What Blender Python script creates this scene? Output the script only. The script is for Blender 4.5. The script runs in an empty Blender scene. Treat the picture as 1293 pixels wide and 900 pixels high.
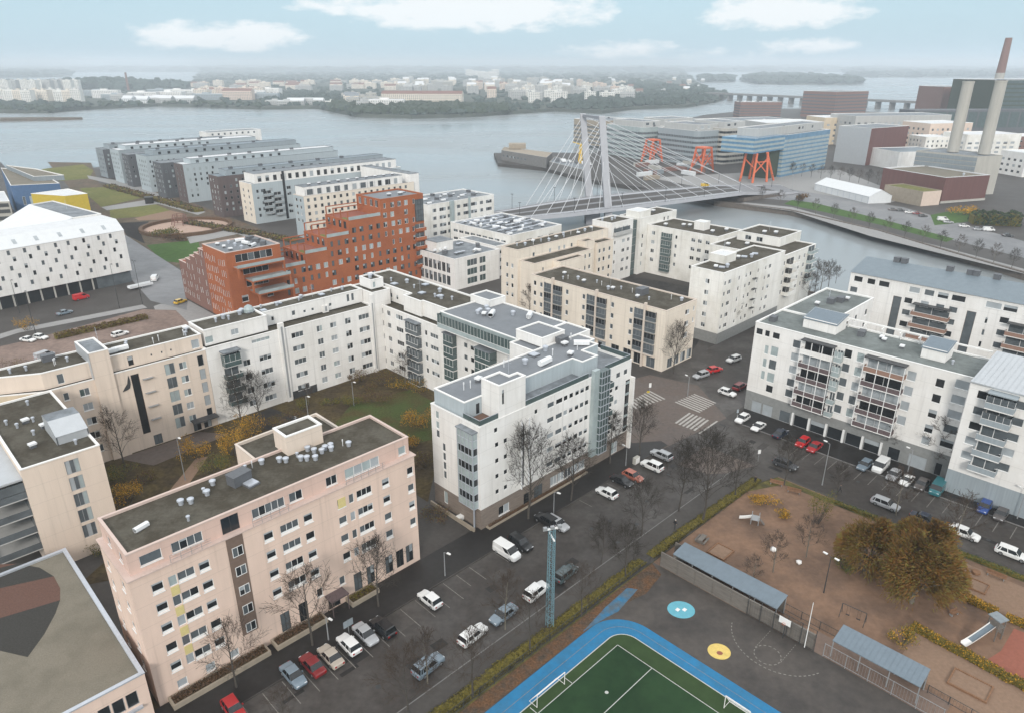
import bpy, math, random
from mathutils import Vector, Matrix
RND = random.Random(11)
sc = bpy.context.scene
COL = sc.collection
sin, cos, pi = math.sin, math.cos, math.pi
# ------------------------------------------------------------------ frame of reference
H = 72.0                         # height of the drone above the street
FPX = 895.0; PITCH = math.atan(368.0/895.0)
CP, SP = cos(PITCH), sin(PITCH)
A = math.radians(44.5); CA, SA = cos(A), sin(A)
def P(px, py, z=0.0):
    """ground point (x, y) at height z seen at a photo position"""
    u = (px-646.5)/FPX; v = (450.0-py)/FPX
    t = (z-H)/(-SP+v*CP)
    return (u*t, (CP+v*SP)*t)
def UV(px, py, z=0.0):
    X, Y = P(px, py, z); return (X*CA+Y*SA, X*SA-Y*CA)
def W(u, v): return (u*CA+v*SA, u*SA-v*CA)         # street grid (u up-right, v down-right) -> world
# ------------------------------------------------------------------ materials
M = {}
def mat(name, col, rough=0.8, var=0.12, scale=1.0, spec=0.3, metal=0.0, second=None, mixscale=None, bump=0.0, stretch=None, lo=0.42, hi=0.62, rvar=0.0, joint=0):
    m = bpy.data.materials.new(name); m.use_nodes = True
    nt = m.node_tree; n = nt.nodes; L = nt.links
    b = n['Principled BSDF']
    b.inputs['Roughness'].default_value = rough
    b.inputs['Metallic'].default_value = metal
    b.inputs['Specular IOR Level'].default_value = spec
    geo = n.new('ShaderNodeNewGeometry')
    vec = geo.outputs['Position']
    if stretch:
        mp = n.new('ShaderNodeMapping'); mp.inputs['Scale'].default_value = stretch
        L.new(vec, mp.inputs['Vector']); vec = mp.outputs['Vector']
    no = n.new('ShaderNodeTexNoise'); no.inputs['Scale'].default_value = scale
    no.inputs['Detail'].default_value = 6; no.inputs['Roughness'].default_value = 0.62
    L.new(vec, no.inputs['Vector'])
    rp = n.new('ShaderNodeMapRange'); rp.inputs['From Min'].default_value = 0.3; rp.inputs['From Max'].default_value = 0.7
    rp.inputs['To Min'].default_value = 1-var; rp.inputs['To Max'].default_value = 1+var
    L.new(no.outputs['Fac'], rp.inputs['Value'])
    mul = n.new('ShaderNodeMix'); mul.data_type = 'RGBA'; mul.blend_type = 'MULTIPLY'; mul.inputs['Factor'].default_value = 1
    mul.inputs['A'].default_value = (*col, 1)
    if second:
        n2 = n.new('ShaderNodeTexNoise'); n2.inputs['Scale'].default_value = mixscale or scale*0.3
        n2.inputs['Detail'].default_value = 5; n2.inputs['Roughness'].default_value = 0.65
        L.new(geo.outputs['Position'], n2.inputs['Vector'])
        r2 = n.new('ShaderNodeMapRange'); r2.inputs['From Min'].default_value = lo; r2.inputs['From Max'].default_value = hi
        L.new(n2.outputs['Fac'], r2.inputs['Value'])
        mx = n.new('ShaderNodeMix'); mx.data_type = 'RGBA'
        mx.inputs['A'].default_value = (*col, 1); mx.inputs['B'].default_value = (*second, 1)
        L.new(r2.outputs['Result'], mx.inputs['Factor'])
        L.new(mx.outputs['Result'], mul.inputs['A'])
        if rvar:
            r3 = n.new('ShaderNodeMapRange'); r3.inputs['To Min'].default_value = rough; r3.inputs['To Max'].default_value = rough+rvar
            L.new(r2.outputs['Result'], r3.inputs['Value']); L.new(r3.outputs['Result'], b.inputs['Roughness'])
    fac = rp.outputs['Result']
    if joint:                                                         # storey joints and rain streaks below them
        sx = n.new('ShaderNodeSeparateXYZ'); L.new(geo.outputs['Position'], sx.inputs['Vector'])
        pp = n.new('ShaderNodeMath'); pp.operation = 'PINGPONG'; pp.inputs[1].default_value = joint/2; L.new(sx.outputs['Z'], pp.inputs[0])
        jr = n.new('ShaderNodeMapRange'); jr.inputs['From Min'].default_value = .02; jr.inputs['From Max'].default_value = .05; jr.inputs['To Min'].default_value = .86; L.new(pp.outputs[0], jr.inputs['Value'])
        sm = n.new('ShaderNodeMapping'); sm.inputs['Scale'].default_value = (1.6, 1.6, .05); L.new(geo.outputs['Position'], sm.inputs['Vector'])
        sn = n.new('ShaderNodeTexNoise'); sn.inputs['Scale'].default_value = 1.0; sn.inputs['Detail'].default_value = 4; L.new(sm.outputs['Vector'], sn.inputs['Vector'])
        sr = n.new('ShaderNodeMapRange'); sr.inputs['From Min'].default_value = .56; sr.inputs['From Max'].default_value = .74; sr.inputs['To Min'].default_value = 1; sr.inputs['To Max'].default_value = .85; L.new(sn.outputs['Fac'], sr.inputs['Value'])
        m1 = n.new('ShaderNodeMath'); m1.operation = 'MULTIPLY'; L.new(jr.outputs['Result'], m1.inputs[0]); L.new(sr.outputs['Result'], m1.inputs[1])
        m2 = n.new('ShaderNodeMath'); m2.operation = 'MULTIPLY'; L.new(m1.outputs[0], m2.inputs[0]); L.new(fac, m2.inputs[1]); fac = m2.outputs[0]
    L.new(fac, mul.inputs['B'])
    L.new(mul.outputs['Result'], b.inputs['Base Color'])
    if bump:
        bp = n.new('ShaderNodeBump'); bp.inputs['Strength'].default_value = bump; bp.inputs['Distance'].default_value = 0.05
        L.new(no.outputs['Fac'], bp.inputs['Height']); L.new(bp.outputs['Normal'], b.inputs['Normal'])
    M[name] = m
    return m
ST = (0.55, 0.55, 0.07)        # vertical rain streaks
mat('plaster_white', (.765, .75, .73), .85, .06, 1.2, stretch=ST, second=(.70, .68, .65), mixscale=.12, joint=2.95)
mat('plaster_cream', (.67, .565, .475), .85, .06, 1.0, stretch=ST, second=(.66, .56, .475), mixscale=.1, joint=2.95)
mat('plaster_beige', (.73, .655, .56), .85, .06, 1.0, stretch=ST, second=(.68, .605, .515), mixscale=.1, joint=2.95)
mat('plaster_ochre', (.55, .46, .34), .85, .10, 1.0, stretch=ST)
mat('plaster_peach', (.705, .54, .45), .85, .06, 1.0, stretch=ST, second=(.67, .515, .43), mixscale=.12, joint=2.95)
mat('plaster_pink', (.60, .435, .37), .85, .07, 1.0, stretch=ST, joint=2.95)
mat('plaster_grey', (.42, .42, .41), .85, .08, 1.0, stretch=ST)
mat('plaster_pale', (.76, .745, .71), .85, .07, 1.0, stretch=ST, second=(.64, .62, .57), mixscale=.12, joint=2.95)
mat('stone_base', (.20, .165, .14), .8, .25, 2.5, stretch=(.3, .3, 3.0))
mat('garage_grey', (.23, .235, .23), .7, .12, 1.5)
mat('panel_blue', (.385, .435, .46), .6, .08, 1.2, stretch=(2.5, 2.5, .1))
mat('panel_greyblue', (.285, .325, .35), .6, .10, 1.2, stretch=(2.5, 2.5, .1))
mat('cladding_dark', (.095, .10, .11), .7, .18, 1.2, stretch=(2.0, 2.0, .1))
mat('cladding_brown', (.115, .09, .088), .75, .2, 1.2, stretch=(2.0, 2.0, .1))
mat('cladding_grey', (.22, .25, .27), .7, .15, 1.2, stretch=(2.0, 2.0, .1))
mat('brick_red', (.345, .112, .047), .85, .16, 4.0, second=(.30, .096, .043), mixscale=.15)
mat('brick_dull', (.20, .11, .09), .85, .14, 2.0)
mat('brick_band', (.34, .30, .25), .85, .1, 2.0)
mat('brown_metal', (.135, .062, .055), .6, .12, .6, stretch=(1.5, 1.5, .1))
mat('tan_wall', (.30, .255, .20), .85, .12, .6)
mat('pale_pink', (.62, .50, .42), .8, .06, .6)
mat('blue_paint', (.06, .12, .23), .6, .1, 1.0)
mat('yellow_paint', (.50, .37, .04), .6, .07, 1.0)
mat('roof_felt', (.060, .052, .039), .92, .13, 2.0, spec=.15, second=(.095, .087, .07), mixscale=.25)
mat('roof_green', (.125, .14, .135), .75, .2, 1.0, spec=.3, second=(.17, .19, .185), mixscale=.16)
mat('roof_slate', (.155, .167, .182), .6, .08, .6, spec=.35, second=(.18, .192, .208), mixscale=.12)
mat('roof_gravel', (.185, .165, .13), .9, .16, 6.0, second=(.15, .135, .105), mixscale=.22)
mat('roof_gravel_dark', (.04, .038, .034), .9, .22, 5.0)
mat('roof_gravel_brown', (.115, .062, .047), .9, .18, 5.0)
mat('roof_metal', (.46, .48, .50), .45, .05, .8, metal=.25)
mat('roof_bluegrey', (.18, .22, .25), .5, .08, .8, metal=.2)
mat('roof_pale', (.60, .61, .62), .6, .08, .5)
mat('roof_grey', (.15, .165, .18), .7, .2, .8, second=(.22, .24, .26), mixscale=.25)
mat('roof_white', (.62, .635, .645), .6, .04, .6)
mat('cap_white', (.76, .75, .73), .5, .05, 2.0)
mat('cap_beige', (.60, .52, .45), .5, .05, 2.0)
mat('cap_pink', (.56, .44, .39), .5, .05, 2.0)
mat('frame_white', (.75, .75, .74), .5, .03, 3)
mat('frame_grey', (.30, .31, .32), .5, .05, 3)
mat('frame_dark', (.05, .052, .055), .5, .1, 3)
mat('glass_dark', (.02, .023, .026), .12, .3, .4, spec=.5)
mat('glass_mid', (.10, .115, .125), .15, .25, .4, spec=.5)
mat('glass_blind', (.34, .37, .39), .3, .15, .5, spec=.5)
mat('glass_green', (.07, .10, .10), .15, .2, .4, spec=.5)
mat('glass_pale', (.33, .385, .39), .2, .15, .5, spec=.5)
mat('glass_blue', (.10, .22, .34), .15, .2, .3, spec=.5)
mat('yellow_panel', (.62, .52, .24), .6, .06, 3)
mat('brown_panel', (.17, .12, .095), .7, .12, 2)
mat('terracotta', (.27, .165, .125), .7, .1, 2)
mat('maroon_panel', (.115, .085, .088), .6, .1, 2)
mat('vent_metal', (.50, .53, .58), .4, .08, 3, metal=.4)
mat('vent_dark', (.11, .115, .125), .5, .1, 3)
mat('vent_white', (.70, .71, .72), .5, .05, 3)
mat('soil_deck', (.16, .10, .075), .9, .2, 3)
mat('concrete', (.40, .385, .35), .85, .10, .8, stretch=(.6, .6, .1))
mat('concrete_dark', (.17, .165, .16), .85, .15, .8)
mat('quay_stone', (.13, .11, .095), .85, .2, .6)
mat('asphalt', (.043, .0365, .0325), .62, .24, 1.1, spec=.35, second=(.082, .075, .07), mixscale=.05, rvar=-.24, bump=.15, lo=.45, hi=.66)
mat('asphalt_wet', (.016, .0142, .0135), .5, .2, 1.2, spec=.35, second=(.026, .0235, .022), mixscale=.12, rvar=.25)
mat('asphalt_old', (.055, .049, .045), .7, .13, 1.5, spec=.3, second=(.068, .062, .057), mixscale=.08)
mat('paving_light', (.27, .265, .26), .75, .1, .8)
mat('paving_brown', (.115, .09, .077), .75, .15, 1.2, second=(.115, .095, .085), mixscale=.2)
mat('road_grey', (.16, .16, .165), .55, .12, .4, second=(.20, .20, .205), mixscale=.06)
mat('court', (.076, .066, .059), .7, .15, 1.0, second=(.046, .041, .038), mixscale=.12)
mat('sand', (.215, .135, .092), .95, .14, 1.2, spec=.1, second=(.145, .096, .07), mixscale=.14)
mat('sand_pale', (.23, .155, .11), .95, .12, 2, spec=.1)
mat('sand_red', (.27, .105, .075), .95, .1, 2, spec=.1)
mat('gravel_lot', (.235, .175, .148), .95, .2, .8, spec=.1, second=(.18, .135, .115), mixscale=.12)
mat('leaf_litter', (.125, .068, .037), .95, .45, 3.5, spec=.1, second=(.075, .058, .045), mixscale=.6)
mat('lawn', (.062, .082, .027), .95, .3, 2.5, spec=.1, second=(.075, .062, .026), mixscale=.15)
mat('lawn_pale', (.155, .15, .05), .95, .22, .5, spec=.1, second=(.12, .13, .04), mixscale=.05)
mat('lawn_fresh', (.06, .11, .03), .95, .2, .5, spec=.1)
mat('verge', (.12, .105, .036), .95, .4, 2.0, spec=.1, second=(.06, .055, .03), mixscale=.5)
mat('garden', (.06, .045, .028), .95, .4, 1.2, spec=.1, second=(.085, .065, .03), mixscale=.2)
mat('heath', (.10, .085, .06), .95, .3, .6, spec=.1, second=(.14, .10, .075), mixscale=.1)
mat('black_earth', (.03, .028, .028), .95, .3, .4, spec=.1)
mat('turf', (.015, .038, .016), .9, .16, .35, spec=.15, second=(.026, .060, .024), mixscale=.05)
mat('turf_edge', (.034, .06, .023), .9, .15, .6, spec=.15)
mat('track_blue', (.022, .165, .33), .75, .10, 1.2, spec=.25, second=(.03, .15, .28), mixscale=.5)
mat('track_worn', (.085, .115, .14), .75, .2, 1.2, spec=.25, second=(.03, .15, .28), mixscale=.4)
mat('paint_white', (.72, .70, .68), .7, .12, 4)
mat('paint_worn', (.20, .187, .17), .8, .3, 3)
mat('sand_pink', (.40, .29, .235), .95, .12, .6, spec=.1)
mat('line_white', (.42, .43, .41), .8, .15, 3)
mat('zebra', (.37, .355, .33), .75, .3, 3)
mat('paint_cyan', (.12, .36, .44), .7, .1, 1.5)
mat('paint_yellow', (.62, .46, .14), .7, .14, 1.5)
mat('paint_red', (.50, .085, .05), .7, .1, 1.5)
mat('bark', (.07, .062, .054), .9, .25, 4)
mat('bark_pale', (.15, .135, .11), .9, .25, 4)
mat('twig', (.04, .034, .028), .9, .2, 4)
mat('twig_warm', (.058, .043, .033), .9, .2, 4)
mat('leaf_yellow', (.45, .24, .022), .85, .35, 2.0)
mat('leaf_olive', (.14, .115, .022), .85, .35, 2.0)
mat('leaf_bronze', (.155, .072, .014), .85, .35, 1.0, second=(.11, .07, .018), mixscale=.3)
mat('leaf_green', (.055, .085, .028), .85, .35, 2.0)
mat('leaf_brown', (.11, .065, .038), .85, .35, 2.0)
mat('leaf_dark', (.035, .05, .03), .9, .3, 2.0)
mat('forest', (.05, .068, .058), .95, .35, .05, spec=.1)
mat('far_land', (.075, .085, .07), .95, .25, .02, spec=.1)
mat('steel_blue', (.16, .27, .31), .5, .12, 2, metal=.2)
mat('steel_grey', (.30, .31, .32), .5, .1, 2, metal=.2)
mat('steel_dark', (.045, .048, .05), .5, .15, 2)
mat('bridge_white', (.40, .405, .43), .5, .06, .4)
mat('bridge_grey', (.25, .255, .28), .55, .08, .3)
mat('bridge_deck', (.20, .20, .21), .6, .12, .4)
mat('cable', (.60, .61, .63), .5, .02, 1)
mat('crane_orange', (.60, .13, .05), .55, .1, 1)
mat('crane_yellow', (.72, .48, .06), .55, .1, 1)
mat('timber', (.21, .115, .065), .8, .2, 3)
mat('timber_grey', (.155, .14, .125), .85, .22, 2, stretch=(.3, .3, 2.0))
mat('shed_roof', (.16, .20, .235), .5, .07, 1.2, metal=.2)
mat('tyre', (.015, .015, .015), .85, .1, 8)
mat('rim', (.33, .34, .35), .35, .05, 8, metal=.6)
mat('car_glass', (.012, .014, .016), .06, .1, 2, spec=.6)
mat('lamp_red', (.30, .012, .010), .3, .05, 8)
mat('lamp_clear', (.66, .68, .70), .2, .05, 8)
mat('plastic_black', (.018, .018, .02), .6, .1, 5)
mat('skin', (.42, .26, .19), .6, .05, 8)
for nm, c in dict(white=(.72, .72, .71), silver=(.36, .37, .385), greyblue=(.17, .22, .265), beige=(.42, .37, .315), red=(.36, .018, .022), brightred=(.52, .014, .018), darkred=(.20, .018, .022), black=(.012, .013, .015), navy=(.016, .024, .045), darkgrey=(.05, .053, .06), graphite=(.085, .075, .072), orange=(.42, .13, .085), teal=(.02, .13, .15), greengrey=(.05, .075, .082), blue=(.02, .06, .24), yellow=(.62, .40, .03)).items():
    m = mat('paint_'+nm+'_car', c, .28, .03, 3, spec=.5)
    m.node_tree.nodes['Principled BSDF'].inputs['Coat Weight'].default_value = .6
def CAR(n): return M['paint_'+n+'_car']
# ------------------------------------------------------------------ mesh builder
class MB:
    def __init__(s): s.v = []; s.f = []; s.m = []
    def poly(s, pts, m=0):
        i = len(s.v); s.v.extend(tuple(p) for p in pts); s.f.append(tuple(range(i, i+len(pts)))); s.m.append(m)
    def box(s, x0, y0, z0, x1, y1, z1, m=0, mt=None):
        i = len(s.v)
        s.v += [(x0, y0, z0), (x1, y0, z0), (x1, y1, z0), (x0, y1, z0), (x0, y0, z1), (x1, y0, z1), (x1, y1, z1), (x0, y1, z1)]
        for q, mm in (((0, 3, 2, 1), m), ((4, 5, 6, 7), m if mt is None else mt), ((0, 1, 5, 4), m), ((1, 2, 6, 5), m), ((2, 3, 7, 6), m), ((3, 0, 4, 7), m)):
            s.f.append(tuple(i+k for k in q)); s.m.append(mm)
    def obox(s, cx, cy, ang, L, Wd, z0, z1, m=0, mt=None):
        c, d = cos(ang), sin(ang)
        pts = [(cx+x*c-y*d, cy+x*d+y*c) for x, y in ((-L/2, -Wd/2), (L/2, -Wd/2), (L/2, Wd/2), (-L/2, Wd/2))]
        s.prism(pts, z0, z1, m, mt)
    def prism(s, pts, z0, z1, m=0, mt=None, bottom=True):
        n = len(pts); i = len(s.v)
        s.v += [(x, y, z0) for x, y in pts]+[(x, y, z1) for x, y in pts]
        if bottom: s.f.append(tuple(i+k for k in reversed(range(n)))); s.m.append(m)
        s.f.append(tuple(i+n+k for k in range(n))); s.m.append(m if mt is None else mt)
        for k in range(n):
            j = (k+1) % n; s.f.append((i+k, i+j, i+n+j, i+n+k)); s.m.append(m)
    def tube(s, p, q, r0, r1=None, n=6, m=0, cap=True):
        if r1 is None: r1 = r0
        p = Vector(p); q = Vector(q); d = q-p
        if d.length < 1e-6: return
        d.normalize(); a = d.orthogonal().normalized(); b = d.cross(a)
        i = len(s.v)
        for c, r in ((p, r0), (q, r1)):
            for k in range(n):
                t = 2*pi*k/n; w = c+a*(r*cos(t))+b*(r*sin(t)); s.v.append((w.x, w.y, w.z))
        for k in range(n):
            j = (k+1) % n; s.f.append((i+k, i+j, i+n+j, i+n+k)); s.m.append(m)
        if cap:
            s.f.append(tuple(i+k for k in reversed(range(n)))); s.m.append(m)
            s.f.append(tuple(i+n+k for k in range(n))); s.m.append(m)
    def path(s, pts, r, n=5, m=0):
        for a, b in zip(pts, pts[1:]): s.tube(a, b, r, r, n, m)
    def lathe(s, prof, n=10, m=0, c=(0, 0)):
        i = len(s.v)
        for r, z in prof:
            for k in range(n): s.v.append((c[0]+r*cos(2*pi*k/n), c[1]+r*sin(2*pi*k/n), z))
        for a in range(len(prof)-1):
            for k in range(n):
                j = (k+1) % n; s.f.append((i+a*n+k, i+a*n+j, i+(a+1)*n+j, i+(a+1)*n+k)); s.m.append(m)
        s.f.append(tuple(i+(len(prof)-1)*n+k for k in range(n))); s.m.append(m)
        s.f.append(tuple(i+k for k in reversed(range(n)))); s.m.append(m)
    def blob(s, c, r, rnd, m=0, sq=1.0, jag=.25):
        t = (1+5**.5)/2; i = len(s.v)
        for x, y, z in ((-1, t, 0), (1, t, 0), (-1, -t, 0), (1, -t, 0), (0, -1, t), (0, 1, t), (0, -1, -t), (0, 1, -t), (t, 0, -1), (t, 0, 1), (-t, 0, -1), (-t, 0, 1)):
            k = r/1.9*(1+rnd.uniform(-jag, jag)); s.v.append((c[0]+x*k, c[1]+y*k, c[2]+z*k*sq))
        for f in ((0, 11, 5), (0, 5, 1), (0, 1, 7), (0, 7, 10), (0, 10, 11), (1, 5, 9), (5, 11, 4), (11, 10, 2), (10, 7, 6), (7, 1, 8), (3, 9, 4), (3, 4, 2), (3, 2, 6), (3, 6, 8), (3, 8, 9), (4, 9, 5), (2, 4, 11), (6, 2, 10), (8, 6, 7), (9, 8, 1)):
            s.f.append(tuple(i+q for q in f)); s.m.append(m)
    def leaf(s, c, r, rnd, m=0, flat=False):
        a = Vector((rnd.gauss(0, 1), rnd.gauss(0, 1), rnd.gauss(0, 1)*(.3 if flat else 1))).normalized()
        b = a.orthogonal().normalized(); b = Matrix.Rotation(rnd.uniform(0, 6.28), 3, a) @ b
        c = Vector(c); a = a*r; b = b*r*.6
        s.poly([c-a, c-b*.9, c+a, c+b], m)
    def mesh(s, name, mats, smooth=False):
        me = bpy.data.meshes.new(name)
        me.from_pydata(s.v, [], s.f)
        for m in mats: me.materials.append(M[m] if isinstance(m, str) else m)
        if len(mats) > 1: me.polygons.foreach_set('material_index', s.m)
        if smooth: me.polygons.foreach_set('use_smooth', [True]*len(s.f))
        me.update(); return me
    def make(s, name, mats, parent=None, loc=None, rz=0, smooth=False):
        return put(name, s.mesh(name, mats, smooth), parent, loc, rz)
def put(name, me, parent=None, loc=None, rz=0, scale=None):
    o = bpy.data.objects.new(name, me); COL.objects.link(o)
    if parent: o.parent = parent
    if loc: o.location = loc
    if rz: o.rotation_euler = (0, 0, rz)
    if scale: o.scale = (scale, scale, scale) if not isinstance(scale, tuple) else scale
    return o
def tag(o, label, cat, group=None, kind=None):
    o['label'] = label; o['category'] = cat
    if group: o['group'] = group
    if kind: o['kind'] = kind
    return o
def thing(name, label, cat, loc=(0, 0, 0), rz=0, group=None):
    o = bpy.data.objects.new(name, None); COL.objects.link(o)
    o.empty_display_size = .5
    o.location = loc if len(loc) == 3 else (*loc, 0); o.rotation_euler = (0, 0, rz)
    return tag(o, label, cat, group)
KIDS = {}
def dup(o, loc=None, rz=None, label=None, group=None, scale=None, parent=None):
    c = o.copy(); COL.objects.link(c)
    if parent: c.parent = parent
    if loc is not None: c.location = loc if len(loc) == 3 else (*loc, 0)
    if rz is not None: c.rotation_euler = (0, 0, rz)
    if scale: c.scale = (scale, scale, scale) if not isinstance(scale, tuple) else scale
    if label: c['label'] = label
    if group: c['group'] = group
    if o.name not in KIDS: KIDS[o.name] = list(o.children)
    for k in KIDS[o.name]: dup(k, parent=c)
    return c
def sheet(name, pts, z, m, uv=True):
    b = MB(); b.poly([(*(W(*p) if uv else p), z) for p in pts])
    if sum((a[0]*c[1]-c[0]*a[1]) for a, c in zip(b.v, b.v[1:]+b.v[:1])) < 0: b.f[0] = tuple(reversed(b.f[0]))
    o = b.make(name, [m]); o['kind'] = 'structure'; return o
def slab(name, pts, z0, z1, m, uv=True):
    q = [W(*p) if uv else p for p in pts]
    if sum((a[0]*c[1]-c[0]*a[1]) for a, c in zip(q, q[1:]+q[:1])) < 0: q.reverse()
    b = MB(); b.prism(q, z0, z1); o = b.make(name, [m]); o['kind'] = 'structure'; return o
# ------------------------------------------------------------------ buildings
WIN = {}
GV = {'mixd': ('glass_dark', 'glass_dark', 'glass_dark', 'glass_mid'), 'mix': ('glass_dark', 'glass_dark', 'glass_mid', 'glass_mid', 'glass_blind'), 'dark': ('glass_dark', 'glass_dark', 'glass_mid'),
      'pale': ('glass_mid', 'glass_blind', 'glass_pale'), 'green': ('glass_green', 'glass_mid', 'glass_green'), 'blue': ('glass_blue',), 'blind': ('glass_blind', 'glass_pale')}
def win_mesh(w, h, n=1, frame='frame_white', glass='mix', sill=True, rail=False, fw=.07, var=None, kick=0):
    w = round(w, 2); h = round(h, 2)
    var = RND.randrange(5) if var is None else var
    key = (w, h, n, frame, glass, sill, rail, var, kick)
    if key in WIN: return WIN[key]
    r = random.Random(str(key)); g = GV[glass]; b = MB()
    mats = [frame, 'glass_dark', 'glass_mid', 'glass_blind', 'glass_green', 'glass_pale', 'glass_blue']
    b.box(-w/2, -.04, 0, -w/2+fw, .05, h); b.box(w/2-fw, -.04, 0, w/2, .05, h)
    b.box(-w/2+fw, -.04, 0, w/2-fw, .05, fw); b.box(-w/2+fw, -.04, h-fw, w/2-fw, .05, h)
    pw = (w-2*fw)/n
    if kick: b.box(-w/2+fw, -.03, fw, w/2-fw, .03, fw+kick)
    for i in range(n):
        x0 = -w/2+fw+i*pw
        if i: b.box(x0-fw*.45, -.04, fw, x0+fw*.45, .04, h-fw)
        a0 = x0+(fw*.45 if i else 0); a1 = x0+pw-(fw*.45 if i < n-1 else 0)
        gi = mats.index(r.choice(g))
        t = h-fw
        if gi == 1 and r.random() < .3:                            # half drawn blind
            t = h*r.uniform(.5, .8); b.poly([(a0, 0, t), (a1, 0, t), (a1, 0, h-fw), (a0, 0, h-fw)], 3)
        b.poly([(a0, 0, fw), (a1, 0, fw), (a1, 0, t), (a0, 0, t)], gi)
    if sill: b.box(-w/2-.06, -.2, -.1, w/2+.06, .02, -.004)
    if rail:
        for zz in (.35, .7, 1.0): b.box(-w/2, -.22, zz, w/2, -.18, zz+.04)
    me = b.mesh('window', mats); WIN[key] = me; return me
VENTS = {}
def vent_meshes():
    b = MB(); b.lathe([(.22, 0), (.22, .75)], 8); b.lathe([(.34, .75), (.34, 1.0), (.1, 1.12)], 8); VENTS['pipe'] = b.mesh('roof_vent', ['vent_metal'])
    b = MB(); b.lathe([(.42, 0), (.42, .7)], 10); b.lathe([(.6, .7), (.6, 1.0), (.25, 1.2)], 10); VENTS['drum'] = b.mesh('roof_vent', ['vent_metal'])
    b = MB(); b.box(-.5, -.4, 0, .5, .4, .6, 1); b.box(-.62, -.52, .6, .62, .52, .95); VENTS['box'] = b.mesh('roof_vent', ['vent_white', 'vent_dark'])
    b = MB(); b.box(-1.6, -.55, .25, 1.6, .55, 1.0); b.tube((-1.6, 0, .62), (1.6, 0, .62), .58, .58, 10); b.box(-1.4, -.4, 0, 1.4, .4, .3, 1); VENTS['duct'] = b.mesh('roof_vent', ['vent_white', 'vent_dark'])
    b = MB(); b.box(-.05, -.05, 0, .05, .05, 1.5); b.lathe([(.12, 1.1), (.12, 1.5)], 6); VENTS['stack'] = b.mesh('roof_vent', ['vent_white'])
    b = MB(); b.box(-.9, -.9, 0, .9, .9, .25, 1); b.prism([(-.8, -.8), (.8, -.8), (.8, .8), (-.8, .8)], .25, .42); VENTS['hatch'] = b.mesh('roof_vent', ['vent_metal', 'vent_dark'])
    b = MB(); b.box(-1.2, -.8, 0, 1.2, .8, 1.3); b.box(-1.25, -.85, 1.3, 1.25, .85, 1.38); VENTS['plant'] = b.mesh('roof_vent', ['vent_dark'])
    b = MB(); b.tube((0, 0, 0), (0, 0, 3.2), .035, .025, 5); [b.box(-.6+.1*k, -.015, 2.0+.35*k, .6-.1*k, .015, 2.03+.35*k) for k in range(4)]; VENTS['antenna'] = b.mesh('antenna', ['vent_metal'])
    b = MB(); [b.box(-2.2, -.01+.0, .0, 2.2, .01, .012)]; VENTS['cable'] = b.mesh('roof_cable', ['vent_dark'])
vent_meshes()
def inset(pts, d):
    n = len(pts); out = []
    for i in range(n):
        p0 = Vector(pts[i-1]); p1 = Vector(pts[i]); p2 = Vector(pts[(i+1) % n])
        a = (p1-p0).normalized(); b = (p2-p1).normalized()
        na = Vector((-a.y, a.x)); nb = Vector((-b.y, b.x))
        k = na+nb; q = 1+na.dot(nb)
        out.append(tuple(p1+k*(d/max(q, .3))))
    return out
def wall_quads(b, p0, p1, z0, z1, holes, m=0, dep=.16, mr=None):
    """wall from p0 to p1 (outside on the right), holes (s, z, w, h), with reveals"""
    p0 = Vector(p0); p1 = Vector(p1); L = (p1-p0).length; d = (p1-p0)/L; inn = Vector((-d.y, d.x))
    def pt(s, z, y=0): q = p0+d*s+inn*y; return (q.x, q.y, z)
    hs = []
    for (s, z, w, h) in holes:
        if s-w/2 < .02 or s+w/2 > L-.02 or z < z0+.01 or z+h > z1-.01: continue
        hs.append((s-w/2, z, s+w/2, z+h))
    if not hs:
        b.poly([pt(0, z0), pt(L, z0), pt(L, z1), pt(0, z1)], m); return
    zs = sorted({z0, z1}|{round(q, 4) for h in hs for q in (h[1], h[3])})
    for za, zb in zip(zs, zs[1:]):
        if zb-za < 1e-4: continue
        zc = (za+zb)/2
        row = sorted((h[0], h[2]) for h in hs if h[1] < zc < h[3])
        s = 0
        for a, e in row:
            if a > s+1e-4: b.poly([pt(s, za), pt(a, za), pt(a, zb), pt(s, zb)], m)
            s = max(s, e)
        if s < L-1e-4: b.poly([pt(s, za), pt(L, za), pt(L, zb), pt(s, zb)], m)
    mr = m if mr is None else mr
    for s0, a, s1, e in hs:
        b.poly([pt(s0, a), pt(s1, a), pt(s1, a, dep), pt(s0, a, dep)], mr)
        b.poly([pt(s0, e, dep), pt(s1, e, dep), pt(s1, e), pt(s0, e)], mr)
        b.poly([pt(s0, a), pt(s0, a, dep), pt(s0, e, dep), pt(s0, e)], mr)
        b.poly([pt(s1, a, dep), pt(s1, a), pt(s1, e), pt(s1, e, dep)], mr)
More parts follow.
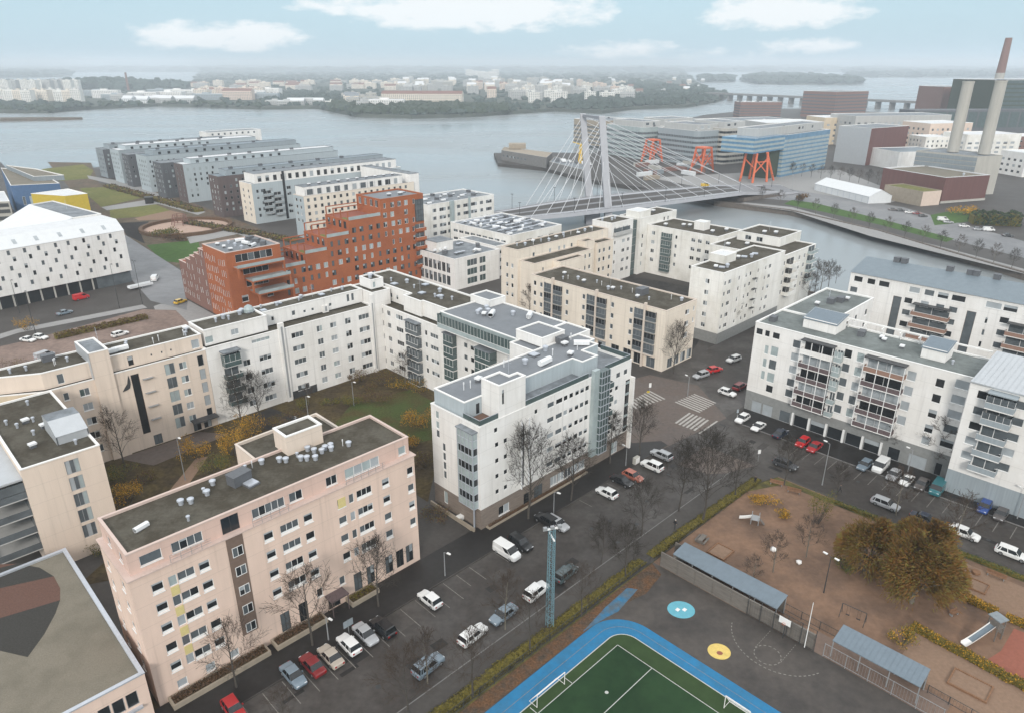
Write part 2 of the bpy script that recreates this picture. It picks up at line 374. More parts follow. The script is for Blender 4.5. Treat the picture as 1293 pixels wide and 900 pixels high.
class Bld:
    """a building: local x along the street grid's u, local y = -v (away from the camera), origin at (u0, v0)"""
    def __init__(s, name, label, cat, u0, v0, ang=None, world=False, group=None, z=0):
        loc = (u0, v0) if world else W(u0, v0)
        s.u0, s.v0 = (0, 0) if world else (u0, v0); s.world = world
        s.root = thing(name, label, cat, (*loc, z), A if ang is None else ang, group)
        s.nw = 0; s.roof = None; s.nv = 0
    def L(s, u, v): return (u, v) if s.world else (u-s.u0, s.v0-v)
    def rect(s, u0, v0, u1, v1):
        """v0 front (larger v), v1 back"""
        a, b = s.L(u0, v0), s.L(u1, v1)
        return [a, (b[0], a[1]), b, (a[0], b[1])]
    def window(s, p, d, z, w, h, dep=.12, **k):
        s.nw += 1
        inn = Vector((-d.y, d.x))
        if s.nw > 98:
            if not hasattr(s, 'xb'): s.xb = []
            s.xb.append((p+inn*dep, math.atan2(d.y, d.x), z, win_mesh(w, h, **k))); return
        q = p+inn*dep
        put('window', win_mesh(w, h, **k), s.root, (q.x, q.y, z), math.atan2(d.y, d.x))
    def finish(s):
        if s.roof and s.nw > 25 and hasattr(s, 'rp'):                     # rainwater pipes and an aerial
            c = Vector((sum(p[0] for p in s.rp)/len(s.rp), sum(p[1] for p in s.rp)/len(s.rp)))
            put('antenna', VENTS['antenna'], s.roof, (c.x+1.5, c.y+.8, s.zr+.004), s.nw)
        if hasattr(s, 'xb'):
            b = MB(); mats = None
            for q, a, z, me in s.xb:
                i = len(b.v); c, e = cos(a), sin(a)
                for v in me.vertices: b.v.append((q.x+v.co.x*c-v.co.y*e, q.y+v.co.x*e+v.co.y*c, z+v.co.z))
                for f in me.polygons: b.f.append(tuple(i+k for k in f.vertices)); b.m.append(f.material_index)
                mats = [m for m in me.materials]
            o = b.make('window_row', mats, s.root); o['kind'] = 'stuff'; del s.xb
    def tier(s, pts, z0, z1, wm, roof='roof_felt', cap='cap_white', holes={}, par=.35, dep=.16, base=None, capw=.3):
        """pts CCW local; holes {edge: [(s, z, w, h, dict)]}; base (height, material) for a plinth colour"""
        b = MB(); n = len(pts); mats = [wm]+([base[1]] if base else [])
        for i in range(n):
            p, q = Vector(pts[i]), Vector(pts[(i+1) % n])
            if (q-p).length < .05: continue
            hl = holes.get(i, [])
            d = (q-p).normalized()
            if base:
                wall_quads(b, p, q, z0, base[0], [h[:4] for h in hl], 1, dep)
                wall_quads(b, p, q, base[0], z1, [h[:4] for h in hl], 0, dep)
            else: wall_quads(b, p, q, z0, z1, [h[:4] for h in hl], 0, dep)
            for h in hl:
                L = (q-p).length
                if h[0]-h[2]/2 < .02 or h[0]+h[2]/2 > L-.02: continue
                s.window(p+d*h[0], d, h[1], h[2], h[3], dep-.05, **(h[4] if len(h) > 4 else {}))
        s.wallo = b.make('wall', mats, s.root)
        if roof:
            b = MB(); ip = inset(pts, capw)
            zr = z1-par
            b.poly([(x, y, zr) for x, y in ip], 0)
            s.roof = b.make('roof', [roof], s.root); s.zr = zr; s.rp = ip
            b = MB(); op = inset(pts, -.06)
            for i in range(n):
                j = (i+1) % n
                b.poly([(*op[i], z1+.04), (*op[j], z1+.04), (*ip[j], z1+.04), (*ip[i], z1+.04)])
                b.poly([(*op[i], z1-.12), (*op[j], z1-.12), (*op[j], z1+.04), (*op[i], z1+.04)])
                b.poly([(*ip[j], zr-.02), (*ip[i], zr-.02), (*ip[i], z1+.04), (*ip[j], z1+.04)])
                b.poly([(*op[j], z1-.12), (*op[i], z1-.12), (*pts[i], z1-.12), (*pts[j], z1-.12)])
            b.make('parapet', [cap], s.root)
        return s
    def vent(s, kind, u, v, rz=0, sc=1.0, z=None, local=False):
        p = (u, v) if local else s.L(u, v)
        s.nv += 1
        put('roof_vent', VENTS[kind], s.roof, (p[0], p[1], (s.zr if z is None else z)+.004), rz, sc)
    def vents(s, n, kinds, x0, y0, x1, y1, seed=1):
        r = random.Random(seed)
        for i in range(n): s.vent(r.choice(kinds), r.uniform(x0, x1), r.uniform(y0, y1), r.choice((0, pi/2)), r.uniform(.8, 1.1), local=True)
    def box(s, name, u0, v0, u1, v1, z0, z1, m, mt=None):
        a, c = s.L(u0, v0), s.L(u1, v1)
        b = MB(); b.box(min(a[0], c[0]), min(a[1], c[1]), z0, max(a[0], c[0]), max(a[1], c[1]), z1, 0, 1 if mt else None)
        return b.make(name, [m]+([mt] if mt else []), s.root)
def rows(zs, ss, w, h, **k): return [(s_, z-h/2, w, h, k) for z in zs for s_ in ss]
def balcony(B, p, d, w, dep, z, front='glass_pale', slab_m='plaster_white', h=1.05, glaze=None, hz=2.75, frame='frame_white', name='balcony', inner='glass_mid'):
    """p left end on the wall (local), d along the wall; projecting dep outwards; optional glazing above the front"""
    p = Vector(p); out = Vector((d.y, -d.x))
    b = MB()
    def bx(s0, s1, y0, y1, z0, z1, m):
        q = [p+d*s0+out*y1, p+d*s1+out*y1, p+d*s1+out*y0, p+d*s0+out*y0]
        b.prism([(v.x, v.y) for v in q], z0, z1, m)
    bx(0, w, .003, dep, z, z+.18, 0)
    bx(0, w, dep-.06, dep-.02, z+.18, z+.18+h, 1)
    bx(0, .04, .003, dep-.06, z+.18, z+.18+h, 1); bx(w-.04, w, .003, dep-.06, z+.18, z+.18+h, 1)
    bx(-.02, w+.02, dep-.07, dep+.0, z+.18+h, z+.25+h, 2)
    bx(.3, w-.3, .003, .03, z+.2, z+2.4, 3)                              # doors and windows at the back
    bx(w*.5-.05, w*.5+.05, .03, .05, z+.2, z+2.4, 2)
    if glaze:
        n = max(2, int(w/1.0))
        for i in range(n+1):
            s0 = i*(w-.05)/n; bx(s0, s0+.05, dep-.06, dep-.01, z+.25+h, z+hz, 2)
        bx(0, w, dep-.05, dep-.03, z+.25+h, z+hz, 4)
        bx(0, .03, .003, dep-.06, z+.25+h, z+hz, 4); bx(w-.03, w, .003, dep-.06, z+.25+h, z+hz, 4)
    return b.make(name, [slab_m, front, frame, inner, glaze or 'glass_mid'], B.root)
D1 = Vector((1, 0)); D3 = Vector((0, -1))
# ================================================================== peach building
def peach():
    u0, v0 = 14.0, -75.2
    B = Bld('apartment_building', 'peach coloured apartment block in the foreground with a row of ventilators on its dark roof', 'building', u0, v0)
    S5 = [16.4, 13.5, 10.5, 7.45, 4.55]; S4 = S5[:4]
    k1 = dict(n=1, sill=True, kick=.3, glass='mixd'); k3 = dict(n=3, sill=True, kick=.3, glass='mixd')
    h = rows(S5, [16.75-u0, 22.15-u0], 1.3, 1.45, **k1)+rows(S5, [20.0-u0], 2.0, 1.45, n=2, sill=True, kick=.3, glass='mixd')
    h += rows(S5, [18.45-u0], .95, 1.45, n=1, sill=False, glass='pale')
    h += rows(S4, [30.4-u0, 36.0-u0], 1.3, 1.45, **k1)+rows(S4, [33.3-u0], 2.6, 1.45, **k3)
    h += rows(S4, [41.05-u0, 48.4-u0], 1.25, 1.45, **k1)+rows(S4, [52.75-u0], 1.1, 1.45, **k1)
    h += rows(S4, [42.65-u0], .8, 1.45, n=1, sill=False)+rows(S4, [44.75-u0], 2.5, 1.45, **k3)
    h += [(q-u0, .7, 1.35, 3.1, dict(n=2, sill=False, frame='frame_dark')) for q in (30.9, 33.6, 42.4, 44.6, 47.9, 49.9, 51.7)]
    h += [(q-u0, 3.2, .9, 1.4, dict(n=1, sill=True)) for q in (36.3, 39.9)]
    h += [(38.3-u0, .1, 1.9, 2.3, dict(n=2, sill=False, frame='frame_dark', glass='dark'))]
    h += [(q-u0, 1.1, 1.2, 1.2, dict(n=1, sill=True)) for q in (17.0, 20.5, 23.6)]
    hl = rows(S5, [2.2, 7.5], 1.2, 1.4, **k1)
    B.tier(B.rect(u0, v0, 53.6, -85.8), -.2, 18.75, 'plaster_peach', None, holes={0: h, 3: hl, 1: rows(S4, [3, 7.5], 1.2, 1.4)})
    # projecting cornice under the set back top storey
    c = MB(); ip = inset(B.rect(u0, v0, 53.6, -85.8), -.22)
    c.prism(ip, 18.75, 18.93); c.make('cornice', ['cap_pink'], B.root)
    t0, t1 = 14.5, 53.2
    ht = [(16.9-t0, 19.55, 2.4, 1.35, dict(n=1, glass='pale', sill=True)), (21.0-t0, 19.45, 3.6, 1.4, dict(n=4, sill=True)), (26.2-t0, 18.97, 2.2, 2.3, dict(n=2, sill=False, frame='frame_dark', glass='dark')),
          (31.2-t0, 19.35, 4.4, 1.4, dict(n=5, sill=True)), (35.0-t0, 19.35, 1.9, 1.4, dict(n=2)), (40.3-t0, 19.35, 1.7, 1.4, dict(n=2, glass='dark')),
          (45.2-t0, 19.3, 5.6, 1.5, dict(n=4, glass='blind')), (52.0-t0, 19.35, 1.3, 1.3, dict(n=1, glass='blind'))]
    B.tier(B.rect(t0, -75.85, t1, -85.6), 18.93, 21.8, 'plaster_pink', 'roof_felt', 'cap_pink', holes={0: ht, 3: rows([20.1], [3, 7], 1.2, 1.3)}, par=.3)
    for (x, zt, zb) in ((26.1, 18.6, 1.6),):                       # brown stair strip
        b = MB(); b.box(x-u0-1.05, -.05, 3.6, x-u0+1.05, -.003, 18.7); o = b.make('stair_panel', ['brown_panel'], B.root)
        for z in S5: put('window', win_mesh(1.35, 1.4, n=2, sill=False), o, (x-u0+.15, -.06, z-.7))
    for z in S5[1:]:
        b = MB(); b.box(18.0-u0, -.05, z+.85, 18.95-u0, -.003, z+2.1); b.make('spandrel_panel', ['yellow_panel'], B.root)
    b = MB(); b.box(40.5-u0, -.04, 15.7, 41.7-u0, -.003, 17.2); b.make('spandrel_panel', ['yellow_panel'], B.root)
    b = MB(); b.box(36.9-u0, -1.9, 2.7, 39.7-u0, -.003, 2.9); b.box(37.0-u0, -1.8, 0, 37.1-u0, -1.7, 2.7); b.box(39.5-u0, -1.8, 0, 39.6-u0, -1.7, 2.7); b.make('entrance_canopy', ['maroon_panel'], B.root)
    for a, e in ((28.6, 33.6), (42.0, 48.4), (18.6, 23.4)):           # top floor balustrades
        b = MB()
        for zz in (19.3, 19.6, 19.9): b.box(a-u0, -.16, zz, e-u0, -.13, zz+.03)
        for q in range(int((e-a)/1.2)+1): b.box(a+q*1.2-u0, -.17, 18.93, a+q*1.2+.04-u0, -.12, 19.93)
        b.make('railing', ['steel_grey'], B.root)
    # cream stair head and its lower wings at the back
    B2 = B
    roof = B.roof; zr = B.zr
    for k, u, v in (('drum', 17.6, -80.1), ('pipe', 22.2, -77.9), ('drum', 22.9, -82.0), ('drum', 23.9, -81.4), ('pipe', 26.0, -82.6), ('drum', 26.1, -81.8), ('drum', 27.6, -83.6), ('pipe', 32.3, -84.2), ('stack', 33.2, -84.0), ('drum', 34.6, -84.1), ('drum', 36.6, -82.9), ('drum', 37.2, -82.2), ('pipe', 39.0, -82.4), ('drum', 38.9, -81.2), ('drum', 39.5, -80.6), ('drum', 40.4, -79.9), ('drum', 41.3, -81.8), ('drum', 42.0, -80.9), ('drum', 43.3, -80.6), ('drum', 42.8, -81.4), ('drum', 43.7, -81.4), ('stack', 45.2, -80.6), ('drum', 45.8, -80.0), ('drum', 40.9, -82.9)):
        if k == 'drum' and u < 18: B.vent('duct', u, v, .3, .55)
        else: B.vent(k, u, v, 0, .72)
    B.vent('plant', 30.4, -81.8, .2, 1.1); B.vent('hatch', 31.2, -80.2, .2, .9)
    B.tier(B.rect(38.2, -83.5, 43.8, -87.2), 21.5, 24.5, 'plaster_cream', 'roof_felt', 'cap_white', par=.25)
    B.roof.name = 'roof'
    B.tier([B.L(*q) for q in ((35.2, -85.81), (49.0, -85.81), (49.0, -94.8), (35.2, -94.2))], 0, 20.3, 'plaster_cream', 'roof_felt', 'cap_beige', par=.4)
    B.finish()
peach()
# ================================================================== low flat roof building, bottom left
def gravel_hall():
    B = Bld('school_hall', 'low hall with a gravel roof marked by a big dark and brown rounded figure', 'building', -34.0, -73.6)
    h = [(34+q, 3.6, 1.25, 2.0, dict(n=1, sill=False, frame='frame_grey', glass='mix')) for q in [-1.4-1.45*i+12.6 for i in range(14)]]
    B.tier(B.rect(-34, -73.6, 13.0, -105.5), -.2, 7.4, 'plaster_peach', 'roof_gravel', 'vent_metal', holes={0: h}, par=.25, capw=.45)
    B.wallo.data.materials[0] = M['plaster_peach']
    r = B.roof; z = B.zr+.006
    # rounded drop shaped figure laid in darker gravel, in four wedges
    pts = [P(x, y, 7.15) for x, y in ((-6, 712), (22, 711), (50, 716), (68, 727), (76, 742), (76, 757), (70, 774), (56, 800), (35, 829), (0, 821), (-25, 815), (-34, 790), (-36, 750), (-24, 722))]
    inv = Matrix.Rotation(-A, 3, 'Z'); o0 = Vector((*W(-34, -73.6), 0))
    lp = [inv @ (Vector((*p, 0))-o0) for p in pts]
    def wedge(idx, m, dz):
        b = MB(); b.poly([(lp[i].x, lp[i].y, z+dz) for i in idx]); o = b.make('roof_marking', [m], r)
        if (Vector(b.v[1])-Vector(b.v[0])).cross(Vector(b.v[2])-Vector(b.v[1])).z < 0: o.data.flip_normals()
    c = 0
    wedge([0, 1, 13], 'roof_gravel_brown', 0); wedge([13, 1, 2, 3, 12], 'roof_gravel_dark', 0)
    wedge([12, 3, 4, 5, 11], 'roof_gravel_brown', 0); wedge([11, 5, 6, 7, 8, 9, 10], 'roof_gravel_dark', 0)
    b = MB(); b.box(28, -.5, 3.1, 46.0, -.003, 3.3); b.make('ledge', ['vent_metal'], B.root)
    B.vents(5, ['pipe'], 5, 5, 20, 28, 4)
    B.finish()
gravel_hall()
# ================================================================== cream block at the left edge with the metal dormer
def cream_left():
    B = Bld('apartment_building', 'cream apartment block at the left edge with a grey metal dormer on its dark roof', 'building', 11.3, -112.8)
    h = rows([15.9, 13.0, 10.1, 7.2, 4.4], [6.4], 1.9, 2.3, n=3, sill=False, glass='pale', frame='frame_grey')
    hl = []
    B.tier(B.rect(11.3, -112.8, 21.8, -140.5), 0, 18.0, 'plaster_cream', 'roof_felt', 'cap_white', holes={0: h, 1: rows([15, 12, 9, 6], [5, 12, 20], 1.3, 1.4, n=2)}, par=.25)
    for k, u, v in (('pipe', 14.2, -128.5), ('box', 15.6, -129.6), ('pipe', 16.6, -129.2), ('pipe', 15.5, -124), ('box', 17.3, -125.6), ('pipe', 13.2, -131), ('box', 14.4, -119.5), ('pipe', 19.4, -116), ('pipe', 17.5, -137)): B.vent(k, u, v, .2, .85)
    b = MB(); x0, y0 = B.L(17.4, -117.6); x1, y1 = B.L(21.6, -124.6)
    b.prism([(x0, y0), (x1, y0), (x1, y1), (x0, y1)], 17.7, 19.2, 0, 0)
    b.poly([(x0-.15, y0-.2, 19.2), (x1+.15, y0-.2, 19.2), (x1+.15, y0+3.4, 20.6), (x0-.15, y0+3.4, 20.6)], 0)
    b.poly([(x0-.15, y0+3.4, 20.6), (x1+.15, y0+3.4, 20.6), (x1+.15, y1, 20.4), (x0-.15, y1, 20.4)], 1)
    b.poly([(x0-.15, y1, 20.4), (x1+.15, y1, 20.4), (x1+.15, y1, 17.7), (x0-.15, y1, 17.7)], 0)
    for x in (x0-.15, x1+.15): b.poly([(x, y0-.2, 17.7), (x, y0-.2, 19.2), (x, y0+3.4, 20.6), (x, y1, 20.4), (x, y1, 17.7)], 0)
    b.make('dormer', ['roof_metal', 'roof_grey'], B.root)
    b = MB(); q = inset(B.rect(4.4, -112.9, 11.28, -128), 0); b.prism(q, 16.2, 16.5, 0); b.make('balcony_roof', ['roof_metal'], B.root)
    for i, z in enumerate((13.2, 10.2, 7.2, 4.2)):
        a = B.L(11.28, -127.8)
        balcony(B, a, D3, 14.6, 6.6, z-.2, 'glass_mid', 'plaster_grey', 1.05, 'glass_mid' if i == 0 else None)
    B.finish()
cream_left()
# ================================================================== courtyard building: cream wing, white wing, corner tower, east wing
def courtyard_w():
    u0, v0 = 21.0, -142.0
    B = Bld('apartment_building', 'long cream apartment wing with a stair tower and a bronze relief on its wall', 'building', u0, v0)
    zc = [15.3, 12.3, 9.3, 6.3, 3.3]
    h = [(24.2-u0, z-.75, .9, 1.5, dict(n=1, glass='dark')) for z in (15.4, 12.4)]
    h += [(27.25-u0, z-.75, 1.7, 1.5, dict(n=2, glass=g)) for z, g in zip(zc, ('green', 'pale', 'mix', 'dark', 'dark'))]
    h += [(36.2-u0, 3.2, 1.5, 13.0, dict(n=1, sill=False, frame='brown_panel', glass='dark'))]
    h += rows(zc, [42.8-u0], 1.9, 2.35, n=2, sill=False, glass='pale', frame='frame_grey')+rows(zc, [45.4-u0], 1.5, 1.5, n=2, glass='pale')+rows(zc, [49.0-u0], 1.2, 2.3, n=1, sill=False, glass='mix', frame='frame_grey')
    h += [(46.0-u0, .2, 1.6, 2.2, dict(n=2, sill=False, frame='frame_dark')), (48.2-u0, .2, 1.6, 2.2, dict(n=2, sill=False, frame='frame_dark')), (38.0-u0, .1, 1.6, 2.2, dict(n=2, sill=False, frame='frame_dark', glass='dark'))]
    pts = [B.L(*q) for q in ((21.0, -142.0), (50.3, -142.0), (50.3, -151), (8.0, -151.0), (8.0, -149.6))]
    B.tier(pts, -.2, 17.4, 'plaster_cream', 'roof_felt', 'cap_white', holes={0: h}, par=.25)
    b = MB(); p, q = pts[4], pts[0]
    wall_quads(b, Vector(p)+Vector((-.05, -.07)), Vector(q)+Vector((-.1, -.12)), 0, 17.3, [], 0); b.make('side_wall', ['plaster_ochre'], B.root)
    ht = [(24.2-21.4, 17.75, 1.1, 1.9, dict(n=1, sill=False, glass='pale')), (36.3-21.4, 17.75, 1.0, 1.9, dict(n=1, sill=False, frame='brown_panel', glass='mix')), (48.9-21.4, 17.8, 1.6, 1.9, dict(n=1, sill=False, glass='blind'))]
    ht += [(q-21.4, 18.6, .3, .45, dict(n=1, sill=False, frame='frame_grey', fw=.05)) for q in (29.4, 40.2, 42.2, 44.0)]
    pt = [B.L(*q) for q in ((21.4, -142.95), (50.3, -142.95), (50.3, -150.7), (9.0, -150.7), (9.0, -149.6))]
    B.tier(pt, 17.4, 20.6, 'plaster_cream', 'roof_felt', 'cap_white', holes={0: ht}, par=.25)
    for k, u, v in (('pipe', 20, -147), ('pipe', 17.6, -147.6), ('stack', 24.3, -146), ('stack', 24.6, -146.4), ('pipe', 26.6, -146.5), ('plant', 24.2, -149.6), ('duct', 35.5, -145.2), ('duct', 33.4, -145.0), ('pipe', 37, -146.6), ('pipe', 37.4, -147.6), ('stack', 41.5, -144.6), ('stack', 42.8, -145.4), ('stack', 47.6, -145), ('pipe', 47.9, -144.8), ('pipe', 48.8, -146.6), ('box', 49.2, -147.9)): B.vent(k, u, v, 0, .9)
    # stair tower
    B.tier(B.rect(29.2, -141.6, 32.6, -150.2), 0, 22.6, 'plaster_cream', 'roof_grey', 'cap_white', par=.2)
    b = MB(); a = B.L(29.15, -141.5); c = B.L(29.19, -150.3); b.box(a[0], a[1], 17.4, c[0], c[1], 22.5); b.make('metal_side', ['roof_metal'], B.root)
    b = MB()                                                        # bronze relief like a bird in flight
    prof = [(34.55, 13.5), (34.9, 13.7), (35.15, 14.5), (35.2, 15.4), (35.05, 16.3), (34.8, 15.5), (34.6, 14.7), (34.0, 14.0), (33.5, 13.3), (34.1, 13.4)]
    f = [(u-u0, -.10, z) for u, z in prof]; k = [(u-u0, -.003, z) for u, z in prof]
    b.poly(f); [b.poly([f[i], k[i], k[(i+1) % len(f)], f[(i+1) % len(f)]]) for i in range(len(f))]; b.make('bronze_relief', ['frame_dark'], B.root)
    for z in (14.7, 11.7, 8.7, 5.8):
        b = MB(); b.box(37.4-u0, -.6, z, 39.3-u0, -.003, z+.1); b.make('ledge', ['steel_grey'], B.root)
    b = MB(); b.box(44.8-u0, -2.2, 2.75, 50.0-u0, -.003, 2.95); b.make('entrance_canopy', ['frame_dark'], B.root)
    # ---- white wing
    Bw = Bld('apartment_building', 'long white apartment wing closing the courtyard with its roof terraces', 'building', 50.35, v0); u1 = 50.35
    zw = [15.2, 12.0, 8.75, 5.45, 2.3]
    h = rows(zw[1:], [62.9-u1], 2.8, 1.3, n=3)+rows([16.3], [62.4-u1], 4.2, .8, n=4, sill=False, glass='blind')
    h += rows(zw[1:], [58.6-u1], 1.6, 1.4, n=2)
    h += rows(zw, [71.1-u1], 3.0, 1.3, n=3, glass='mix')+rows(zw, [76.75-u1], 1.5, 1.5, n=2, glass='pale')+rows(zw, [80.4-u1], 1.7, 1.3, n=2, glass='pale')+rows(zw, [84.4-u1], 1.6, 1.5, n=2, glass='mix')+rows(zw, [88.9-u1], 3.0, 1.3, n=3)
    Bw.tier(Bw.rect(u1, v0, 91.6, -151.2), -.2, 17.5, 'plaster_white', 'roof_felt', 'cap_white', holes={0: h}, par=.3)
    ht = [(52.0-51, 18.0, 1.7, 1.5, dict(n=1, sill=False, glass='blind')), (57.6-51, 18.4, 1.7, 1.3, dict(n=2, glass='pale'))]
    Bw.tier(Bw.rect(51, -143.4, 65.0, -151), 17.5, 21.0, 'plaster_white', 'roof_felt', 'cap_white', holes={0: ht}, par=.3)
    for k, u, v in (('pipe', 55.5, -147.5), ('drum', 57.6, -148.6), ('pipe', 58.2, -147.2), ('drum', 61.4, -148.7), ('drum', 62.2, -149.5), ('hatch', 63.6, -148.6)): Bw.vent(k, u, v, .3, .95)
    b = MB(); c = Bw.L(63.6, -148.9); b.lathe([(1.2, 20.8), (1.15, 21.5), (.8, 22.1), (.3, 22.4)], 10, c=c); b.make('roof_dome', ['glass_pale'], Bw.root)
    ht = [(q-65.02, 18.4, w, hh, dict(n=1, sill=False, glass='mix')) for q, w, hh in ((67.6, .7, 1.1), (72.8, .9, 1.2), (75.6, .7, .7), (77.7, .7, .7), (82.4, .8, .8), (87.4, .8, 1.9), (88.7, .8, 1.9))]
    Bw.tier(Bw.rect(65.02, -146.0, 91.5, -151.1), 17.5, 20.9, 'plaster_white', 'roof_felt', 'cap_white', holes={0: ht}, par=.3)
    for i, (u, v) in enumerate(((67, -150), (70.5, -149.2), (71.3, -150), (76, -149), (77.2, -150.2), (82, -149), (85.3, -150), (88, -149.4), (66.4, -147.6))): Bw.vent(('pipe', 'drum', 'hatch')[i % 3], u, v, 0, .8)
    for u, w in ((67.2, 1.3), (80.9, 1.5), (91.2, .9)):             # grey duct shafts
        b = MB(); a = Bw.L(u, -141.5 if u != 80.9 else -145.6); b.box(a[0]-w*.5, a[1]-.0, 0 if u != 80.9 else 17.3, a[0]+w*.5, a[1]+.6, 19.0 if u != 91.2 else 20.4); b.box(a[0]-w*.14, a[1]-.04, 1 if u != 80.9 else 17.6, a[0]+w*.2, a[1]-.003, 18.2 if u != 80.9 else 18.8, 1); b.make('duct_shaft', ['plaster_white', 'frame_grey'], Bw.root)
    b = MB(); a = Bw.L(68.2, -141.94); b.box(a[0], a[1]-.02, 0, a[0]+6.2, a[1]+.3, 1.9); b.make('gateway', ['frame_dark'], Bw.root)
    for z in (13.6, 10.6, 7.6, 4.6): balcony(Bw, Bw.L(53.2, -142), D1, 3.6, 1.7, z-.9, 'glass_green', 'plaster_grey', 1.0, 'glass_green' if z > 13 else None)
    b = MB(); a = Bw.L(53.0, -141.99); b.box(a[0], a[1]-2.0, 16.0, a[0]+3.9, a[1], 16.3); b.make('balcony_roof', ['roof_grey'], Bw.root)
    Bw.vents(5, ['stack', 'box'], 15, .5, 40, 3.2, 9) if False else None
    # corner stair tower of pale render
    Bt = Bld('stair_tower', 'pale stair tower in the corner between the two courtyard wings', 'tower', 91.65, -142.0)
    Bt.tier(Bt.rect(91.65, -142.0, 97.0, -151.1), 0, 20.6, 'plaster_white', 'roof_felt', 'cap_white', par=.25)
    Bt.tier(Bt.rect(93.2, -144.5, 96.9, -149.5), 20.6, 23.0, 'plaster_white', 'roof_felt', 'cap_white', par=.25, holes={0: [(1.0, 20.9, .8, 1.5, dict(n=1, sill=False, glass='pale'))]})
    Bt.vent('drum', 94.6, -146.8); Bt.vent('box', 95.6, -148)
    B.finish(); Bw.finish()
    # ---- east wing, facing the courtyard
    Be = Bld('apartment_building', 'white courtyard wing with a stack of glazed balconies below a brown terrace roof', 'building', 94.3, -112.5); v1 = -156.0
    ze = [15.4, 12.2, 8.7, 5.3, 2.1]
    h = rows(ze, [-139.3-v1], 1.4, 1.3, n=2)+rows(ze, [-135.0-v1], 2.8, 1.25, n=3)+rows([14.2, 11.2, 7.9, 4.7], [-121.6-v1], 2.9, 1.1, n=3)+rows([14.2, 11.2, 7.9, 4.7], [-124.6-v1], .9, 1.3)
    h += rows(ze, [-142.0-v1], .7, 1.5, n=1)
    Be.tier(Be.rect(94.3, -117.4, 107.0, v1), -.2, 17.0, 'plaster_white', 'roof_felt', 'cap_white', holes={3: h}, par=.3)
    pts = [Be.L(*q) for q in ((96.3, -117.4), (107, -117.4), (107, -156), (97.8, -156), (97.8, -134.6), (95.6, -134.6), (95.6, -127.8), (96.3, -127.8))]
    hq = [(q+156-(21.4 if 0 else 0), 17.9, .9, 1.2, dict(n=1, sill=False)) for q in (-142.8, -140.3, -137)]
    Be.tier(pts, 17.0, 20.9, 'plaster_white', 'roof_felt', 'cap_white', holes={3: [(s, z, w, hh, k) for s, z, w, hh, k in hq], 7: [(5.3, 17.9, .9, 1.2, dict(n=1, sill=False)), (8.6, 17.9, .7, 1.2, dict(n=1, sill=False))]}, par=.3)
    for i, (u, v) in enumerate(((99.5, -150), (101, -147), (99.8, -144), (103, -143), (101.5, -138), (100, -133), (104, -131), (100.5, -128.6), (101.5, -128), (100.8, -126.5), (102, -124), (105, -138))): Be.vent(('drum', 'pipe', 'hatch')[i % 3], u, v, .1, .9)
    for i, z in enumerate((13.7, 10.5, 7.3, 4.1, .9)): balcony(Be, Be.L(94.3, -131.0), D3, 4.6, 1.3, z-.8, 'glass_mid', 'plaster_white', 1.0, 'glass_mid')
    b = MB(); a = Be.L(94.3, -131.2); b.box(a[0]-1.5, a[1]-5.0, 16.0, a[0]-.003, a[1], 16.2); b.make('balcony_roof', ['roof_grey'], Be.root)
    b = MB(); a = Be.L(94.3, -117.6); b.box(a[0]-.25, a[1]-.6, 0, a[0]-.003, a[1]+.3, 17.1); b.make('duct_shaft', ['plaster_white'], Be.root)
    Be.finish()
    # ---- slate roofed glass storey
    Bb = Bld('apartment_building', 'slate roofed white block with a continuous glazed roof balcony, joining the courtyard wing', 'building', 92.6, -86.2); v1 = -117.3
    h = [(q-v1, z-.6, w, 1.2, dict(n=n, sill=False)) for z in (15.2, 12.4, 9.6, 6.8) for q, w, n in ((-110.2, 1.2, 1), (-108.0, 1.2, 1), (-102.9, 2.2, 2))]
    Bb.tier(Bb.rect(94.0, -86.25, 107.4, v1), -.2, 18.2, 'plaster_white', None, 'cap_white', holes={3: h})
    Bb.tier(Bb.rect(92.9, -92.8, 107.4, v1), 18.2, 21.6, 'glass_pale', 'roof_slate', 'cap_white', par=.2)
    Bb.tier(Bb.rect(90.5, -86.3, 107.3, -92.75), 0, 21.7, 'plaster_white', 'roof_slate', 'cap_white', par=.2)
    Bb.roof.location.z = 0
    for k, u, v in (('duct', 99.5, -107.5), ('drum', 98, -110.4), ('drum', 99, -110.8), ('drum', 100.3, -109.6), ('box', 98.2, -108.6), ('drum', 101.5, -111.4), ('drum', 103, -104.5), ('duct', 104.6, -101)): Bb.vent(k, u, v, .6, .9, z=21.4)
    p = Bb.L(92.9, -111.8)
    balcony(Bb, Bb.L(92.9, -116.8), D3, 23.4, 1.3, 18.2, 'glass_pale', 'plaster_white', 1.0, 'glass_green', 3.2, name='glazed_gallery')
    for z in (14.9, 12.1, 9.3, 6.5): balcony(Bb, Bb.L(94.0, -116.4), D3, 3.2, 1.3, z-1, 'glass_green', 'plaster_white', 1.0, 'glass_green')
    for z in (13.9, 11.1): balcony(Bb, Bb.L(94.0, -104.8), D3, 4.6, 2.2, z, 'glass_green', 'plaster_white', 1.0, 'glass_green')
    for v, w, z, e in ((-116.6, 3.6, 16.8, 1.5), (-105.0, 5.0, 16.8, 2.4)):
        b = MB(); a = Bb.L(94.0, v); b.box(a[0]-e, a[1]-w, z, a[0]-.003, a[1], z+.2); b.make('balcony_roof', ['roof_grey'], Bb.root)
    Bb.tier(Bb.rect(103.0, -112.0, 108.0, -118.5), 20.9, 23.0, 'plaster_white', 'roof_slate', 'cap_white', par=.2)
    Bb.tier(Bb.rect(93.0, -86.4, 99.5, -93.5), 21.7, 23.6, 'plaster_white', 'roof_slate', 'cap_white', par=.2)
    Bb.finish()
courtyard_w()
